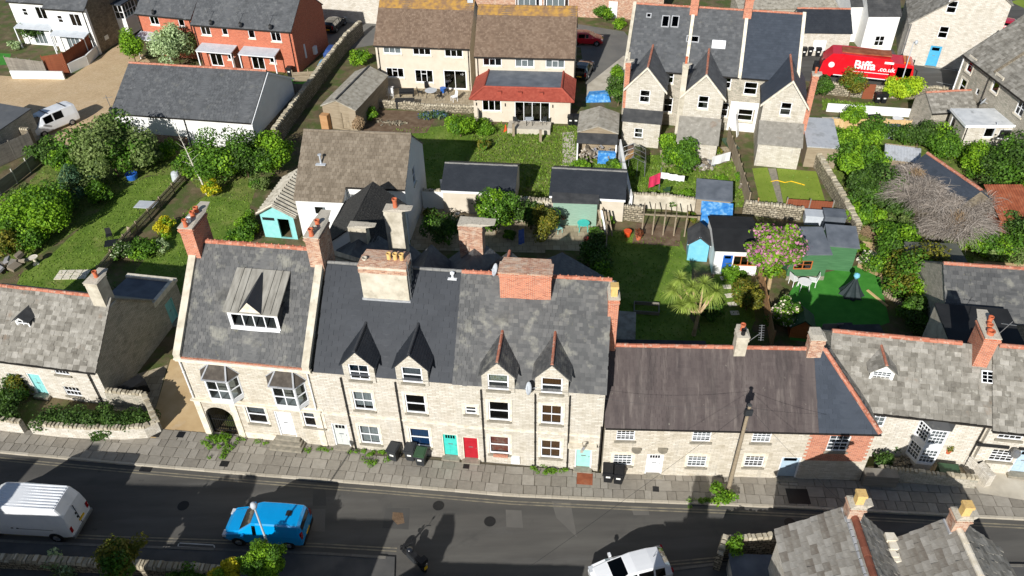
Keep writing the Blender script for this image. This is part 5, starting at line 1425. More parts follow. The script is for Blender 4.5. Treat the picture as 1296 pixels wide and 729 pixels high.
def wing(lab, ridge_px, zr, hl, hr, ez, L, wmat, rmat, winpx, lt, ang=-vang, leanmat='felt', ltw=None, lwin=None, chim=None):
    H = depth_house('rear_wing', lab, ridge_px, zr, math.degrees(ang), L, hl, hr, 'building')
    w, h = .95, 1.25
    H.winpx('r', *winpx, w, h, nx=1, ny=2, sill='dressed_stone', surround=None)
    H.gable(dict(f='stone_wall_grey', b='stone_wall_c', l='stone_wall_c', r=wmat), ez, ez, hl, zr)
    H.roof(rmat, .3, .24, .013, ov=.15, vl=0, vr=.12, ridge='ridge_red', rr=.1, back_tiles=True)
    # coping on the near gable
    m = MB(); x0 = L + .02
    m.prism([(x0, -.25, ez - .12), (x0, hl, zr + .28), (x0, hl + hr + .25, ez - .12), (x0, hl + hr + .25, ez - .32), (x0, hl, zr + .05), (x0, -.25, ez - .32)], (.16, 0, 0)); m.build('coping', 'dressed_stone', H.root)
    if lt:
        dp, hh, h2 = lt
        m = MB(); holes = []
        if lwin: xw, zw = H.px('r', *lwin, dp); holes = [(xw - .4, xw + .4, zw - .5, zw + .5)]
        dW = H.d
        wall_mesh(m, (L + dp, 0), (0, 1), 0, [(0, hh), (dW, hh)], holes); wall_mesh(m, (L + dp, dW), (-1, 0), 0, [(0, hh), (dp, h2)]); wall_mesh(m, (L, 0), (1, 0), 0, [(0, h2), (dp, hh)])
        m.build('lean_to_wall', wmat, H.root)
        if lwin: window(H.root, (L + dp, 0), (0, 1), xw, zw - .5, .8, 1.0, nx=1, ny=2)
        m = MB(); m.prism([(L + dp + .12, -.1, hh + .0), (L + dp + .12, dW + .1, hh + .0), (L + .18, dW + .1, h2 + .03), (L + .18, -.1, h2 + .03)], (0, 0, .1)); m.build('lean_to_roof', leanmat, H.root)
    if chim: chimney(H.root, *chim[:6], chim[6], pots=chim[7], flash=False, corbel=1)
    return H
W1 = wing('gabled stone wing with brick side stack and lean-to roof', (819.5, 88), 7.1, 1.75, 1.75, 5.2, 6.2, 'stone_wall_c', 'slate', (816, 122), (1.4, 2.5, 3.1), lwin=(808, 168.5), chim=(5.6, -.05, 3.0, 7.5, .7, .45, 'brick', [(0, 0, .8, 'mortar', .13)]))
W2 = wing('gabled stone wing with tall buff corner stack and stone lean-to', (894, 97), 7.1, 1.8, 1.8, 5.2, 6.2, 'stone_wall_c', 'slate', (890, 129.5), (2.2, 1.6, 3.1), leanmat='stone_tile', chim=(6.0, -.1, .1, 8.0, .5, .5, 'grey_render', [(0, 0, .7, ORG, .12)]))
W3 = wing('gabled stone wing with brick side stack above white walls', (1003.5, 105), 7.1, 2.1, 1.6, 5.0, 6.5, 'stone_wall_c', 'slate_blue', (994.5, 138), (2.4, 2.2, 3.3), leanmat='stone_tile', chim=(5.4, 3.95, 2.0, 7.6, .9, .5, 'brick', [(0, 0, .6, ORG, .12)]))
# far stone gable with blue door, right
g0, g1 = W(1137, 80), W(1248, 92); gd = g1 - g0
H = Hs('stone_house', 'buff stone gable end with bright blue door by the lane', g0, math.atan2(gd.y, gd.x), gd.length, 9.0)
H.winpx('f', 1205, 9, .95, 1.3, nx=1, ny=2, sill='dressed_stone'); H.winpx('f', 1194, 41, .95, 1.3, nx=1, ny=2, sill='dressed_stone')
x, z = H.px('f', 1177, 85); H.door('f', x, .06, 1.15, 2.3, 'sky_blue_paint', frame='sky_blue_paint', glaze=1)
wH = H.w
H.wall('f', 'stone_wall', [(0, 4.6), (wH * .68, 9.4), (wH, 7.4)]); H.wall('r', 'stone_wall', [(0, 7.4), (9, 7.4)]); H.wall('l', 'stone_wall', [(0, 4.6), (9, 4.6)]); H.wall('b', 'stone_wall', [(0, 7.4), (wH * .32, 9.4), (wH, 4.6)])
slope(H.root, (-.15, 9.1, 4.55), (0, -9.25, 0), (wH * .68 + .15, 0, 4.95), 'stone_tile', .4, .3, .02, tname='stone_tiles')
slope(H.root, (wH + .15, -.15, 7.4), (0, 9.25, 0), (-wH * .32 - .15, 0, 2.1), 'stone_tile', .4, .3, .02, tname='stone_tiles')
H.pipe('f', .1, .1, 4.5, 'grey_metal', .07)
window(H.root, (wH, 0), (0, 1), 2, 1.0, 2.0, 1.6, nx=3, ny=1)
# tall stone house on the right edge
r0, r1 = W(1222.7, 68.5, 5.6), W(1296, 124.5, 5.6); rd = r1 - r0
H = Hs('stone_house', 'tall grey stone house with stone tiled roof and dish', r0, math.atan2(rd.y, rd.x), rd.length + 7, 9.0)
for px, py in ((1228, 83), (1218, 109)): H.winpx('f', px, py, .95, 1.35, nx=1, ny=2, sill='dressed_stone', surround='dressed_stone')
H.winpx('f', 1261, 107, 1.0, 1.5, nx=1, ny=1, sill='dressed_stone', surround='dressed_stone'); H.winpx('f', 1291, 137, 1.1, 1.3, nx=2, ny=2, sill='dressed_stone')
x, z = H.px('f', 1237, 116); H.win('f', x, z - .3, .5, .6, nx=1, ny=1, sill=None)
H.gable('stone_wall_grey', 5.6, 5.6, 4.5, 9.2)
H.roof('stone_tile', .42, .34, .022, ov=.2, ridge='ridge_grey', jit=.2, tname='stone_tiles', gut='dark_pipe', dimin=.2)
H.pipe('f', .05, .1, 5.4, 'white_paint', .07); x, _ = H.px('f', 1249, 110); H.pipe('f', x, .1, 5.4)
x, z = H.px('f', 1251, 129); dish(H.root, (x, -.4, z), (-.7, -.6, .4), .4)
m = MB(); q = 4.6; m.prism([(q, .05, 5.75), (q + .3, .05, 5.75), (q + .3, 4.4, 9.3), (q, 4.4, 9.3)], (0, 0, .1)); m.build('roof_coping', 'stone_dark', H.root)
# flat roofed extension
a_, b_ = W(1223, 160, 3.0), W(1330, 160, 3.0); dd = b_ - a_; an = math.atan2(dd.y, dd.x)
H = Hs('flat_roofed_house', 'pale stone single storey annexe with patched white flat roof', a_, an, dd.length, 3.2, 'building')
for px, py, w in ((1252, 168, .9), (1273, 170, 1.3)): H.winpx('f', px, py, w, .95, nx=1, ny=1, sill='dressed_stone', surround=None)
H.winpx('l', 1205, 156, .8, 1.2, nx=1, ny=1, sill='dressed_stone')
for sd in 'frbl': H.wall(sd, 'stone_wall' if sd == 'f' else 'stone_wall_grey', [(0, 3.0), (H.fr[sd][2], 3.0)])
m = MB(); m.box(-.12, H.w + .1, -.12, 3.3, 3.01, 3.14); m.build('roof', 'flat_roof_white', H.root); H.pipe('f', .12, .1, 2.95)
m = MB(); m.box(-.16, H.w, -.16, -.12, 2.95, 3.2); m.box(-.16, -.12, -.12, 3.3, 2.95, 3.2); m.build('fascia', 'upvc', H.root)
m = MB(); m.cyl((2.6, -.05, 2.1), (2.6, -.05, 3.5), .05, .05, 8); m.build('flue', 'plaster_grey', H.root)
# stone outhouse beside it
H = eave_house('stone_outhouse', 'small stone outhouse with red ridged tile roof', (1180, 143), (1236, 140), 2.2, 3.4, 'outhouse')
H.gable('stone_wall_grey', 2.2, 2.2, 1.9, 3.3); H.roof('stone_tile', .35, .28, .02, ov=.12, ridge='ridge_red', rr=.12, tname='stone_tiles')
# buildings along the far lane
def plain(name, label, eL, eR, ze, d, ry, rz, wm, rm, ridge='ridge_red', wins=(), cat='building', tiles=True, tw=.35, ext_l=0, ext_r=0, ov=.15, tn='slates', **k):
    H = eave_house(name, label, eL, eR, ze, d, cat, ext_l, ext_r)
    for (px, py, w, h) in wins: H.winpx('f', px, py, w, h, nx=1 if w < 1.1 else 2, ny=2, sill='dressed_stone')
    H.gable(wm, ze, ze, ry, rz); H.roof(rm, tw, .26, .014, ov=ov, ridge=ridge, front_tiles=tiles, tname=tn, gut=k.get('gut', False), rr=.12)
    return H
H = plain('stone_barn', 'low stone barn with black slates behind the lane', (1011, 41), (1078, 42), 2.7, 5.0, 2.6, 4.4, 'stone_wall', 'slate_black')
x, z = H.px('f', 1038, 53); MB().box(x - .7, x + .7, -.04, 0, .6, 1.8).build('shutter', 'white_paint', H.root)
plain('white_cottage', 'white painted cottage with dark roof beside buff gable', (1100, 20), (1140, 20), 4.0, 7.0, 3.5, 6.6, 'white_render', 'felt', wins=[(1113, 52, 1.1, 1.2)])
plain('white_cottage', 'narrow white gabled building with steep roof behind barn', (1078, 8), (1096, 8), 4.2, 8.0, 4.0, 6.5, 'white_render', 'felt')
plain('stone_outhouse', 'flat topped stone outhouses in the far yard', (935, 12), (1060, 10), 2.6, 4.0, 2.0, 3.0, 'stone_wall_grey', 'asbestos', cat='outhouse', ridge=None)
H = plain('brick_house', 'distant red brick houses with white bay windows', (600, -38), (812, -30), 5.4, 8.0, 4.0, 8.0, 'brick_weathered', 'slate', ext_l=4, ext_r=3)
for px, py in ((668, 3), (704, 3)): x, z = H.px('f', px, py); canted_bay(H.root, x, 1.2, 3.2, 1.7, .7, .3, nx=3, ny=1, roofmat='slate', z_walls=0, wallmat='brick_new', hipmat=None, curtain='curtain_white')
for px, py in ((680.5, 6), (776, 8)): x, z = H.px('f', px, py); MB().box(x - .55, x + .55, -.1, -.01, .1, 2.2).build('door', 'white_paint', H.root)
plain('stone_house', 'distant pale stone house at the top edge of the lane', (300, -30), (480, -22), 5.2, 8.0, 4.0, 8.0, 'stone_wall', 'slate')
# brown tiled white house behind the tall house
H = eave_house('rendered_house', 'white rendered house with brown concrete tile roof', (376, 232), (512, 238), 4.9, 7.0)
H.winpx('r', 524, 222, .8, 1.5, nx=1, ny=2, sill='dressed_stone')
H.gable('white_render', 4.9, 4.9, 3.5, 7.55)
H.roof('brown_tile', .3, .3, .035, ov=.15, ridge='brown_tile', rr=.12, jit=.02, tname='tiles')
wl_ = H.px('f', 438, 240)[0]; tt = (7.55 - 4.9) / 3.5
m = MB(); wall_mesh(m, (0, -1.0), (1, 0), 0, [(0, 4.1), (wl_, 4.1)], [(1.35, 2.35, 2.7, 3.5)]); wall_mesh(m, (wl_, -1.0), (0, 1), 0, [(0, 4.1), (1, 4.9)]); wall_mesh(m, (0, 0), (0, -1), 0, [(0, 4.9), (1, 4.1)])
m.build('front_wall', 'white_render', H.root); window(H.root, (0, -1.0), (1, 0), 1.85, 2.7, 1.0, .8, nx=1, ny=1, sill='upvc')
slope(H.root, (-.06, -1.2, 4.9 - 1.2 * tt + .102), (wl_ + .1, 0, 0), (0, 1.05, 1.05 * tt), 'brown_tile', .3, .3, .035, jit=.02, tname='tiles')
q = H.loc(405, 200, 6.5); m = MB(); m.cyl((0, 0, 0), (0, 0, .75), .07, .07, 8); m.cyl((0, 0, .75), (0, 0, .82), .16, .16, 8); m.box(-.4, .4, -.25, .1, -.04, .02); m.build('flue', 'plaster_grey', H.root, loc=(q.x, q.y, H.zf(q.y) + .15))
# rear wings of the street terrace, mostly in its shadow
def rear(lab, px, zr, half, ez, L, wm, rm, ridge=None, ang=8.6, chim=None, near=False):
    fw_ = Vector((math.sin(R_(ang)), math.cos(R_(ang)), 0)); n_ = W(*px, zr); n_.z = 0; rg_ = Vector((fw_.y, -fw_.x, 0))
    H = Hs('rear_wing', lab, n_ - rg_ * half, math.atan2(-fw_.y, -fw_.x), L, 2 * half, 'building')
    H.gable(wm, ez, ez, half, zr); H.roof(rm, .28, .22, .012, ov=.12, ridge=ridge, rr=.09, back_tiles=True, gut=False)
    if chim: chimney(H.root, *chim[:6], chim[6], pots=chim[7], flash=False, corbel=1)
    return H
surf('pebble_roof', [(34, 34, 34), (58, 57, 55), (96, 94, 88)], .95, 14, bump=1.0, bscale=20, bdist=.05)
H = rear('white walled wing with black pebbled roof behind tall house', (472, 232), 6.4, 2.3, 4.6, 6.0, 'white_render', 'pebble_roof', None, 8.6)
rear('low dark slated wing below the stub chimney', (461, 290), 5.8, 1.7, 4.6, 3.6, 'grey_render', 'slate', None, 8.6, (1.0, 1.7, 3.0, 6.8, .7, 1.2, 'grey_render', []))
rear('dark slated wing with slim grey stack and orange pots', (509, 305), 6.4, 1.2, 5.3, 2.6, 'grey_render', 'slate', None, 8.6, (.8, 1.2, 4.0, 9.5, .8, 1.15, 'grey_render', [(0, .1, .75, ORG, .16)]))
rear('small dark gabled wing behind black roof', (546, 312), 7.0, 1.5, 5.4, 4.5, 'grey_render', 'slate', None)
rear('dark slated wing with weathered brick stack', (604, 304), 7.2, 2.2, 5.2, 4.5, 'grey_render', 'slate', None, 8.6, (.6, 2.0, 5.0, 9.0, .95, 1.5, 'brick_weathered', []))
rear('little slated wing with red ridge behind brick stack', (645, 320), 7.5, 1.1, 6.4, 3.0, 'grey_render', 'slate_old', 'ridge_red')
H = rear('dark hipped wing behind saw-toothed red ridge', (711, 322), 7.0, 2.6, 5.4, 4.5, 'grey_render', 'slate', None)
# ---------------------------------------------------------------- outbuildings
def shed(name, label, eL, eR, ze, d, rz, wm, rm, gableside=None, ov=.12, ridge=None, cat='shed', tiles=False, ry=None, **k):
    H = eave_house(name, label, eL, eR, ze, d, cat)
    if k.get('front'): k['front'](H)
    H.gable(wm, ze, ze, ry or d / 2, rz); H.roof(rm, k.get('tw', .35), k.get('ex', .25), .014, ov=ov, vl=.12, vr=.12, ridge=ridge, gut=False, front_tiles=tiles, jit=.05, rr=.08)
    return H
for eL, eR, lab in (((560, 240), (650, 244), 'black slated block garage beside flowering creeper'), ((697, 247), (790, 252), 'black slated block garage beside sage green outhouse')):
    H = shed('garage', lab, eL, eR, 2.2, 4.6, 3.3, 'cream_render', 'slate_black', cat='garage', tiles=True, ridge='ridge_grey', tw=.3, ex=.2)
    MB().box(-.1, H.w + .1, -.16, -.13, 2.0, 2.2).build('fascia', 'upvc', H.root)
# long timber shed: ridge runs away from us
H = depth_house('timber_shed', 'long weathered timber shed with grey sheet roof', (425, 127.5), 3.1, 16, 8.2, 1.6, 1.9, 'shed')
H.door('r', 2.3, .1, .9, 1.8, 'old_wood', frame='old_wood', step=False, slot=False)
H.gable('old_wood', 2.4, 2.3, 1.6, 3.1); H.roof('asbestos', ov=.15, ridge=None, gut=False, front_tiles=False, vr=.1); m = MB(); m.bar((0, 1.6, 3.25), (8.2, 1.6, 3.25), .16, .08); m.build('ridge_cap', 'felt', H.root)
MB().box(8.25, 8.9, -.1, .7, 0, 1.7).build('locker', 'tan_wood', H.root)
# junk shed with corrugated roof
H = depth_house('open_shed', 'gabled sheet-roofed shed with open lean-to of junk', (757, 160), 3.0, 8, 3.9, 1.75, 1.75, 'shed')
H.gable('old_wood', 2.4, 2.4, 1.75, 3.0); H.roof('asbestos', ov=.15, ridge=None, gut=False, front_tiles=False, vr=.15)
m = MB(); m.prism([(3.95, -.1, 2.25), (3.95, 3.6, 2.25), (5.3, 3.6, 1.95), (5.3, -.1, 1.95)], (0, 0, .08)); m.build('lean_to_roof', 'felt', H.root)
for yy in (0, 3.5): MB().bar((5.2, yy, 0), (5.2, yy, 1.95), .12).build('post', 'white_paint', H.root)
MB().box(3.96, 5.1, -.06, 0, 0, 1.9).build('side_panel', 'white_paint', H.root)
jk = MB()
for k in range(90):
    x, y = 4.1 + random.random() * 1.3, .2 + random.random() * 3.1
    M_ = Matrix.Translation((x, y, .15 + random.random() * 1.0)) @ Matrix.Rotation(random.uniform(0, 6), 4, Vector((random.random(), random.random(), random.random())).normalized())
    s = random.uniform(.08, .3); jk.box(-s, s, -s * .5, s * .5, -s * .3, s * .3, 0, M_)
jk.build('stored_clutter', 'junk', H.root, kind='stuff')
MB().box(5.1, 5.5, 1.9, 3.5, .05, 1.2).build('blue_sheeting', 'blue_sheet', H.root)
# pale blue fronted shed with corrugated roof
def corrugated(parent, P0, U, V, pitch=.2, amp=.045, mat='asbestos', name='roof_sheets'):
    P0, U, V = Vector(P0), Vector(U), Vector(V); n = U.normalized().cross(V.normalized()); N = int(U.length / (pitch / 4))
    m = MB(); pts = [P0 + U * (i / N) + n * (amp * math.sin(i * math.pi / 2)) for i in range(N + 1)]
    for i in range(N):
        m.poly([pts[i], pts[i + 1], pts[i + 1] + V, pts[i] + V]); m.poly([pts[i] + V - n * .03, pts[i + 1] + V - n * .03, pts[i + 1] - n * .03, pts[i] - n * .03])
    return m.build(name, mat, parent, smooth=False)
H = depth_house('garden_shed', 'pale blue fronted shed with thick corrugated roof', (345, 260), 3.15, 10, 5.4, 1.3, 1.5, 'shed')
H.holes['r'].append((1.4, 2.4, .05, 1.9))
H.gable(dict(f='old_wood', b='old_wood', l='old_wood', r='pale_teal'), 2.3, 2.3, 1.3, 3.1, sides='frbl')
corrugated(H.root, (-.2, -.3, 2.25), (5.9, 0, 0), (0, 1.6, .98), .42, .08); corrugated(H.root, (5.7, 3.1, 2.25), (-5.9, 0, 0), (0, -1.8, .98), .42, .08)
m = MB(); m.prism([(5.42, -.3, 2.1), (5.42, 1.3, 3.1), (5.42, 3.1, 2.1), (5.42, 3.1, 2.35), (5.42, 1.3, 3.3), (5.42, -.3, 2.35)], (.05, 0, 0)); m.build('barge_board', 'dressed_stone', H.root)
MB().box(5.405, 5.43, .15, 1.15, 1.7, 1.95).build('vent_slot', 'black_plastic', H.root); MB().box(4.6, 5.4, 2.35, 2.42, .05, 1.9).build('door', 'pale_teal', H.root)
# shed with blue door
def fr(H):
    x, z = H.px('f', 919, 340); H.door('f', x, .05, .85, 1.8, 'blue_paint', frame='white_paint', step=False, glaze=1)
    x, z = H.px('f', 943, 328); H.win('f', x, .85, 1.7, .9, nx=3, ny=1, frame='orange_wood', sill=None)
H = shed('garden_shed', 'white walled shed with blue door and black felt roof', (906, 317), (962, 319), 2.2, 4.4, 2.6, 'white_render', 'black_felt', front=fr)
# playhouse blue
H = depth_house('playhouse', 'small turquoise shed with pitched felt roof beside palm', (886.5, 301), 2.2, 10, 1.9, .75, .75, 'shed')
H.gable('light_blue', 1.6, 1.6, .75, 2.2); H.roof('felt', .3, .22, .012, ov=.1, ridge=None, gut=False, front_tiles=True, back_tiles=True, vr=.12)
m = MB(); m.prism([(1.92, -.12, 1.45), (1.92, .75, 2.2), (1.92, 1.62, 1.45), (1.92, 1.62, 1.6), (1.92, .75, 2.32), (1.92, -.12, 1.6)], (.04, 0, 0)); m.build('barge_board', 'white_paint', H.root)
# grey shed with blue lean-to
H = shed('garden_shed', 'grey felt roofed shed with blue sheeted front', (882, 251), (925, 255), 2.1, 2.6, 2.45, 'old_wood', 'felt_grey', ry=2.4)
m = MB(); m.prism([(.4, -1.1, 1.5), (2.9, -1.1, 1.5), (2.9, -.05, 1.9), (.4, -.05, 1.9)], (0, 0, .05)); m.box(.5, 2.8, -1.05, -.02, 0, 1.5); m.build('lean_to', 'blue_sheet', H.root)
# green sheds
H = shed('garden_shed', 'green timber shed with orange window and grey felt roof', (1002, 322), (1051, 322), 2.35, 3.1, 2.7, 'green_shed', 'felt_grey', ry=2.9, front=lambda H: H.win('f', H.px('f', 1017, 334)[0], .95, 1.35, .8, nx=2, ny=1, frame='orange_wood', sill=None, by=2))
m = MB(); m.box(0, H.w, -.06, 0, 0, .35); m.build('plinth', 'sill_stone', H.root)
H = shed('garden_shed', 'green timber store with grey felt roof beside larger green shed', (1050, 311), (1086, 314), 2.2, 2.4, 2.5, 'green_shed', 'felt_grey', ry=2.3)
# sage outhouse
H = shed('outhouse', 'sage green boarded outhouse with old rendered wall', (700, 256), (756, 258), 2.2, 1.4, 2.3, 'sage_wood', 'felt', ry=1.2)
# far right roofs
flat_box('flat_roofed_garage', 'garage with dull green felt flat roof by hedge', 'garage', W(1170, 357, 2.5), R_(-6), 3.6, 4.6, 2.5, 'grey_render', 'felt_green')
H = eave_house('ruined_outhouse', 'slate roofed outhouse overgrown with bare creeper', (1132, 226), (1196, 274), 2.0, 5.0, 'outhouse')
H.gable('stone_dark', 2.0, 2.0, 2.6, 3.8); H.roof('slate_blue', .32, .24, .014, ov=.12, ridge='ridge_red', gut=False)
H = eave_house('tin_shed', 'rusty corrugated iron shed in the hedge', (1268, 277), (1312, 277), 2.1, 3.6, 'shed')
H.gable('rust', 2.1, 2.1, 3.3, 3.0); corrugated(H.root, (-.2, -.2, 2.1), (H.w + .4, 0, 0), (0, 3.7, .95), .2, .03, 'rust')
flat_box('tin_shed', 'white sheet roofed lean-to by stone boundary wall', 'shed', W(1022, 186, 2.0), R_(-10), 2.7, 4.6, 2.0, 'old_wood', 'tin', rise=.5)
H = eave_house('tin_shed', 'broken white corrugated roof among bushes', (1122, 200), (1162, 205), 1.9, 2.8, 'shed'); H.gable('old_wood', 1.9, 1.9, 1.4, 2.5); corrugated(H.root, (-.2, -.2, 1.9), (H.w + .4, 0, 0), (0, 1.6, .6), .25, .035, 'tin')
# behind the right hand houses
H = eave_house('stone_outbuilding', 'long low building with old grey slates behind stone house', (1198, 402), (1330, 412), 3.2, 6.0, 'building'); H.gable('stone_wall_grey', 3.2, 3.2, 3.0, 5.2); H.roof('slate_old', .36, .28, .02, ov=.15, ridge='ridge_red', gut=False)
H = flat_box('rear_extension', 'rendered rear extension with black felt flat roof', 'building', W(1205, 440, 4.2), R_(-10), 4.2, 4.0, 4.2, 'grey_render', 'black_felt')
# ---------------------------------------------------------------- gardens: ground sheets
COURT = [(-80, 172), (-80, 90), (20, 97), (85, 100), (128, 71), (165, 46), (172, 60), (190, 78), (160, 100), (156, 178), (100, 190), (45, 172)]
sheet('courtyard', COURT, 'paviour')
LANE = sheet('lane', [(150, -30), (300, -12), (410, 10), (480, 17), (620, 25), (735, 31), (790, 40), (800, 52), (790, 78), (765, 112), (742, 112), (735, 60), (600, 54), (478, 56), (444, 62), (410, 66), (400, 40), (300, 20), (150, 0)], 'asphalt_lane', .005)
sheet('drive', [(742, 108), (790, 70), (796, 80), (789, 120), (760, 128), (742, 128)], 'concrete', .009)
sheet('lane', [(1000, 58), (1130, 62), (1140, 80), (1215, 88), (1253, 20), (1236, -8), (1320, -40), (1340, 40), (1260, 100), (1205, 119), (1150, 113), (1005, 101)], 'asphalt', .005)
for a, b in (((1180, 86), (1250, 94)), ((1185, 104), (1205, 108))): strip([W(*a), W(*b)], .1, .01, 'painted_line', 'white_line', LANE)
sheet('verge', [(1278, 2), (1340, -12), (1340, 30)], 'grass_mown', .006)
LAWNS = []
def lawn(pxs, mat='grass', z=.006, tuft=1.0, col='leaf_weed'):
    o = sheet('lawn', pxs, mat, z); LAWNS.append((o, pxs, tuft, col)); return o
lawn([(20, 362), (28, 345), (62, 325), (105, 285), (150, 245), (185, 224), (222, 220), (236, 231), (198, 264), (160, 302), (132, 345), (112, 372), (60, 372)])
lawn([(150, 372), (172, 342), (205, 302), (242, 262), (262, 246), (316, 256), (318, 318), (264, 316), (240, 330), (226, 400), (185, 412)])
lawn([(498, 163), (590, 158), (606, 172), (606, 214), (562, 246), (520, 240), (500, 205)])
lawn([(596, 157), (735, 160), (732, 222), (700, 250), (650, 250), (655, 225), (602, 212)], 'grass_rough', .008, 1.6)
lawn([(782, 198), (830, 196), (880, 205), (884, 262), (796, 262)], 'grass', .006, 1.5)
lawn([(930, 200), (944, 262), (884, 262), (880, 200)], 'grass_rough', .008, 1.8)
lawn([(952, 213), (971, 212), (986, 256), (962, 258)], 'grass_mown', .008, .3)
lawn([(983, 213), (1033, 217), (1047, 263), (992, 260)], 'grass_mown', .008, .3)
lawn([(764, 290), (862, 305), (876, 340), (872, 400), (900, 440), (755, 446)], 'grass')
lawn([(906, 345), (950, 346), (956, 405), (940, 440), (890, 440), (884, 400)], 'grass', .007)
lawn([(332, 97), (398, 102), (392, 118), (345, 114)], 'turf', .006, .2)
lawn([(-30, 66), (14, 68), (10, 82), (-40, 84)], 'turf', .006, .2)
lawn([(1040, 126), (1108, 131), (1106, 142), (1042, 139)], 'grass', .006, 2.0)
lawn([(735, 196), (782, 200), (780, 222), (735, 222)], 'grass', .006, 2.0)
sheet('artificial_lawn', [(998, 372), (1012, 352), (1085, 336), (1112, 344), (1126, 408), (1045, 436), (1000, 430)], 'turf', .007)
sheet('patio', [(470, 109), (604, 114), (602, 134), (546, 138), (468, 128)], 'patio', .012)
sheet('flower_bed', [(462, 138), (556, 142), (540, 168), (455, 172)], 'earth', .008)
sheet('path', [(712, 168), (726, 166), (730, 208), (716, 232), (706, 250), (694, 250), (712, 205)], 'concrete', .012)
sheet('path', [(972, 213), (982, 213), (992, 260), (985, 258)], 'sill_stone', .011)
sheet('passage', [(188, 556), (196, 520), (216, 455), (226, 452), (262, 552)], 'gravel', .075)
sheet('yard', [(196, 520), (212, 462), (150, 480), (140, 520)], 'patio', .006)
sheet('yard', [(690, 270), (760, 275), (758, 318), (690, 316)], 'patio', .007)
sheet('yard', [(520, 262), (690, 268), (690, 320), (520, 316)], 'patio', .006)
sheet('yard', [(1098, 590), (1215, 585), (1250, 622), (1095, 612)], 'patio', .08)
sheet('yard', [(1212, 582), (1320, 592), (1340, 640), (1240, 624)], 'concrete', .13)
sheet('yard', [(1040, 148), (1180, 152), (1185, 166), (1045, 164)], 'concrete', .006)
sheet('yard', [(835, 190), (935, 185), (930, 205), (838, 212)], 'patio', .009)
sheet('track', [(1232, 330), (1330, 336), (1330, 352), (1236, 350)], 'gravel', .007)
sheet('vegetable_bed', [(806, 282), (862, 288), (860, 312), (800, 308)], 'earth', .009)
sheet('gravel_bed', [(1092, 305), (1122, 310), (1116, 352), (1085, 338)], 'gravel', .009)
for k in range(5):
    q = W(917 + k * 3.2, 352 + k * 11, .02); MB().box(-.3, .3, -.22, .22, 0, .03).build('stepping_stone', 'dressed_stone', LAWNS[9][0], loc=(q.x, q.y, .01), rz=random.uniform(-.2, .2))
def tufts(o, pxs, dens, col):
    P = np.array([W(a, b)[:2] for a, b in pxs]); lo, hi = P.min(0), P.max(0); A = (hi - lo).prod(); n = int(min(A * 26 * dens, 9000))
    X = rng.uniform(lo, hi, (n, 2)); X = X[clip_in([tuple(p) for p in P], X[:, 0], X[:, 1])]; n = len(X)
    if n < 5: return
    X = X + rng.normal(0, .16, X.shape)
    h = rng.uniform(.05, .13, n) * (1.6 if dens > 1.2 else 1); a = rng.uniform(0, 6.28, n); w = h * .55
    dx, dy = np.cos(a) * w, np.sin(a) * w; l = rng.normal(0, .5, (n, 2)) * h[:, None]
    z0 = np.full(n, .006)
    V = np.stack([np.c_[X[:, 0] - dx, X[:, 1] - dy, z0], np.c_[X[:, 0] + dx, X[:, 1] + dy, z0], np.c_[X + l, h]], 1).reshape(-1, 3)
    link('grass_tufts', fastmesh('grass_tufts', V, np.arange(3 * n).reshape(-1, 3), col), o, 'stuff')
leafm('leaf_grass', [(70, 92, 28), (94, 118, 40), (116, 138, 54), (140, 148, 78)])
for o, pxs, t, c in LAWNS:
    if t > .25: tufts(o, pxs, t, 'leaf_grass')
# ---------------------------------------------------------------- boundary walls and fences
def rubble_wall(label, pxs, h, th=.35, mat='rubble', cap=True, z0=0.0, name='stone_wall', world=None, capmat=None, cs=.26):
    pts = world or [W(a, b, z0) for a, b in pxs]
    o = thing(name, label, 'wall', (pts[0].x, pts[0].y, 0)); o0 = Vector((pts[0].x, pts[0].y, 0))
    m = MB(); c = MB()
    for a, b in zip(pts, pts[1:]):
        a = Vector((a.x, a.y, 0)) - o0; b = Vector((b.x, b.y, 0)) - o0; d = b - a; L = d.length
        M_ = Matrix.Translation(a) @ Matrix.Rotation(math.atan2(d.y, d.x), 4, 'Z')
        m.box(-.05, L + .05, -th / 2, th / 2, 0, h, 0, M_)
        if cap:
            x = 0.0
            while x < L:
                w = random.uniform(cs * .6, cs * 1.3); hh = random.uniform(.08, .22); s = th / 2 * random.uniform(.95, 1.15); e = random.uniform(.1, .3)
                q = [(x + .01, -s, h - .02), (x + w - .01, -s, h - .02), (x + w - .02, s, h - .02), (x + .02, s, h - .02)]
                t = [(x + w * e, -s * .7, h + hh), (x + w * (1 - e * .6), -s * .75, h + hh * random.uniform(.8, 1)), (x + w * (1 - e), s * .7, h + hh), (x + w * e * .7, s * .7, h + hh * .9)]
                q = [M_ @ Vector(p) for p in q]; t = [M_ @ Vector(p) for p in t]
                c.poly(t)
                for k in range(4): c.poly([q[k], q[(k + 1) % 4], t[(k + 1) % 4], t[k]])
                x += w
    m.build('wall_body', mat, o)
    if cap: c.build('coping_stones', capmat or 'coping', o, kind='stuff')
    return o
surf('coping', [(140, 130, 110), (172, 162, 140), (200, 192, 172)], .95, 3, island=.7, bump=.6, bscale=12)
rubble_wall('dry stone wall running beside the long timber shed', [(458, 44), (441, 60), (410, 100), (383, 138), (352, 182)], 1.7, .5, cs=.4)
rubble_wall('mossy stone garden wall below the sheet roofed lean-to', [(1021, 196), (1035, 215), (1055, 250), (1082, 300)], 1.3, .5, cs=.45)
rubble_wall('narrow whitewashed wall beside the greenhouse', [(783, 196), (788, 225), (797, 268)], 1.6, .25, 'white_render', False)
rubble_wall('pale garden wall behind the pergola posts', [(797, 262), (845, 264), (886, 270)], 1.3, .3, 'grey_render', True)
rubble_wall('stone wall between pergola and lawn', [(775, 276), (812, 280)], 1.3, .3, 'rubble', True)
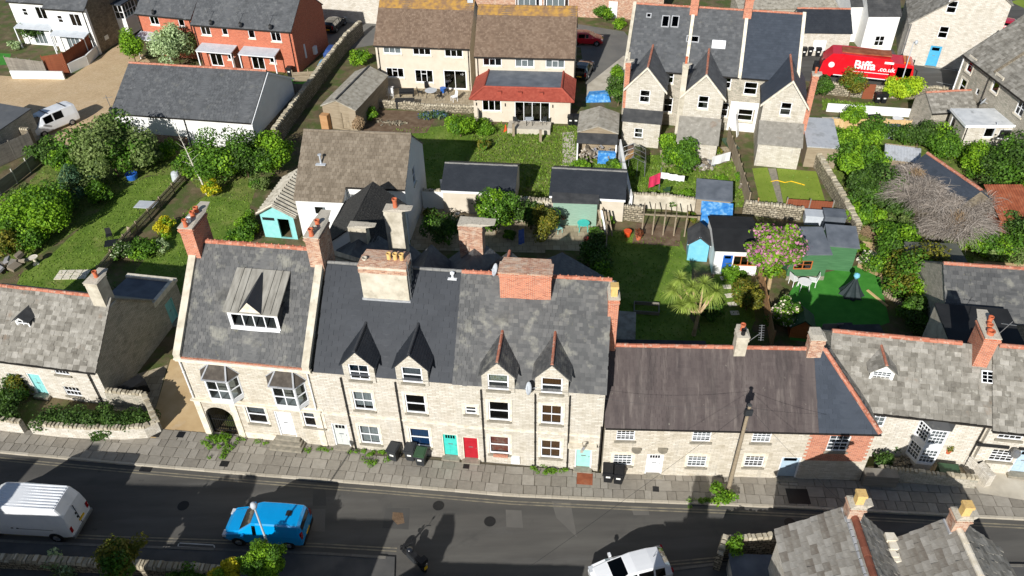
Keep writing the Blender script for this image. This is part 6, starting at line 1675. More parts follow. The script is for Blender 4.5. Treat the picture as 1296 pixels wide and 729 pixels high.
rubble_wall('old whitewashed yard wall behind garage', [(537, 262), (556, 263), (650, 268)], 1.7, .3, 'white_render', True)
rubble_wall('lichened rendered outhouse wall beside sage doors', [(655, 278), (702, 282)], 2.1, .5, 'grey_render', True)
rubble_wall('stone wall of white rubble behind the shed with blue door', [(940, 270), (1012, 278)], 1.1, .4, 'rubble', True)
rubble_wall('lane wall of buff stone behind truck hedge', [(1040, 118), (1100, 124), (1180, 124), (1236, 130)], 1.2, .4, 'rubble', True)
rubble_wall('low stone front wall of the teal door cottage, gate side', [(-60, 540), (0, 543), (33, 547)], .95, .35, 'stone_wall')
rubble_wall('low curved stone front wall under the clipped hedge', [(46, 548), (80, 552), (120, 554), (160, 555), (188, 553), (203, 546)], .95, .35, 'stone_wall', True)
rubble_wall('jagged stone side wall beside the cottage gable', [(143, 512), (190, 516), (203, 546)], 1.25, .35, 'stone_wall_grey')
rubble_wall('shaded front yard wall below the white bay', [(1108, 604), (1160, 610), (1230, 617)], .85, .3, 'stone_wall_grey')
rubble_wall('buff stone party wall beside the white bay', [(1213, 585), (1232, 600), (1247, 617)], 1.1, .4, 'stone_wall', False)
rubble_wall('rough stone garden wall along the near pavement', [(-60, 712), (60, 718), (180, 724), (290, 730)], .7, .5, 'rubble', True)
rubble_wall('pale rubble yard wall below the near cottage', [(906, 722), (912, 702), (990, 696)], 1.4, .35, 'rubble', True)
rubble_wall('white courtyard wall below the timber fence', [(17, 99), (82, 100)], .9, .2, 'white_render', False)
rubble_wall('white sloping wall beside the white house', [(84, 92), (90, 92), (112, 82), (124, 70)], 1.1, .2, 'white_render', False)
rubble_wall('grey stone wall left of the camper van', [(-60, 178), (0, 182), (46, 186)], 1.9, .4, 'stone_dark', True)
rubble_wall('rubble retaining wall of the cream house terrace', [(468, 134), (546, 141), (604, 143)], .7, .3, 'rubble', True)
rubble_wall('white garden panels behind the lane hedge', [(1046, 141), (1176, 150)], .9, .08, 'white_render', False, name='panel_wall')
rubble_wall('grey rendered garden wall beside the blue car', [(560, 246), (566, 262)], 1.5, .25, 'white_render', False)
def fence(label, pxs, h, mat='old_wood', post='old_wood', bw=.14, gap=.01, pitch=1.8, z0=0.0, horiz=False, ph=.12, name='fence', th=.03):
    pts = [W(a, b, 0) for a, b in pxs]; o0 = Vector((pts[0].x, pts[0].y, 0))
    o = thing(name, label, 'fence', tuple(o0)); m = MB(); first = None
    for a, b in zip(pts, pts[1:]):
        a, b = a - o0, b - o0; d = b - a; L = d.length; rz = math.atan2(d.y, d.x)
        M_ = Matrix.Translation(a) @ Matrix.Rotation(rz, 4, 'Z'); n = max(1, round(L / pitch))
        for i in range(n + 1):
            if first is None:
                first = MB().box(-.05, .05, -.05, .05, 0, h + ph).mesh('post', [post])
            p = M_ @ Vector((L * i / n, 0, 0)); link('post', first, o, None, tuple(p), rz)
        if horiz:
            z = z0 + .06
            while z + bw < h + z0: m.box(.03, L - .03, -.03, 0, z, z + bw - gap, 0, M_); z += bw
        else:
            x = .06
            while x < L - .05:
                m.box(x, min(x + bw - gap, L - .03), -.045, -.02, z0 + .04, z0 + h + random.uniform(-.015, .015), 0, M_); x += bw
            for z in (.3, h - .25): m.box(.02, L - .02, -.018, .03, z0 + z, z0 + z + .08, 0, M_)
    m.build('boards', mat, o, kind='stuff')
    return o
fence('picket fence between the two left lawns', [(236, 228), (205, 262), (160, 310), (128, 350)], .95, 'old_wood', 'old_wood', .12, .05)
fence('grey panel fence with pale concrete posts at the left edge', [(-20, 262), (22, 232), (55, 205)], 1.4, 'grey_wood', 'concrete_post', .3, .004, horiz=True)
fence('tall grey fence behind the concrete posted fence', [(-30, 225), (45, 190)], 1.9, 'grey_wood', 'grey_wood', .2, .004)
fence('curving timber fence above the white courtyard wall', [(14, 92), (62, 98)], 1.9, 'grey_wood', 'grey_wood', .15)
fence('brown timber fence above the white sloping wall', [(62, 97), (88, 93), (104, 82), (120, 70)], 2.4, 'brown_fence', 'brown_fence', .15)
fence('weathered fence between narrow Victorian gardens', [(920, 180), (932, 215), (946, 264)], 1.5, 'old_wood', 'old_wood', .14)
fence('pale new timber fence below the lane gardens', [(1050, 164), (1140, 166), (1150, 167)], 1.2, 'new_wood', 'new_wood', .16)
fence('grey timber fence beside the annexe', [(1150, 167), (1198, 172)], 1.5, 'grey_wood', 'grey_wood', .16)
fence('low horizontal rail fence at the end of mown lawn', [(958, 262), (994, 264)], .8, 'tan_wood', 'tan_wood', .25, .1, horiz=True)
fence('dark fence across the end of mown lawn', [(994, 264), (1052, 268)], 1.0, 'brown_fence', 'grey_wood', .2)
fence('timber fence with trellis beside the brick house', [(372, 104), (412, 102)], 1.3, 'old_wood', 'old_wood', .16, .03, horiz=True)
fence('dark boarded fence below the bright green lawn', [(330, 120), (396, 122)], 1.4, 'grey_wood', 'grey_wood', .16)
fence('tan timber fence beside the lilac tree', [(960, 350), (968, 395), (976, 440)], 1.4, 'tan_wood', 'tan_wood', .16)
fence('boarded side fence beside the sage outhouse', [(762, 278), (768, 300), (766, 330)], 1.4, 'old_wood', 'old_wood', .16)
fence('fence panel between patios of brick terrace', [(300, 92), (312, 80)], 1.7, 'grey_wood', 'grey_wood', .16)
fence('weathered screen fence between cream house gardens', [(603, 128), (606, 158)], 1.5, 'grey_wood', 'grey_wood', .16)
# ---------------------------------------------------------------- vegetation
def leaves(C, Rr, n, leaf, up=.25, seed=0):
    """leaf-shaped quads spread through clump shells; C (k,3) centres, Rr (k,3) radii"""
    g = np.random.default_rng(seed); k = len(C); vol = (Rr.prod(1)) ** (2 / 3.); idx = g.choice(k, n, p=vol / vol.sum())
    d = g.normal(size=(n, 3)); d /= np.linalg.norm(d, axis=1)[:, None]
    r = 1 - .5 * g.random(n) ** 2.2 + (g.random(n) < .1) * g.uniform(0, .4, n)
    p = C[idx] + d * Rr[idx] * r[:, None]
    nrm = d * .9 + g.normal(size=(n, 3)) * .55 + np.array([0, 0, up]); nrm /= np.linalg.norm(nrm, axis=1)[:, None]
    t = np.cross(nrm, g.normal(size=(n, 3))); t /= np.maximum(np.linalg.norm(t, axis=1), 1e-6)[:, None]
    b = np.cross(nrm, t); L = leaf * g.uniform(.45, 1.5, n)[:, None]; Wd = L * .36
    V = np.stack([p - t * L * .5, p + b * Wd + nrm * L * .08, p + t * L * .5, p - b * Wd + nrm * L * .08], 1)
    return V.reshape(-1, 3), np.arange(4 * n).reshape(-1, 4)
def clumps(R, k, cr, seed, zc):
    g = np.random.default_rng(seed); d = g.normal(size=(k, 3)); d /= np.linalg.norm(d, axis=1)[:, None]; d[:, 2] = np.where(d[:, 2] < -.35, -d[:, 2] * .5, d[:, 2])
    rr = g.uniform(.4, 1.0, k)[:, None]; C = d * np.array(R) * rr + np.array([0, 0, zc])
    s = cr * g.uniform(.6, 1.35, k)[:, None] * np.array(R)[None, :].mean() * np.array([[1, 1, .85]])
    C = np.vstack([C, [[0, 0, zc]]]); s = np.vstack([s, np.array(R)[None] * .55])
    return C, s
VSEED = [100]
MIX = dict(leaf_green='leaf_bright', leaf_dark='leaf_green', leaf_bright='leaf_green', leaf_olive='leaf_green', leaf_autumn='leaf_green', leaf_weed='leaf_bright', leaf_blue='leaf_olive', leaf_yellow='leaf_bright', leaf_lime='leaf_bright', leaf_silver='leaf_olive')
def bush(name, label, px, py, R, mat='leaf_green', n=3500, leaf=.2, cat='bush', trunk=0.0, k=26, cr=.36, z=0.0, world=None, bloom=None, bark='bark', tr=.08, group=None, base=.74, flat=False):
    VSEED[0] += 1; sd = VSEED[0]; R = tuple(r * 1.16 for r in R)
    p = world or W(px, py, 0)
    o = thing(name, label, cat, (p.x, p.y, z), random.uniform(0, 6) if not flat else 0, group)
    zc = R[2] * base + trunk
    C, S = clumps(R, k, cr, sd, zc)
    V, Q = leaves(C, S, n, leaf, .25, sd)
    mix = (np.random.default_rng(sd).random(n) < .22).astype(np.int32)
    link('crown', fastmesh('crown', V, Q, [mat, MIX.get(mat, mat)], mi=mix), o)
    if bloom:
        bm, bn, bl = bloom; m = C[:, 2] > zc - .2 * R[2]
        V, Q = leaves(C[m], S[m] * 1.04, bn, bl, .6, sd + 7); link('blossom', fastmesh('blossom', V, Q, bm), o, 'stuff')
    m = MB(); g = random.Random(sd)
    top = Vector((g.uniform(-.1, .1), g.uniform(-.1, .1), max(trunk, .25) + R[2] * .3))
    m.cyl((0, 0, 0), top, tr * (1 + trunk * .2), tr * .7, 8)
    for i in range(7 if R[0] > .7 else 3):
        c = C[g.randrange(len(C))]; e = Vector(c); mid = top.lerp(e, .5) + Vector((g.uniform(-.1, .1), g.uniform(-.1, .1), .1))
        m.cyl(top, mid, tr * .55, tr * .35, 6); m.cyl(mid, e, tr * .35, tr * .12, 5)
    m.build('trunk', bark, o)
    return o
B_ = bush
B_('tree', 'broad grey-green spreading tree beside the camper van', 150, 224, (3.8, 3.1, 2.1), 'leaf_olive', 17000, .24, 'tree', 1.0, 46, .3)
B_('bush', 'dark rounded shrub behind the concrete posted fence', 62, 205, (1.5, 1.3, 1.2), 'leaf_dark', 4000, .2)
B_('bush', 'blue-green conifer shrub at the edge of shaded lawn', 103, 248, (1.5, 1.4, 1.3), 'leaf_blue', 5000, .17)
B_('bush', 'bright green leafy hedge mass beside the left lawn', 62, 290, (2.8, 2.3, 1.9), 'leaf_bright', 12000, .2, k=34)
B_('bush', 'olive shrub filling the left garden corner', 32, 300, (1.6, 1.5, 1.2), 'leaf_green', 4500, .2)
B_('bush', 'mixed dark shrub by the patio at the left edge', 12, 322, (1.3, 1.2, .9), 'leaf_autumn', 3000, .18)
B_('bush', 'tall dark green shrub in front of the white hall', 285, 234, (2.2, 1.6, 2.4), 'leaf_green', 12000, .2, k=34)
B_('bush', 'darker conical shrub beside the bright one by hall', 316, 228, (1.8, 1.5, 2.4), 'leaf_dark', 8000, .18)
B_('bush', 'bright yellow-green shrub at the hall corner', 346, 220, (2.1, 1.8, 2.0), 'leaf_bright', 11000, .21, k=30)
B_('bush', 'light green shrub behind the birch stem', 248, 222, (1.2, 1.1, 1.5), 'leaf_green', 4000, .18)
B_('bush', 'golden shrub at the foot of the birch', 270, 248, (.75, .6, .8), 'leaf_yellow', 2200, .15)
B_('bush', 'golden shrub against the picket fence', 212, 296, (.75, .7, .8), 'leaf_yellow', 2200, .15)
B_('bush', 'green perennials below the picket fence', 185, 322, (1.2, 1.0, .6), 'leaf_green', 3000, .16)
B_('bush', 'white flowering shrub by the garden table', 160, 326, (.8, .7, .7), 'leaf_dark', 2000, .15, bloom=('leaf_white', 260, .13))
B_('bush', 'low silver-grey perennials near brick stack', 205, 318, (.7, .6, .4), 'leaf_silver', 1400, .13)
B_('bush', 'clipped hedge along the pale blue shed', 316, 296, (.6, 1.6, .8), 'leaf_green', 3500, .16, flat=True)
B_('bush', 'low plants at the lawn end behind tall house', 298, 306, (.9, .7, .5), 'leaf_green', 1800, .15)
B_('bush', 'dark ivy on shaded boundary behind the cottage', 150, 390, (2.2, 1.0, .6), 'leaf_dark', 4000, .18, flat=True)
B_('bush', 'dark shrubs in the shaded yard behind the cottage', 205, 388, (1.2, 1.5, .9), 'leaf_dark', 3500, .18)
B_('tree', 'yellow-green conifer beside the white house bay', 172, 80, (1.5, 1.4, 2.1), 'leaf_bright', 6000, .2, 'tree', .2)
B_('tree', 'silver leaved tree in front of the brick terrace', 229, 84, (2.3, 2.1, 1.9), 'leaf_silver', 9000, .22, 'tree', .8, 36)
B_('bush', 'dark bush between the white houses', 56, 52, (2.0, 1.6, 1.3), 'leaf_dark', 5000, .22)
B_('bush', 'pale plants by white house patio', 20, 62, (.8, .6, .5), 'leaf_silver', 1200, .16)
B_('bush', 'shrub growing behind the dry stone wall top', 460, 82, (1.2, 1.0, 1.0), 'leaf_bright', 3000, .18)
B_('bush', 'brown pillar shrub beside the timber shed', 455, 168, (.45, .4, 1.1), 'twig_brown', 2200, .14)
B_('bush', 'leafy plants on the terrace bank below patio', 470, 150, (.9, .6, .6), 'leaf_green', 1800, .15)
B_('bush', 'blue-flowered plants below the cream house patio', 548, 150, (1.4, .5, .35), 'leaf_blue', 1800, .14, bloom=('blue_cloth', 300, .1), flat=True)
B_('bush', 'bright round bush between the cream house gardens', 583, 172, (1.4, 1.2, 1.2), 'leaf_bright', 5500, .18)
B_('bush', 'sprawling weeds beside the raised patio', 612, 166, (1.6, .8, .5), 'leaf_weed', 2400, .17)
B_('bush', 'big ivy clump with pale blossom beside garage', 628, 296, (1.3, 1.2, 2.3), 'leaf_green', 8000, .19, k=34, bloom=('leaf_white', 220, .12))
B_('bush', 'brown-leaved climber on the rendered outhouse wall', 690, 304, (.9, .8, 1.8), 'leaf_autumn', 4200, .17)
B_('bush', 'dark shrub in the shaded rear yard', 562, 306, (1.3, 1.2, 1.3), 'leaf_dark', 4000, .18)
B_('bush', 'dark creeper by the sunny little patio', 672, 290, (1.2, .8, 1.4), 'leaf_dark', 3800, .17)
B_('bush', 'green hedge along the boarded side fence', 752, 330, (.9, 2.2, .8), 'leaf_dark', 5000, .17, flat=True)
B_('bush', 'long low hedge beside the shaded lawn', 762, 365, (.6, 2.4, .7), 'leaf_green', 3800, .17, flat=True)
B_('bush', 'round bush in front of stone lean-to', 862, 215, (1.6, 1.4, 1.5), 'leaf_green', 6500, .19, k=30)
B_('bush', 'leafy bush beside the greenhouse', 848, 196, (1.0, .9, 1.0), 'leaf_bright', 3000, .17)
B_('bush', 'yellow-green plants by the lawn wall', 856, 262, (.8, .5, .5), 'leaf_bright', 1600, .15)
B_('bush', 'climbing weeds on the whitewashed wall', 786, 222, (.5, .9, .7), 'leaf_weed', 2000, .15)
B_('bush', 'dark clipped column bush beside the drive', 782, 134, (.9, .9, 1.7), 'leaf_dark', 4200, .17)
B_('bush', 'square green hedge by the drive', 781, 98, (.5, 1.4, .6), 'leaf_bright', 2000, .15, flat=True)
B_('bush', 'small clipped bush by the front path', 784, 36, (.7, .7, .7), 'leaf_bright', 1500, .16)
B_('bush', 'dark shrub at the distant front garden', 766, 26, (1.2, .8, 1.1), 'leaf_green', 2400, .18)
B_('bush', 'rounded dark green bush at the palm foot', 896, 402, (.85, .8, .75), 'leaf_dark', 3000, .15)
B_('bush', 'tall narrow bush leaning behind the palm trunk', 893, 386, (.55, .5, 1.0), 'leaf_green', 2200, .15)
B_('bush', 'loose rust-brown shrub beside stepping stones', 944, 392, (.9, .9, 1.3), 'leaf_autumn', 3600, .16)
B_('bush', 'leafy border plants below the blue door shed', 925, 352, (1.0, .5, .5), 'leaf_weed', 1600, .15)
B_('tree', 'lilac tree in pink bloom beside the green shed', 972, 366, (1.7, 1.6, 1.75), 'leaf_bright', 8500, .2, 'tree', 1.9, 34, bloom=('leaf_pink', 4200, .19), tr=.13, bark='bark_pale')
B_('bush', 'pink flowering shrub beside the white garden chairs', 992, 412, (1.05, 1.0, 1.1), 'leaf_green', 4200, .16, bloom=('leaf_rose', 520, .17))
B_('bush', 'large dark green hedge beside the stone garden wall', 1100, 262, (2.2, 2.3, 1.9), 'leaf_dark', 10000, .2, k=36)
B_('bush', 'mid green shrub above the garden wall', 1083, 228, (1.8, 1.6, 1.7), 'leaf_green', 7000, .2)
B_('bush', 'bright leafy bush beside sheet roofed lean-to', 1068, 196, (1.5, 1.3, 1.3), 'leaf_bright', 5000, .19)
B_('bush', 'loose green bush below the new timber fence', 1095, 186, (1.9, 1.3, 1.2), 'leaf_green', 5500, .19)
B_('bush', 'dense dark hedge behind the slate outhouse', 1160, 186, (2.6, 1.0, 1.2), 'leaf_dark', 6500, .18, flat=True)
B_('bush', 'bright hedge top beside the slate outhouse', 1192, 196, (2.0, 1.2, 1.3), 'leaf_green', 5500, .18)
B_('bush', 'small round tree in the lane garden', 1077, 164, (1.0, 1.0, .9), 'leaf_bright', 3000, .17, trunk=.7)
B_('bush', 'lime green bush beside the wheelie bins', 1137, 126, (2.0, 1.2, 1.2), 'leaf_lime', 7000, .18, k=30)
B_('tree', 'dark upright conifer by the lane wall', 1041, 124, (.8, .8, 1.3), 'leaf_dark', 3600, .16, 'tree', .1)
B_('tree', 'brownish small tree by the lane wall', 1074, 124, (1.1, 1.0, 1.3), 'leaf_autumn', 3600, .16, 'tree', .5)
B_('bush', 'yellowish hedge behind the artificial lawn', 1152, 372, (1.7, 1.9, 1.9), 'leaf_autumn', 7500, .19, k=32)
B_('bush', 'green hedge growing down to the roofs', 1128, 322, (1.6, 1.6, 1.5), 'leaf_green', 5500, .18)
B_('bush', 'tall yellow-green shrub beside the flat garage', 1172, 395, (1.1, 1.1, 1.6), 'leaf_bright', 4500, .17)
B_('bush', 'shaded dark bushes behind the rear extension', 1165, 415, (1.5, 1.2, 1.2), 'leaf_dark', 4200, .18)
B_('bush', 'broad dark hedge in front of the annexe', 1262, 232, (2.6, 1.9, 2.0), 'leaf_dark', 10000, .2, k=36)
B_('bush', 'bright hedge end beside the rusty shed', 1238, 224, (1.6, 1.4, 1.4), 'leaf_bright', 5500, .19)
B_('bush', 'dark bush at the right edge above track', 1288, 312, (1.6, 1.5, 1.4), 'leaf_dark', 5000, .19)
B_('bush', 'leafy hedge above the gravel track', 1252, 322, (1.9, 1.2, 1.1), 'leaf_green', 6000, .18)
B_('bush', 'overgrown edge bush at far right', 1300, 262, (1.4, 1.4, 1.2), 'leaf_green', 3500, .19)
_at = lambda px, py, z: Vector((W(px, py, z).x, W(px, py, z).y, 0))
B_('bush', 'yellowing shrub on the near pavement bank', 0, 0, (1.1, .9, 1.0), 'leaf_autumn', 6500, .15, k=30, trunk=2.0, world=_at(153, 709, 2.9))
B_('bush', 'pale leaved plants on the near stone wall', 82, 724, (1.0, .5, .45), 'leaf_silver', 1500, .13)
B_('bush', 'clipped round green bush below the lamp post', 0, 0, (.95, .85, .78), 'leaf_bright', 14000, .1, k=60, cr=.28, trunk=1.5, world=_at(335, 714, 2.2))
B_('bush', 'golden clipped hedge beside the round bush', 0, 0, (.85, .55, .5), 'leaf_yellow', 7000, .1, k=40, cr=.3, flat=True, trunk=1.6, world=_at(290, 724, 2.0))
B_('bush', 'low dark shrub at the bottom edge', 238, 738, (.9, .7, .5), 'leaf_green', 2200, .13)
B_('bush', 'weedy plants at the foot of the utility pole', 914, 634, (.75, .4, .42), 'leaf_weed', 1700, .13, z=.1)
B_('bush', 'plants on the near yard wall', 925, 712, (.5, .3, .5), 'leaf_weed', 800, .13, z=1.1)
B_('bush', 'shrub cluster by cottage door', 18, 520, (1.4, .9, .9), 'leaf_dark', 4000, .15)
B_('bush', 'brown-green shrub beside teal door', 33, 500, (.9, .6, 1.0), 'leaf_autumn', 2600, .15)
lawn([(1040, 170), (1200, 172), (1230, 240), (1300, 215), (1300, 330), (1236, 330), (1235, 352), (1165, 420), (1120, 330), (1085, 300), (1050, 215)], 'grass_rough', .003, 1.2)
tufts(LAWNS[-1][0], LAWNS[-1][1], 1.2, 'leaf_grass')
lawn([(20, 250), (60, 205), (135, 190), (230, 195), (330, 215), (318, 258), (262, 246), (232, 222), (186, 222), (105, 285), (40, 330), (10, 345)], 'grass_rough', .003, 1.2)
tufts(LAWNS[-1][0], LAWNS[-1][1], 1.2, 'leaf_grass')
ADJ = dict(leaf_green='mid green', leaf_dark='dark green', leaf_bright='bright green', leaf_olive='grey-green', leaf_weed='fresh green', leaf_autumn='yellow-brown')
def filler(label, group, pts, mats, r, n=2600):
    for i, (px, py) in enumerate(pts):
        k = random.uniform(.8, 1.25) * r; bush('bush', ADJ[mats[i % len(mats)]] + ' ' + label, px, py, (k, k * random.uniform(.8, 1.1), k * random.uniform(.6, .95)), mats[i % len(mats)], n, .19, group=group)
filler('shrub in the overgrown plot around the bare creeper', 'shrubs of the overgrown plot', [(1058, 182), (1048, 205), (1120, 205), (1075, 212), (1118, 240), (1128, 270), (1090, 285), (1135, 298), (1118, 345), (1140, 345), (1225, 205), (1245, 205), (1280, 205), (1292, 228), (1230, 318), (1270, 330), (1176, 190)], ['leaf_green', 'leaf_dark', 'leaf_bright', 'leaf_olive'], 1.15)
filler('shrub in the planted border beside the spreading tree', 'shrubs of the left border', [(85, 215), (120, 235), (195, 205), (215, 198), (130, 255), (85, 268), (35, 262), (20, 290), (45, 315), (300, 214), (332, 240), (265, 214)], ['leaf_green', 'leaf_dark', 'leaf_olive', 'leaf_bright'], .95)
filler('border plant between the narrow rear gardens', 'plants of the rear gardens', [(735, 214), (745, 226), (775, 210), (905, 195), (912, 232), (935, 228), (900, 252), (875, 280), (868, 252), (938, 350), (948, 372), (985, 350), (1090, 318), (645, 300), (600, 300), (545, 275), (770, 285), (752, 300), (470, 182), (612, 190)], ['leaf_weed', 'leaf_green', 'leaf_dark', 'leaf_autumn'], .5, 1100)
# clipped hedge on the cottage front wall
hp = [W(58, 548), W(90, 545), W(125, 548), (W(160, 549)), W(192, 544)]
g = np.random.default_rng(5); CC = []; SS = []
for a, b in zip(hp, hp[1:]):
    for i in range(9):
        q = a.lerp(b, i / 9); CC.append((q.x - hp[0].x + g.normal(0, .12), q.y - hp[0].y + .35 + g.normal(0, .3), .95 + g.normal(0, .12))); SS.append((.5, .5, .42))
for i in range(7): CC.append((W(128, 556).x - hp[0].x + g.normal(0, .35), W(128, 556).y - hp[0].y - .05, .75 - .1 * i)); SS.append((.34, .25, .22))
V, Q = leaves(np.array(CC), np.array(SS), 11000, .13, .4, 9)
hd = thing('hedge', 'dark spreading hedge spilling over the curved stone wall', 'hedge', (hp[0].x, hp[0].y, 0)); link('crown', fastmesh('crown', V, Q, 'leaf_dark'), hd)
# weeds in the pavement
def weeds(label, pxs, n, h=.14, mat='leaf_weed', z=.115):
    P = [W(a, b, z) for a, b in pxs]; o = thing('weeds', label, 'weeds', tuple(P[0])); CC = []; SS = []
    for i in range(n):
        q = random.choice(P) - P[0]; CC.append((q.x + random.gauss(0, .3), q.y + random.gauss(0, .13), h * .5)); r = random.uniform(.08, .2); SS.append((r, r * .8, h))
    V, Q = leaves(np.array(CC), np.array(SS), n * 40, .085, .5, n); link('leaves', fastmesh('leaves', V, Q, mat), o, 'stuff')
weeds('bright weeds growing under the carriage arch', [(262, 560), (272, 556), (280, 558), (268, 568), (285, 553)], 40, .2)
weeds('sparse weeds on the cobbles below the arch', [(290, 566), (285, 574), (295, 560), (275, 578)], 16)
weeds('weeds along the steps of the tall house', [(335, 560), (388, 571), (405, 568), (415, 569)], 14, .12)
weeds('weeds around flagstones left of the grey bin', [(455, 572), (470, 578), (485, 573), (490, 583), (478, 585), (465, 587)], 30, .13)
weeds('weeds at the wall foot beside the mint door', [(690, 595), (700, 598), (712, 599), (680, 593)], 18, .12)
weeds('weeds sprouting along the kerb near the pole', [(870, 634), (885, 636), (900, 634), (893, 632)], 12, .12)
# birch stem
p = W(262, 246)
o = thing('birch_tree', 'slender white-stemmed bare birch by the hall', 'tree', tuple(p)); m = MB()
pts = [Vector((0, 0, 0)), Vector((-.15, 0, 1.4)), Vector((-.5, .1, 3.0)), Vector((-.75, .2, 4.6)), Vector((-1.0, .2, 6.2))]
for i, (a, b) in enumerate(zip(pts, pts[1:])): m.cyl(a, b, .09 - .018 * i, .072 - .018 * i, 7)
m.build('trunk', 'birch_bark', o); m = MB()
for i in range(26):
    a = pts[1 + i % 3].lerp(pts[2 + i % 3], random.random()); d = Vector((random.uniform(-1, 1), random.uniform(-1, 1), random.uniform(.3, 1.1))) * random.uniform(.4, .9)
    m.cyl(a, a + d, .014, .004, 4)
m.build('branch', 'birch_bark', o, kind='stuff')
# bare creepers: bundles of pale twigs
def twigs(label, px, py, R, n, mat='twig', z=0.0, name='bare_shrub', drape=.5):
    p = W(px, py, z); o = thing(name, label, 'shrub', tuple(p)); g = np.random.default_rng(n)
    th = g.uniform(0, 6.28, n); ph = g.uniform(.0, 1.35, n); L = g.uniform(.35, 1.0, n)
    c = np.c_[g.normal(0, .18, n) * R[0], g.normal(0, .18, n) * R[1], np.full(n, R[2] * .25) + g.uniform(0, .3, n) * R[2]]
    d = np.c_[np.cos(th) * np.sin(ph) * R[0], np.sin(th) * np.sin(ph) * R[1], np.cos(ph) * R[2]] * L[:, None]
    V = []; Q = []; w = g.uniform(.012, .03, n); S = 4
    side = np.cross(d, g.normal(size=(n, 3))); side /= np.linalg.norm(side, axis=1)[:, None]
    wob = g.normal(0, .1, (n, 3)) * L[:, None]
    for s in range(S + 1):
        t = s / S; q = c + d * t + np.array([0, 0, -drape * R[2]]) * (t ** 2)[..., None] * L[:, None] if False else c + d * t - np.outer(L * t * t * drape * R[2], (0, 0, 1)) + wob * math.sin(t * 3.0)
        V.append(q - side * (w * (1 - .75 * t))[:, None]); V.append(q + side * (w * (1 - .75 * t))[:, None])
    V = np.stack(V, 1).reshape(-1, 3); b = np.arange(n)[:, None] * (2 * (S + 1))
    Q = np.concatenate([b + np.array([2 * s, 2 * s + 1, 2 * s + 3, 2 * s + 2]) for s in range(S)], 0)
    link('branches', fastmesh('branches', V, Q, mat), o, 'stuff')
    return o
twigs('tangle of bare pale branches over the slate roof', 1162, 254, (3.3, 3.0, 1.9), 5200, z=2.0)
twigs('bare branches spreading down the outhouse end wall', 1208, 300, (3.4, 2.6, 2.6), 5600, 'twig', z=.5)
for i_, (px_, py_, r_, z_) in enumerate(((1140, 244, 1.7, 1.8), (1182, 268, 1.9, 2.3), (1200, 262, 1.5, 2.6), (1178, 298, 1.9, .6), (1238, 296, 1.9, .6), (1150, 222, 1.5, 2.6))):
    twigs(('bare twigs at the low eave of slate outhouse', 'bare twigs hanging over the slate eave corner', 'bare twigs along the slate outhouse ridge', 'bare twigs below the slate eave', 'bare twigs beside the rusty shed', 'bare twigs round the brown creeper cone')[i_], px_, py_, (r_ * 1.3, r_, r_ * .8), 900 + i_, 'twig', z=z_, drape=.8)
twigs('brown bare climber against the outhouse chimney', 1205, 296, (1.0, 1.0, 2.2), 900, 'twig_brown', z=1.0)
twigs('bare creeper rising over the slate ridge', 1234, 268, (2.4, 2.0, 1.9), 2200, z=1.4)
twigs('brown creeper cone on the slate roof', 1158, 230, (.9, 1.0, 1.2), 900, 'twig_brown', z=2.6)
twigs('heap of pale cut branches behind green shed', 1104, 300, (1.5, 1.2, .9), 1300, 'twig_brown', z=.1)
twigs('bare shrub by the hall wall', 238, 206, (1.1, .8, 1.2), 500, 'twig_brown', z=.1)
# cabbage palm
def palm(px, py):
    p = W(px, py); o = thing('cabbage_palm', 'many-headed cabbage palm on the shaded lawn', 'palm tree', tuple(p)); m = MB()
    root = [Vector((0, 0, 0)), Vector((.05, .05, .9)), Vector((.15, .2, 1.7))]
    m.cyl(root[0], root[1], .17, .13, 9); m.cyl(root[1], root[2], .13, .12, 9)
    heads = [(-1.5, 1.3, 3.0), (-1.0, .5, 2.3), (-.4, .8, 3.6), (-.5, .2, 2.8), (.35, .8, 3.9), (.9, .9, 2.9), (1.25, .7, 3.3), (-1.1, 1.6, 3.7)]
    for h in heads:
        h = Vector(h); mid = root[2].lerp(h, .5) + Vector((0, 0, -.1)); m.cyl(root[2], mid, .09, .07, 7); m.cyl(mid, h, .07, .06, 7)
    m.build('trunk', 'bark_pale', o)
    g = np.random.default_rng(3)
    for h in heads:
        n = 170; th = g.uniform(0, 6.28, n); el = g.uniform(-.75, 1.45, n); L = g.uniform(.65, 1.05, n); w = .035
        d = np.c_[np.cos(th) * np.cos(el), np.sin(th) * np.cos(el), np.sin(el)]; sd = np.c_[-np.sin(th), np.cos(th), np.zeros(n)]
        V = []; S = 4
        for s in range(S + 1):
            t = s / S; q = np.array(h) + d * (L * t)[:, None] - np.outer(L * t * t * .38, (0, 0, 1)); ww = w * (1 - t * .9) * (1 if s else .6)
            V.append(q - sd * ww); V.append(q + sd * ww)
        V = np.stack(V, 1).reshape(-1, 3); b = np.arange(n)[:, None] * (2 * (S + 1)); Q = np.concatenate([b + np.array([2 * s, 2 * s + 1, 2 * s + 3, 2 * s + 2]) for s in range(S)], 0)
        link('leaf_head', fastmesh('leaf_head', V, Q, 'leaf_cord'), o)
palm(878, 424)
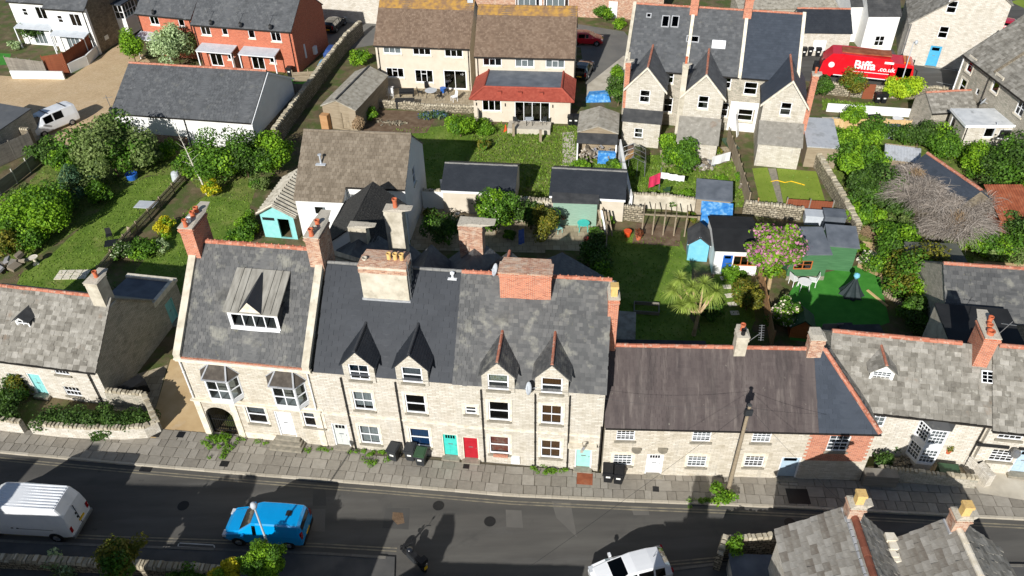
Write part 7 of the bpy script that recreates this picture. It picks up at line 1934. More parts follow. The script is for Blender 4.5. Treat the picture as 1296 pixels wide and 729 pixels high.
# ---------------------------------------------------------------- vehicles
def loft(stn, crown=.02):
    rings = []
    for (x, zb, zs, zr, wb, ws, wr) in stn:
        h = [(wb * .88, zb), (wb, zb + .13), (ws, zb + (zs - zb) * .55), (ws * .985, zs), (wr, zr - .06), (wr * .9, zr), (wr * .45, zr + crown * .8), (0, zr + crown)]
        rings.append([Vector((x, -y, z)) for y, z in h] + [Vector((x, y, z)) for y, z in h[-2::-1]])
    return rings
def car_body(mb, rings):
    n = len(rings[0])
    for a, b in zip(rings, rings[1:]):
        for k in range(n - 1): mb.poly([a[k], a[k + 1], b[k + 1], b[k]])
    mb.poly(list(reversed(rings[0]))); mb.poly(rings[-1])
    for a, b in zip(rings, rings[1:]): mb.poly([a[0], b[0], b[-1], a[-1]])
def pane(rings, i0, i1, k0, k1, ins=.1, push=.012):
    """glass laid a few millimetres proud of the body between stations i0,i1 and section points k0,k1"""
    q = [rings[i0][k0], rings[i0][k1], rings[i1][k1], rings[i1][k0]]
    c = sum(q, Vector()) / 4; nr = -(q[1] - q[0]).cross(q[3] - q[0]).normalized()
    q2 = [c + (p - c) * (1 - ins) + nr * push for p in q]; o = [p - nr * (push + .02) for p in q2]
    m = MB(); m.poly(q2)
    for k in range(4): m.poly([q2[k], o[k], o[(k + 1) % 4], q2[(k + 1) % 4]])
    return m
def wheels(o, xs, y, r, w=.2, rim='rim', twin=()):
    key = None
    for x in xs:
        for s in (-1, 1):
            m = MB(); m.cyl((0, -w / 2, 0), (0, w / 2, 0), r, r, 20); m.cyl((0, -w / 2 - .005, 0), (0, w / 2 + .005, 0), r * .9, r * .9, 20)
            t = m.build('wheel', 'tyre', o, loc=(x, s * (y - w / 2 + .02), r))
            k = MB(); k.cyl((0, s * w / 2, 0), (0, s * (w / 2 + .02), 0), r * .62, r * .55, 14)
            for a in range(5): k.bar((0, s * (w / 2 + .02), 0), (r * .56 * math.cos(a * 1.257), s * (w / 2 + .02), r * .56 * math.sin(a * 1.257)), .05, .03)
            k.build('rim', rim, t)
            a = MB(); a.cyl((x, s * (y + .006), r + .02), (x, s * (y - .05), r + .02), r * 1.2, r * 1.2, 20); a.build('wheel_arch', 'black_plastic', o)
def vehicle(name, label, cat, p, rz, stn, mat, side=(), front=None, rear=None, wx=(), wy=.8, wr=.31, rimm='rim', smooth=True, z=.004):
    o = thing(name, label, cat, (p.x, p.y, z), rz); rings = loft(stn); m = MB(); car_body(m, rings)
    b = m.build('body', mat, o, smooth=smooth)
    if smooth:
        md = b.modifiers.new('edge', 'EDGE_SPLIT'); md.split_angle = R_(38)
    n = len(rings[0])
    for (i0, i1) in side:
        pane(rings, i0, i1, 3, 4, .14).build('window', 'car_glass', o)
        pane(rings, i1, i0, n - 4, n - 5, .14).build('window', 'car_glass', o)
    for nm, f in (('windscreen', front), ('rear_window', rear)):
        if f:
            q = [rings[f[0]][4], rings[f[1]][4], rings[f[1]][n - 5], rings[f[0]][n - 5]]; c = sum(q, Vector()) / 4; nr = (q[1] - q[0]).cross(q[3] - q[0]).normalized()
            if nr.z < 0: nr = -nr
            M_ = MB(); N = 6
            A_ = [rings[f[0]][k] for k in range(4, n - 4)]; B2 = [rings[f[1]][k] for k in range(4, n - 4)]
            for k in range(len(A_) - 1):
                qq = [A_[k], A_[k + 1], B2[k + 1], B2[k]]; qq = [c + (v - c) * .9 + nr * .02 for v in qq]; M_.poly(qq)
            M_.build(nm, 'car_glass', o)
    wheels(o, wx, wy, wr, .2, rimm)
    x1 = max(stn[0][0], stn[-1][0]); x0 = min(stn[0][0], stn[-1][0])
    return o
def lights(o, xf, xr, y, zf, zr_, plate=True, zp=.5):
    for s in (-1, 1):
        MB().box(xf - .22, xf + .015, s * y - .17, s * y + .17, zf - .08, zf + .1).build('headlight', 'head_lamp', o)
        MB().box(xr - .015, xr + .08, s * (y + .08) - .09, s * (y + .08) + .09, zr_ - .22, zr_ + .22).build('tail_light', 'red_lamp', o)
    MB().box(xr - .025, xr + .02, -.26, .26, zp, zp + .12).build('number_plate', 'plate_yellow', o)
    MB().box(xf - .02, xf + .03, -.26, .26, zp - .1, zp + .02).build('number_plate', 'plate_white', o)
    for s in (-1, 1): pass
def mirrors(o, x, y, z, mat):
    for s in (-1, 1): MB().box(x - .07, x + .07, s * y, s * (y + .2), z, z + .14 if s > 0 else z + .14).build('door_mirror', mat, o)
# white panel van, rear towards us at the right
ra, rb = W(97, 684), W(119, 651)
va = math.pi + R_(-5.5); vd_ = Vector((math.cos(va), math.sin(va), 0)); rc = (ra + rb) / 2
L_ = 5.6
c = rc + vd_ * L_ / 2
V = [(-2.8, .42, 1.2, 1.5, .86, .9, .86), (-2.74, .36, 1.25, 2.0, .95, .97, .84), (-2.45, .32, 1.25, 2.6, .97, .99, .8), (0, .3, 1.25, 2.66, .98, 1.0, .84), (1.1, .3, 1.25, 2.6, .98, 1.0, .82), (1.45, .3, 1.25, 2.4, .98, 1.0, .8), (2.15, .3, 1.28, 1.4, .97, .98, .84), (2.7, .32, 1.0, 1.08, .93, .95, .8), (2.82, .38, .8, .86, .86, .88, .74)]
o = vehicle('panel_van', 'dirty white panel van with ribbed roof parked by the kerb', 'van', c, va, V, 'van_white', [(4, 5)], (5, 6), None, (-1.85, 1.85), .99, .34)
for k in range(9): MB().box(-2.4, 1.0, -.72 + k * .18, -.66 + k * .18, 2.635, 2.672).build('roof_rib', 'van_white', o)
for s in (-1, 1): MB().box(-1.9, .1, s * .985, s * 1.0, 1.02, 1.06).build('door_rail', 'grey_metal', o); MB().box(-2.815, -2.7, s * .8 - .09, s * .8 + .09, .75, 1.15).build('tail_light', 'red_lamp', o)
MB().box(-2.83, -2.78, -.008, .008, .5, 2.0).build('door_seam', 'black_plastic', o); MB().box(-2.86, -2.79, -.35, .1, .75, .86).build('number_plate', 'plate_yellow', o)
MB().box(-2.88, -2.7, -.92, .92, .32, .5).build('bumper', 'grey_metal', o)
for z_ in (1.05, 1.35): MB().box(-2.85, -2.8, .05, .12, z_, z_ + .12).build('handle', 'black_plastic', o)
for x_ in (.3, -.0): MB().box(x_, x_ + .12, .99, 1.02, 1.05, 1.1).build('handle', 'black_plastic', o)
mirrors(o, 1.65, 1.0, 1.25, 'black_plastic')
# blue car-derived van
na, nbk = W(284, 690), W(386, 697); hd_ = (na - nbk); ba = math.atan2(hd_.y, hd_.x); vd_ = hd_.normalized(); side_ = Vector((vd_.y, -vd_.x, 0))
if side_.y < 0: side_ = -side_
c = (na + nbk) / 2 + side_ * .92
V = [(-2.2, .35, .95, 1.3, .8, .82, .62), (-2.14, .28, 1.0, 1.66, .86, .87, .66), (-2.0, .26, 1.02, 1.78, .88, .89, .72), (-1.0, .25, 1.02, 1.82, .89, .9, .74), (.2, .25, 1.02, 1.82, .89, .9, .74), (.45, .25, 1.02, 1.76, .89, .9, .7), (1.25, .25, 1.03, 1.1, .88, .89, .76), (1.9, .27, .9, .95, .84, .86, .72), (2.15, .32, .72, .76, .76, .78, .62), (2.2, .36, .6, .62, .7, .72, .56)]
o = vehicle('small_van', 'bright blue small van parked below the lamp post', 'van', c, ba, V, 'car_blue', [(4, 5)], (5, 6), (0, 1), (-1.35, 1.35), .885, .31)
q = loft(V); n = len(q[0])
for s in (0, 1):
    pts = [q[4][3], q[4][4].lerp(q[4][3], .1), q[3][4].lerp(q[3][3], .1), q[3][3]]
lights(o, 2.16, -2.2, .66, .72, 1.1); mirrors(o, .95, .9, 1.02, 'car_blue'); MB().box(-2.24, -2.1, -.8, .8, .3, .52).build('bumper', 'black_plastic', o); MB().box(2.1, 2.24, -.72, .72, .3, .46).build('bumper', 'black_plastic', o)
MB().box(-1.55, -1.25, -.2, .1, 1.845, 1.87).build('roof_vent', 'black_plastic', o)
# white hatchback at the bottom edge
f_, r_ = W(752, 735, .7), W(842, 708, .9); d_ = f_ - r_; wa = math.atan2(d_.y, d_.x); vd_ = Vector((math.cos(wa), math.sin(wa), 0)); c = (f_ + r_) / 2; c.z = 0
V = [(-2.0, .35, .85, .95, .76, .8, .6), (-1.93, .27, .92, 1.12, .82, .85, .62), (-1.6, .24, .92, 1.36, .84, .87, .6), (-1.0, .24, .92, 1.44, .85, .87, .62), (-.1, .24, .92, 1.46, .85, .87, .62), (.3, .24, .92, 1.4, .85, .87, .6), (1.05, .24, .95, 1.0, .84, .86, .74), (1.75, .28, .8, .84, .8, .82, .68), (1.98, .34, .62, .66, .7, .72, .55)]
o = vehicle('hatchback_car', 'white hatchback car turning at the bottom edge', 'car', c, wa, V, 'car_white', [(2, 3), (3, 4), (4, 5)], (5, 6), (1, 2), (-1.25, 1.25), .85, .31)
lights(o, 1.95, -2.0, .6, .7, .85); mirrors(o, .75, .88, .92, 'car_white'); m = MB(); m.cyl((-1.2, 0, 1.45), (-1.35, 0, 1.65), .012, .008, 5); m.build('aerial', 'black_plastic', o)
# far cars
def far_car(label, px, py, rz, mat, name='hatchback_car'):
    o = vehicle(name, label, 'car', W(px, py), rz, V, mat, [(2, 3), (3, 4), (4, 5)], (5, 6), (1, 2), (-1.25, 1.25), .85, .31); lights(o, 1.95, -2.0, .6, .7, .85); mirrors(o, .75, .88, .92, mat); return o
far_car('red hatchback car parked beside the front garden wall', 742, 55, R_(-8), 'car_red')
far_car('dark car parked in the shaded drive', 738, 94, R_(72), 'car_dark')
far_car('dark car in the shade beside brick gable', 424, 36, R_(75), 'car_dark')
far_car('red car behind the stone tiled roof by the lane', 1272, 38, R_(60), 'car_red')
# camper van in the court
f_, r_ = W(52, 176), W(99, 156); d_ = f_ - r_; ca = math.atan2(d_.y, d_.x); sd = Vector((-d_.y, d_.x, 0)).normalized(); sd = sd if sd.x < 0 else -sd
c = (f_ + r_) / 2 + sd * .95
V2 = [(-2.45, .38, 1.1, 1.6, .86, .88, .68), (-2.38, .3, 1.12, 1.9, .92, .94, .74), (-2.1, .28, 1.12, 1.96, .94, .95, .78), (-1.0, .28, 1.12, 1.99, .94, .95, .8), (.1, .28, 1.12, 1.99, .94, .95, .8), (1.1, .28, 1.12, 1.9, .94, .95, .76), (1.75, .28, 1.12, 1.2, .93, .94, .8), (2.3, .32, .95, 1.0, .86, .88, .74), (2.45, .38, .7, .74, .78, .8, .64)]
o = vehicle('camper_van', 'white camper van with roof bars in the courtyard', 'van', c, ca, V2, 'van_white', [(3, 4), (4, 5)], (5, 6), (0, 1), (-1.5, 1.5), .93, .32)
lights(o, 2.42, -2.45, .68, .8, 1.0); mirrors(o, 1.35, .95, 1.15, 'van_white')
for x_ in (-1.5, 0.4): MB().box(x_, x_ + .06, -.75, .75, 2.02, 2.08).build('roof_bar', 'black_plastic', o)
# refuse truck
ta, tb = W(1033, 104), W(1150, 116); td = tb - ta; tr_ = math.atan2(td.y, td.x); tn = Vector((-td.y, td.x, 0)).normalized(); LT = td.length
c = ta + tn * 1.25; o = thing('refuse_truck', 'red refuse lorry with white lettering parked in the lane', 'lorry', (c.x, c.y, .005), tr_)
hw = 1.25
m = MB(); m.box(.3, LT - .2, -.45, .45, .6, .95); m.build('chassis', 'black_plastic', o)
m = MB(); prof = [(1.3, 1.0), (LT - 2.4, 1.0), (LT - 2.4, 3.2), (2.2, 3.35), (1.5, 2.2)]; m.prism([(x, -hw, z) for x, z in prof], (0, 2 * hw, 0)); body = m.build('bin_body', 'truck_red', o)
m = MB(); m.box(1.9, LT - 2.5, -hw * .6, hw * .6, 3.3, 3.42); m.build('roof_panel', 'rust', o)
m = MB(); prof = [(0.0, 1.1), (1.28, .8), (1.48, 2.2), (2.18, 3.36), (1.0, 3.3), (.2, 2.4)]; m.prism([(x, -hw + .03, z) for x, z in prof], (0, 2 * hw - .06, 0)); m.build('tail_hopper', 'truck_red', o)
m = MB(); m.box(-.5, .05, -1.0, 1.0, .7, 1.5); m.bar((-.1, -1.1, 1.0), (.3, -1.1, 2.6), .14); m.bar((-.1, 1.1, 1.0), (.3, 1.1, 2.6), .14); m.build('bin_lift', 'black_plastic', o)
m = MB(); prof = [(LT - 2.3, .5), (LT - .05, .5), (LT, 1.3), (LT - .25, 2.75), (LT - .5, 2.85), (LT - 2.3, 2.85)]; m.prism([(x, -hw + .02, z) for x, z in prof], (0, 2 * hw - .04, 0)); m.build('cab', 'truck_red', o)
m = MB(); m.prism([(LT + .005, -1.05, 1.42), (LT - .2, -1.05, 2.55), (LT - .2, 1.05, 2.55), (LT + .005, 1.05, 1.42)], (.02, 0, 0)); m.build('windscreen', 'car_glass', o)
for s in (-1, 1):
    MB().box(LT - 1.75, LT - .35, s * hw - .03, s * hw + .0, 1.45, 2.5).build('window', 'car_glass', o)
    MB().box(LT - .02, LT + .03, s * .9 - .18, s * .9 + .18, .75, .95).build('headlight', 'head_lamp', o); m = MB(); m.bar((LT - .1, s * 1.2, 2.5), (LT + .15, s * 1.4, 2.3), .05); m.box(LT + .1, LT + .2, s * 1.32, s * 1.5, 1.7, 2.4); m.build('door_mirror', 'black_plastic', o)
    MB().box(-.04, .02, s * 1.05 - .1, s * 1.05 + .1, .9, 1.1).build('tail_light', 'red_lamp', o); MB().box(1.5, LT - 2.45, s * (hw - .02), s * (hw + .02), 1.0, 1.08).build('side_stripe', 'white_paint', o)
MB().box(LT - 1.2, LT - .6, -.9, .9, 2.86, 2.98).build('light_bar', 'amber', o)
wheels(o, (2.6, 4.0, LT - 1.2), 1.22, .5, .3, 'truck_red')
MB().cyl((1.1, -hw - .005, 2.1), (1.1, -hw + .05, 2.1), .3, .3, 16).build('roundel', 'white_paint', o)
def lettering(txt, x, y, z, size, bold, mat='white_paint', shear=0.0):
    cu = bpy.data.curves.new('lettering', 'FONT'); cu.body = txt; cu.size = size; cu.extrude = .004; cu.offset = bold; cu.shear = shear
    t = bpy.data.objects.new('lettering_src', cu); COL.objects.link(t); bpy.context.view_layer.update()
    me = bpy.data.meshes.new_from_object(t.evaluated_get(bpy.context.evaluated_depsgraph_get())); bpy.data.objects.remove(t, do_unlink=True)
    me.materials.clear(); me.materials.append(MT[mat]); l = link('lettering', me, o, None, (x, y, z)); l.rotation_euler = (math.pi / 2, 0, 0); return l
lettering('Biffa', 3.3, -hw - .006, 1.95, 1.25, .035); lettering('.co.uk', 5.75, -hw - .006, 1.9, .68, .012); MB().box(3.35, 6.9, -hw - .008, -hw, 1.6, 1.66).build('side_line', 'white_paint', o)
MB().box(6.2, 7.1 if LT > 9 else 6.0 + .4, -hw - .008, -hw, 2.72, 2.95).build('logo_panel', 'white_paint', o)
# motorcycle leaning at the kerb
f_, r_ = W(512, 700), W(536, 723); d_ = f_ - r_; ma = math.atan2(d_.y, d_.x); c = (f_ + r_) / 2
o = thing('motorcycle', 'dark motorcycle with yellow plate parked at the kerb corner', 'motorcycle', (c.x, c.y, .004), ma)
for x_ in (-.72, .72):
    m = MB(); N = 20
    for k in range(N):
        a0, a1 = 2 * math.pi * k / N, 2 * math.pi * (k + 1) / N; m.cyl((x_ + .26 * math.cos(a0), 0, .32 + .26 * math.sin(a0)), (x_ + .26 * math.cos(a1), 0, .32 + .26 * math.sin(a1)), .07, .07, 8)
    w_ = m.build('wheel', 'tyre', o, smooth=True); MB().cyl((x_, -.04, .32), (x_, .04, .32), .2, .2, 14).build('rim', 'black_plastic', w_)
m = MB(); m.lathe([(.02, 0), (.17, .06), (.2, .18), (.15, .3), (.02, .34)], 12, (.2, 0, .72)); m.build('fuel_tank', 'car_dark', o, smooth=True)
m = MB(); m.prism([(-.75, -.14, .78), (.05, -.15, .72), (.05, .15, .72), (-.75, .14, .78)], (0, 0, .1)); m.prism([(-.98, -.09, .84), (-.7, -.14, .82), (-.7, .14, .82), (-.98, .09, .84)], (0, 0, .07)); m.build('seat', 'black_plastic', o)
m = MB(); m.box(-.3, .32, -.16, .16, .28, .68); m.build('engine', 'bin_grey', o)
m = MB(); m.bar((.72, -.09, .32), (.45, -.09, 1.0), .05); m.bar((.72, .09, .32), (.45, .09, 1.0), .05); m.bar((-.72, -.1, .32), (-.2, -.1, .5), .05); m.bar((-.72, .1, .32), (-.2, .1, .5), .05); m.build('fork', 'bin_grey', o)
m = MB(); m.tube([(.28, -.38, 1.05), (.42, -.15, 1.08), (.42, .15, 1.08), (.28, .38, 1.05)], .02, 6); m.build('handlebar', 'black_plastic', o)
for s in (-1, 1): m = MB(); m.cyl((.36, s * .3, 1.06), (.36, s * .38, 1.3), .01, .01, 5); m.box(.33, .36, s * .3, s * .46, 1.26, 1.36); m.build('mirror', 'black_plastic', o)
m = MB(); m.lathe([(.02, -.05), (.07, 0), (.08, .06)], 12, (.62, 0, .88)); m.build('headlight', 'black_plastic', o); MB().cyl((-.1, -.2, .35), (-.85, -.22, .42), .05, .06, 10).build('exhaust', 'rim', o); MB().box(-1.05, -1.02, -.1, .1, .5, .72).build('number_plate', 'plate_yellow', o)
m = MB(); m.box(-1.0, -.7, -.22, .22, .9, 1.18); m.build('top_box', 'black_plastic', o)
# covered vehicles and heaps beside the brick house
for lab, px, py, rz, mt, sc in (('pale blue covered trailer beside the timber trellis', 413, 86, R_(80), 'pale_blue_cover', (.5, .75, .7)), ('navy covered car beside the brick gable', 424, 70, R_(80), 'navy_cover', (.8, .95, .85))):
    r_ = loft(V); m = MB(); car_body(m, r_); t = thing('covered_car', lab, 'car', tuple(W(px, py)), rz); b = m.build('cover', mt, t, smooth=True); b.scale = sc
p = W(360, 146); m = MB(); m.lathe([(1.5, 0), (1.5, .55), (1.3, .62), (.2, .75)], 20); m.build('paddling_pool', 'navy_cover', None, loc=tuple(p)); tag(bpy.context.scene.objects['paddling_pool'], 'round blue covered pool beside the hall gable', 'pool')
# ---------------------------------------------------------------- street furniture
def bin_(label, px, py, mat, lid, rz=0.0, z=.0, group=None):
    p = W(px, py, z); o = thing('wheelie_bin', label, 'bin', (p.x, p.y, z), rz, group)
    m = MB(); b = [(-.22, -.25), (.22, -.25), (.22, .22), (-.22, .22)]; t = [(-.29, -.36), (.29, -.36), (.29, .34), (-.29, .34)]
    B0 = [Vector((x, y, .06)) for x, y in b]; T0 = [Vector((x, y, .98)) for x, y in t]; m.poly(list(reversed(B0))); m.poly(T0)
    for k in range(4): m.poly([B0[k], B0[(k + 1) % 4], T0[(k + 1) % 4], T0[k]])
    m.box(-.31, .31, -.39, .37, .9, .98); m.build('bin_body', mat, o)
    m = MB(); m.prism([(-.32, -.42, .985), (.32, -.42, .985), (.32, .38, .985), (-.32, .38, .985)], (0, 0, .05)); m.prism([(-.26, -.34, 1.035), (.26, -.34, 1.035), (.26, .32, 1.035), (-.26, .32, 1.035)], (0, 0, .05)); m.build('lid', lid, o)
    m = MB(); m.cyl((-.28, .42, 1.0), (.28, .42, 1.0), .025, .025, 6); m.build('handle', lid, o)
    for s in (-1, 1): MB().cyl((s * .26, .26, .11), (s * .31, .26, .11), .11, .11, 12).build('wheel', 'tyre', o)
    MB().box(-.12, .12, -.385 + .06, -.37 + .05, .55, .72).build('sticker', 'plate_white', o)
    return o
bin_('grey wheelie bin standing alone by terrace wall', 500, 580, 'bin_grey', 'bin_grey', R_(-20), .11)
bin_('dark wheelie bin beside the green lidded one', 521, 580, 'bin_grey', 'bin_grey', R_(-12), .11)
bin_('green wheelie bin beside the grey pair', 534, 586, 'bin_grey', 'bin_green', R_(-12), .11)
bin_('black wheelie bin nearest the downpipe', 769, 607, 'bin_black', 'bin_black', R_(-8), .11)
bin_('black wheelie bin beside the other black bin', 782, 609, 'bin_black', 'bin_black', R_(-10), .11)
for px, py, lab in ((1109, 130, 'black bin in front of lime bush, darker lid'), (1117, 130, 'black bin beside lime bush stems'), (1016, 71, 'dark bin at the lane edge beside slate roof'), (1024, 70, 'dark bin between two others along barn wall'), (1034, 71, 'dark bin behind the refuse lorry'), (722, 158, 'black bin at extension corner'), (729, 158, 'black bin beside extension corner bin'), (368, 96, 'grey bin by the trellis gate')):
    bin_(lab, px, py, 'bin_black', 'bin_black', R_(-8))
def lamp_post(label, base, top, r=.06, head=True, arm=.0):
    b = W(*base); v = ray(*top); t = (b.y - CAMP.y) / v.y; h = (CAMP + v * t).z
    o = thing('street_lamp', label, 'lamp', tuple(b)); m = MB(); m.cyl((0, 0, 0), (0, 0, 1.1), r * 1.5, r * 1.5, 10); m.cyl((0, 0, 1.1), (0, 0, h), r, r * .7, 10); m.build('post', 'plaster_grey', o)
    m = MB(); m.lathe([(.03, -.1), (.13, -.02), (.17, .14), (.13, .3), (.04, .36)], 12, (0, -arm, h)); m.build('lamp_head', 'plaster_grey', o, smooth=True)
    if arm: m = MB(); m.bar((0, 0, h), (0, -arm, h + .05), .06); m.build('arm', 'plaster_grey', o)
    return o, h
lamp_post('pale street lamp rising above the round bush', (349, 716), (330.5, 642), .06)
lamp_post('slim lamp post standing beside the refuse lorry', (1137, 116), (1152, 53), .06, arm=.5)
b = W(920.7, 624); o = thing('utility_pole', 'weathered wooden utility pole at the kerb', 'pole', tuple(b)); H_ = 7.2
m = MB(); m.cyl((0, 0, 0), (.02, 0, H_), .12, .085, 12); m.build('post', 'old_wood', o)
m = MB(); m.cyl((0, 0, H_), (0, 0, H_ + .06), .13, .1, 10); m.build('cap', 'felt', o); m = MB(); m.box(-.18, .18, -.2, -.1, H_ - .6, H_ - .2); m.box(-.1, .1, .1, .25, H_ - .9, H_ - .5); m.build('junction_box', 'bin_grey', o)
for k in range(4): MB().bar((-.2 * (-1) ** k, -.02, 3 + k * .8), (0, -.02, 3 + k * .8), .025).build('step_bolt', 'grey_metal', o)
def wire(label, a, b_, sag=.4):
    a, b_ = Vector(a), Vector(b_); pts = [a.lerp(b_, t / 12) - Vector((0, 0, sag * 4 * (t / 12) * (1 - t / 12))) for t in range(13)]
    m = MB().tube([p - a for p in pts], .007, 4).build('overhead_wire', 'black_plastic', None, loc=tuple(a)); tag(m, label, 'wire')
tp = Vector((b.x, b.y, H_ - .15))
wire('overhead wire from pole to brick stack house', tp, Cc.M @ Vector((LC - .3, -.05, 6.2)), .3); wire('overhead wire from pole towards the near cottages', tp, (15.2, 21.2, 6.4), .2); wire('overhead wire from pole to the bay window house', tp, E.M @ Vector((2.5, -.05, 3.7)), .3); wire('long overhead wire crossing the road', tp, (-9, 12, 6.8), .6)
# ---------------------------------------------------------------- houses just outside the picture on the near side
def near_house(label, x0, x1, yb, d, ez, rz_, ang=-3.0, hip=False, mat='stone_wall'):
    u = Vector((math.cos(R_(ang)), math.sin(R_(ang)), 0)); n = Vector((-u.y, u.x, 0))
    H = Hs('stone_house', label, Vector((x0, yb, 0)) - n * d, R_(ang), x1 - x0, d)
    H.gable(mat, ez, ez, d / 2, rz_); H.roof('slate', ov=.15, front_tiles=False, ridge='ridge_red'); H.chim(.6, d / 2, rz_ - .4, rz_ + 1.4, .8, .8, 'brick'); return H
near_house('stone house across the street opposite the cottage, out of view', -46, -33.7, 20.4, 7.0, 5.6, 8.4)
near_house('stone house across the street behind the panel van', -31.5, -22.8, 18.8, 6.0, 5.3, 7.6)
near_house('stone house across the street by the side turning', -21.2, -11.2, 17.3, 6.0, 5.0, 7.0)
near_house('low stone outhouse across the street by the turning', -8.4, .2, 16.8, 4.6, 3.2, 5.0)
near_house('stone house across the street left of the near cottages', 5.0, 12.2, 17.2, 6.0, 4.8, 6.6)
bush('tree', 'tree across the street beside the round bush, out of view', 0, 0, (1.4, 1.3, 1.9), 'leaf_green', 3000, .22, 'tree', 3.4, 20, world=Vector((-20.2, 17.4, 0)))
# ---------------------------------------------------------------- garden things
def put(name, label, cat, px, py, mb, mat, rz=0.0, z=.0, group=None, smooth=False):
    p = W(px, py, z); o = mb.build(name, mat, None, smooth=smooth, loc=(p.x, p.y, z), rz=rz); return tag(o, label, cat, group)
def table(label, px, py, w, d, h, top, leg='black_iron', rz=0.0, rnd=False, z=0.0):
    p = W(px, py, z); o = thing('garden_table', label, 'table', (p.x, p.y, z), rz)
    m = MB()
    if rnd: m.lathe([(w / 2, h - .04), (w / 2, h)], 20)
    else: m.box(-w / 2, w / 2, -d / 2, d / 2, h - .04, h)
    m.build('table_top', top, o)
    for sx in (-1, 1):
        for sy in (-1, 1): MB().bar((sx * w * .36, sy * d * .36, 0), (sx * w * .3, sy * d * .3, h - .04), .04).build('leg', leg, o)
    return o
def chair(label, px, py, mat, rz=0.0, z=0.0, s=1.0):
    p = W(px, py, z); o = thing('garden_chair', label, 'chair', (p.x, p.y, z), rz); o.scale = (s,) * 3
    MB().box(-.23, .23, -.23, .23, .42, .46).build('seat', mat, o)
    m = MB(); m.prism([(-.23, .2, .46), (.23, .2, .46), (.2, .3, .95), (-.2, .3, .95)], (0, .03, 0)); m.build('backrest', mat, o)
    for sx in (-1, 1):
        for sy in (-1, 1): MB().bar((sx * .21, sy * .21, 0), (sx * .2, sy * .2, .42), .035).build('leg', mat, o)
    return o
def pot(label, px, py, r, h, mat, plant=None, z=0.0):
    p = W(px, py, z); o = thing('plant_pot', label, 'pot', (p.x, p.y, z)); MB().lathe([(r * .7, 0), (r, h), (r * 1.08, h), (r * 1.08, h * 1.08), (r * .85, h * 1.08)], 14).build('pot', mat, o)
    if plant: V, Q = leaves(np.array([[0, 0, h + r]]), np.array([[r * 1.3, r * 1.3, r * 1.3]]), 260, r * .5, .3, 3); link('plant', fastmesh('plant', V, Q, plant), o)
    return o
T = table; C_ = chair
T('garden table with pale grey top by the picket fence', 188, 268, 1.7, 1.1, .75, 'plaster_grey', rz=R_(-8))
T('black slatted garden table in evening shade', 147, 316, 1.3, .9, .72, 'black_plastic', rz=R_(15)); C_('dark chair at the black garden table', 140, 303, 'black_plastic', R_(20)); C_('wooden chair beside the black garden table', 163, 302, 'old_wood', R_(-30))
put('compost_bin', 'white plastic compost bin beside picket fence', 'bin', 224, 228, MB().lathe([(.42, 0), (.36, .7), (.3, .85), (.05, .95)], 14), 'plaster_grey')
put('water_butt', 'round blue tub under the spreading tree', 'barrel', 168, 226, MB().lathe([(.45, 0), (.55, .5), (.5, .55), (.45, .4)], 18), 'blue_paint')
m = MB()
for k in range(14): m.box(-.5, .5, -.4, .4, 0, .08, 0, Matrix.Translation((random.uniform(-1.3, 1.3), random.uniform(-1, 1), random.uniform(.05, .7))) @ Matrix.Rotation(random.uniform(0, 3), 4, 'Z') @ Matrix.Rotation(random.uniform(-.4, .4), 4, 'X') @ Matrix.Diagonal((random.uniform(.4, 1), random.uniform(.3, 1), random.uniform(.5, 4), 1)))
jo = put('clutter_heap', 'heap of dark timber and tubs at the left edge', 'heap', 12, 342, m, 'junk'); jo['kind'] = 'stuff'
put('stone_bird_bath', 'small pale stone ornament on the shaded lawn', 'ornament', 46, 334, MB().lathe([(.25, 0), (.12, .15), (.1, .5), (.32, .6), (.34, .68), (.25, .66)], 14), 'dressed_stone')
fs = thing('paving_stones', 'loose pale paving stones on the shaded lawn', 'paving', tuple(W(68, 354)))
for i in range(4):
    for j in range(2): MB().box(i * .62, i * .62 + .56, j * .6, j * .6 + .54, 0, .05).build('flagstone', 'dressed_stone', fs)
# terrace of the cream house
K = lambda *a: K1.M @ Vector(a)
m = MB()
for k in range(7): m.bar((-.7 + k * .23, -.3, .05), (-.7 + k * .23, .3, 1.2), .03); m.bar((-.8, -.3 + k * .1, .4 + .12 * k), (.8, -.3 + k * .1, .4 + .12 * k), .025)
for k in range(5): m.box(-.7 + k * .3, -.5 + k * .3, -.02, .0, .5, 1.15)
put('clothes_airer', 'white clothes airer on the cream house terrace', 'airer', 490, 124, m, 'white_cloth')
T('round glass garden table on the terrace', 546, 122, 1.3, 1.3, .72, 'plaster_grey', rnd=True)
for i, (px, py, a, l) in enumerate(((532, 121, 90, 'black mesh chair beside the bench on the terrace'), (556, 126, -120, 'black mesh chair in front of glass table'), (541, 115, 20, 'black mesh chair behind glass table'), (565, 119, -80, 'black mesh chair beside blue pot'))): C_(l, px, py, 'black_iron', R_(a))
C_('white chair at the terrace end', 575, 128, 'upvc', R_(-60), s=1.2); pot('glazed blue pot by the patio doors', 561, 117, .32, .5, 'blue_paint'); put('barbecue', 'covered black barbecue on the terrace', 'barbecue', 513, 136, MB().box(-.9, .9, -.35, .35, 0, .8).box(-1.0, 1.0, -.4, .4, .8, .9), 'black_plastic')
put('garden_bench', 'low dark bench seat on the terrace', 'bench', 515, 122, MB().box(-.8, .8, -.2, .2, .38, .45).box(-.75, -.65, -.2, .2, 0, .38).box(.65, .75, -.2, .2, 0, .38).box(-.8, .8, .18, .22, .45, .85), 'black_plastic')
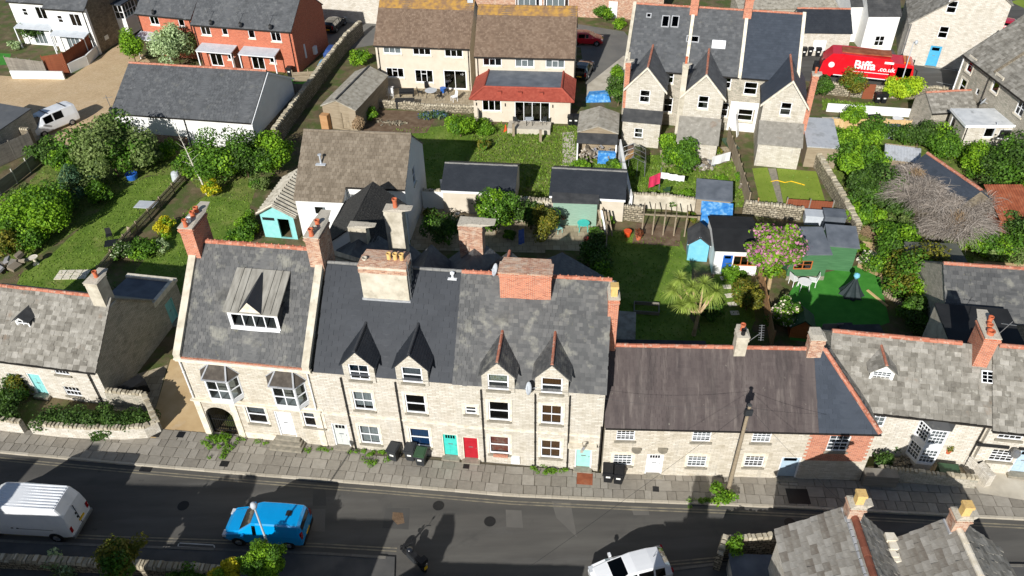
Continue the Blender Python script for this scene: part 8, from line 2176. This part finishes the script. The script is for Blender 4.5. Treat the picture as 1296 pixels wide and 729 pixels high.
# raised patio at the extension
p0 = W(670, 165); o = MB().box(-2.1, 2.1, -.8, .9, 0, .55).build('raised_patio', 'concrete', None, loc=tuple(p0), rz=R_(-7)); tag(o, 'raised concrete patio in front of folding doors', 'patio')
for px, l in ((653, 'grey chair on the raised patio by the window'), (688, 'grey chair on the raised patio by open door')): C_(l, px, 157, 'bin_grey', R_(160 if px < 670 else 200), .55)
T('small grey table on the raised patio', 670, 158, .8, .6, .7, 'plaster_grey', z=.55)
for px, py, l in ((650, 172, 'old timber gate post beside the orange cone'), (684, 180, 'old timber gate post below the raised patio corner')): put('gate_post', l, 'post', px, py, MB().box(-.12, .12, -.12, .12, 0, 1.3), 'old_wood')
put('traffic_cone', 'orange traffic cone beside the raised patio', 'cone', 640, 166, MB().box(-.2, .2, -.2, .2, 0, .04).lathe([(.15, .04), (.04, .7)], 12), 'orange_plastic')
for k in range(5): put('timber_plank', 'old plank leaning against the junk shed', 'plank', 734 + k * 1.5, 200 - k * 4, MB().prism([(-.1, 0, 0), (.1, 0, 0), (.7, .4, 1.6), (.5, .4, 1.6)], (0, .05, 0)), 'old_wood', group='planks beside the junk shed')
put('tarpaulin', 'blue tarpaulin bundle behind the junk shed', 'tarpaulin', 757, 128, MB().prism([(-1.3, -.3, 0), (1.3, -.3, 0), (1.0, -.2, .9), (-.9, -.2, .8)], (0, .9, 0)), 'blue_sheet')
# greenhouse
p = W(800, 214); o = thing('greenhouse', 'small ridged greenhouse beside the whitewashed wall', 'greenhouse', tuple(p), R_(-8)); a, b, h, rh, r = 1.1, 1.3, 1.4, 1.95, .035
m = MB()
for y in (-b, -b / 3, b / 3, b):
    for x in (-a, a): m.bar((x, y, 0), (x, y, h), r); m.bar((x, y, h), (0, y, rh), r)
for x in (-a, a): m.bar((x, -b, h), (x, b, h), r); m.bar((x, -b, .05), (x, b, .05), r)
m.bar((0, -b, rh), (0, b, rh), r)
for x in (-.4, .4): m.bar((x, -b, 0), (x, -b, 1.65), r)
m.build('frame', 'grey_metal', o)
glass('green_glass', (.8, .84, .84))
for q in ([(-a, -b, 0), (-a, b, 0), (-a, b, h), (-a, -b, h)], [(a, -b, 0), (a, b, 0), (a, b, h), (a, -b, h)], [(-a, -b, h), (-a, b, h), (0, b, rh), (0, -b, rh)], [(a, -b, h), (a, b, h), (0, b, rh), (0, -b, rh)], [(-a, -b, 0), (a, -b, 0), (a, -b, h), (0, -b, rh), (-a, -b, h)]): MB().poly(q).build('pane', 'green_glass', o)
# washing
def cloth(label, px, py, w, h, mat, rz=0.0, z=1.0):
    m = MB(); N = 8
    for i in range(N):
        x0, x1 = -w / 2 + w * i / N, -w / 2 + w * (i + 1) / N; y0, y1 = .05 * math.sin(i * 1.3), .05 * math.sin((i + 1) * 1.3)
        m.poly([(x0, y0, 0), (x1, y1, 0), (x1, y1 * .3, h), (x0, y0 * .3, h)]); m.poly([(x0, y0 * .3, h), (x1, y1 * .3, h), (x1, y1 + .015, 0), (x0, y0 + .015, 0)])
    p = W(px, py, 0); o = m.build('washing', mat, None, loc=(p.x, p.y, z), rz=rz); tag(o, label, 'washing')
cloth('pink towel hanging on the washing line', 826, 248, 1.3, 1.1, 'pink_cloth', R_(35)); cloth('first white cloth on the washing line, beside the pink towel', 839, 244, .7, .6, 'white_cloth', R_(-15), 1.4); cloth('middle white cloth on the washing line', 849, 246, .7, .6, 'white_cloth', R_(-10), 1.4); cloth('last white cloth on the washing line, by the bush', 858, 247, .7, .55, 'white_cloth', R_(-8), 1.4)
cloth('white sheet hanging beside stone lean-to', 910, 215, 2.0, .9, 'white_cloth', R_(25), .7); cloth('blue and white cloth on rear yard line', 660, 318, .5, 1.4, 'blue_cloth', R_(30), .7)
put('washing_post', 'grey washing line post on the garden lawn', 'post', 834, 240, MB().cyl((0, 0, 0), (0, 0, 2.2), .05, .05, 8), 'grey_metal')
C_('green plastic chair on the lawn', 843, 246, 'bin_green', R_(190))
def heap(label, px, py, R, n, mat, s=.2, z=0.):
    m = MB()
    for k in range(n):
        M_ = Matrix.Translation((random.gauss(0, R[0] * .4), random.gauss(0, R[1] * .4), random.uniform(.02, R[2]))) @ Matrix.Rotation(random.uniform(0, 6), 4, Vector((random.random(), random.random(), random.random() + .1)).normalized()); q = s * random.uniform(.4, 1.4); m.box(-q, q, -q * .6, q * .6, -q * .35, q * .35, 0, M_)
    o = put('clutter_heap', label, 'heap', px, py, m, mat, z=z); o['kind'] = 'stuff'
heap('pale clutter piled in the narrow garden', 893, 212, (1.2, 1.1, .6), 60, 'junk'); heap('white stones heaped by the green store', 1061, 338, (.6, .3, .6), 40, 'dressed_stone', .22); heap('rockery stones beside the artificial lawn', 1100, 330, (1.2, .8, .4), 45, 'dressed_stone', .24); heap('loose flints in the shaded bay yard', 1132, 590, (1.0, .5, .35), 40, 'rubble', .2, .08)
heap('pots and clutter in the shaded rear yard', 575, 282, (1.2, .6, .8), 30, 'junk', .2); heap('pots and toys by the rear stone wing', 866, 168, (.5, .4, .8), 14, 'red_paint', .25); heap('garden tools by the side fence', 942, 240, (.4, 1.0, .4), 30, 'junk', .15); heap('clods and stones on the flower bed', 500, 156, (2.2, .8, .1), 60, 'rubble', .12)
put('garden_mat', 'green mat laid on the patio behind terrace', 'mat', 924, 182, MB().box(-.5, .5, -1.1, 1.1, 0, .06), 'bin_green', R_(10)); put('paddle_board', 'white board leaning by the rear wing', 'board', 934, 172, MB().prism([(-.3, 0, 0), (.3, 0, 0), (.3, .5, 2.2), (-.3, .5, 2.2)], (0, .06, 0)), 'white_paint', R_(60))  # flat green mat on the patio, then a leaning white board
put('storage_box', 'grey lidded storage box by the stone wall', 'box', 1031, 281, MB().box(-.9, .9, -.5, .5, 0, .8).box(-.95, .95, -.55, .55, .8, .88), 'plaster_grey', R_(-10)); put('storage_box', 'grey felt topped store against the wall', 'box', 1052, 286, MB().box(-.8, .8, -.6, .6, 0, 1.2).box(-.85, .85, -.65, .65, 1.2, 1.28), 'felt_grey', R_(-10))
hz = MB().tube([Vector((-1.5, .3, .03)), Vector((-.9, .5, .03)), Vector((-.3, .1, .03)), (.3, .3, .03), (.9, -.1, .03), (1.3, -.4, .03)], .04, 6); put('garden_hose', 'yellow hose lying across the mown lawn', 'hose', 998, 232, hz, 'plate_yellow')
# pergola
o = thing('pergola', 'old timber pergola rails over the vegetable bed', 'pergola', tuple(W(812, 296)), R_(-8))
for k in range(5): MB().bar((k * .85, 0, 0), (k * .85, 0, 1.9), .1).build('post', 'old_wood', o); MB().bar((k * .85, -.4, 1.95), (k * .85 + .1, 1.5, 2.0), .08).build('rafter', 'old_wood', o)
MB().bar((-.4, 0, 1.9), (4.2, 0, 1.9), .1).build('beam', 'old_wood', o)
o = thing('cold_frame', 'empty timber cold frame on the shaded lawn', 'frame', tuple(W(818, 392)), R_(-8)); m = MB(); m.box(-.9, .9, -.55, -.5, 0, .3); m.box(-.9, .9, .5, .55, 0, .3); m.box(-.9, -.85, -.5, .5, 0, .3); m.box(.85, .9, -.5, .5, 0, .3); m.build('frame_boards', 'grey_wood', o)
pot('orange bucket at the lawn end', 794, 299, .3, .5, 'orange_plastic'); pot('terracotta pot by the vegetable bed', 808, 303, .25, .4, 'terracotta', 'leaf_red')
for k in range(4): put('timber_plank', 'plank leaning on the sage outhouse fence', 'plank', 763 + k * 4, 296 + k, MB().prism([(-.07, 0, 0), (.07, 0, 0), (-.35, .5, 2.0), (-.5, .5, 2.0)], (0, .04, 0)), 'white_paint' if k == 1 else 'old_wood', group='planks by the sage outhouse')
T('round turquoise table on the sunny patio', 738, 291, 1.0, 1.0, .72, 'teal_paint', 'teal_paint', rnd=True); C_('turquoise chair on the sunny patio', 707, 294, 'mint_paint', R_(120)); pot('terracotta urn beside turquoise chair', 713, 283, .25, .6, 'terracotta', 'leaf_red'); pot('red pot at the patio edge', 742, 306, .22, .35, 'red_paint')
flat_box('lean_to_roof', 'pale ribbed glass lean-to beside the brick stack', 'lean-to', W(777, 432, 2.2), R_(-8), 1.3, 2.4, 2.2, 'grey_render', 'asbestos', rise=.4)
# artificial lawn set
C_('white lattice chair left of bistro table', 1004, 360, 'white_paint', R_(110), s=1.2); C_('white lattice chair right of bistro table', 1027, 361, 'white_paint', R_(-110), s=1.2); T('round white bistro table on artificial lawn', 1016, 366, .95, .95, .75, 'white_paint', 'white_paint', rnd=True)
p = W(1077, 372); o = thing('parasol', 'closed dark parasol with pale blue top', 'parasol', tuple(p)); o.scale = (.85, .85, .85); m = MB()
N = 18; ring = [(.95, .05), (.6, .6), (.3, 1.2), (.1, 1.75)]
for i in range(len(ring) - 1):
    for k in range(N):
        def P_(j, kk): r, z = ring[j]; f = 1 + (.16 if kk % 2 else -.1) * (1 if j < 3 else 0); return (r * f * math.cos(2 * math.pi * kk / N), r * f * math.sin(2 * math.pi * kk / N), z)
        m.poly([P_(i, k), P_(i, k + 1), P_(i + 1, k + 1), P_(i + 1, k)])
m.build('canopy', 'parasol_black', o); MB().lathe([(.12, 1.7), (.26, 1.95), (.22, 2.15), (.04, 2.25)], 12).build('top', 'light_blue', o); MB().cyl((0, 0, 0), (0, 0, 1.8), .04, .04, 8).build('pole', 'grey_metal', o)
o = thing('log_planter', 'long planter of sawn logs edging the artificial lawn', 'planter', tuple(W(1118, 372)), R_(-66))
for k in range(16): MB().cyl((k * .2, 0, 0), (k * .2, 0, random.uniform(.4, .6)), .09, .09, 9).build('log', 'old_wood', o)
put('timber_rail', 'orange timber rail lying on artificial lawn', 'rail', 1110, 378, MB().box(-1.0, 1.0, -.08, .08, 0, .1), 'new_wood', R_(-68))
H = depth_house('playhouse', 'tiny playhouse with dark teal roof below pink shrub', (1019, 406), 1.6, 10, 1.4, .75, .75, 'playhouse'); H.gable('orange_wood', 1.0, 1.0, .75, 1.6); H.roof('bin_green', ov=.12, ridge=None, gut=False, front_tiles=False, vr=.12)
put('garden_bench', 'dark timber bench in the terrace shade', 'bench', 1052, 425, MB().box(-.7, .7, -.2, .2, .4, .46).box(-.65, -.57, -.2, .2, 0, .4).box(.57, .65, -.2, .2, 0, .4).box(-.7, .7, .2, .24, .46, .9), 'grey_wood')
put('trailer', 'grey timber steps behind the stone tiled house', 'steps', 1085, 425, MB().box(-1.6, 1.6, -.6, .6, 0, .5).box(-1.4, -.4, -.5, .5, .5, .8), 'felt')
T('white garden table in the lane garden', 1134, 158, 1.0, 1.0, .72, 'white_paint', 'white_paint', rnd=True); put('barbecue', 'covered dark barbecue in the lane garden', 'barbecue', 1103, 158, MB().prism([(-1.0, -.4, 0), (1.0, -.4, 0), (.8, -.3, .9), (-.7, -.3, .8)], (0, .9, 0)), 'black_plastic'); put('storage_box', 'blue-grey box beyond the new fence', 'box', 1122, 172, MB().box(-1.2, 1.2, -.6, .6, 0, 1.0), 'felt_grey', R_(-6)); put('gate', 'brown timber gate in the lane wall', 'gate', 1097, 125, MB().box(-.55, .55, -.05, .05, 0, 1.6), 'brown_fence', R_(-8))
for px, py, l in ((1110, 594, 'dark planter by the end of brick panel'), (1118, 591, 'smaller dark planter in bay yard'), (1131, 575, 'dark pot with plants near bay wall')): pot(l, px, py, .28, .55, 'bin_grey', 'leaf_dark', z=.08)
put('planter', 'green square planter in the shaded yard', 'planter', 1197, 603, MB().box(-.5, .5, -.35, .35, 0, .6).box(-.55, .55, -.4, .4, .6, .66), 'bin_green', R_(-10), .08); pot('hanging orange pot on the buff wall', 1199, 573, .18, .3, 'terracotta', 'leaf_autumn', z=1.0); put('bin_store', 'dark wooden bin store beside bay yard wall', 'bin store', 1110, 611, MB().box(-.9, .9, -.3, .3, 0, .9), 'grey_wood', R_(-6), .1)
put('oil_tank', 'dark tank at the foot of cottage gable', 'tank', 170, 502, MB().box(-.9, .9, -.4, .4, 0, 1.1), 'black_plastic', R_(50))
flat_box('store_shed', 'grey felted store below the near yard wall', 'shed', W(930, 740, 1.3), R_(-4), 2.4, 1.6, 1.3, 'stone_wall', 'felt_grey')
flat_box('stone_outhouse', 'stone outhouse with timber door at court edge', 'outhouse', W(-6, 158, 2.6) - Vector((6, 0, 0)), R_(-20), 7.2, 5, 2.6, 'stone_wall_grey', 'slate', rise=.4)
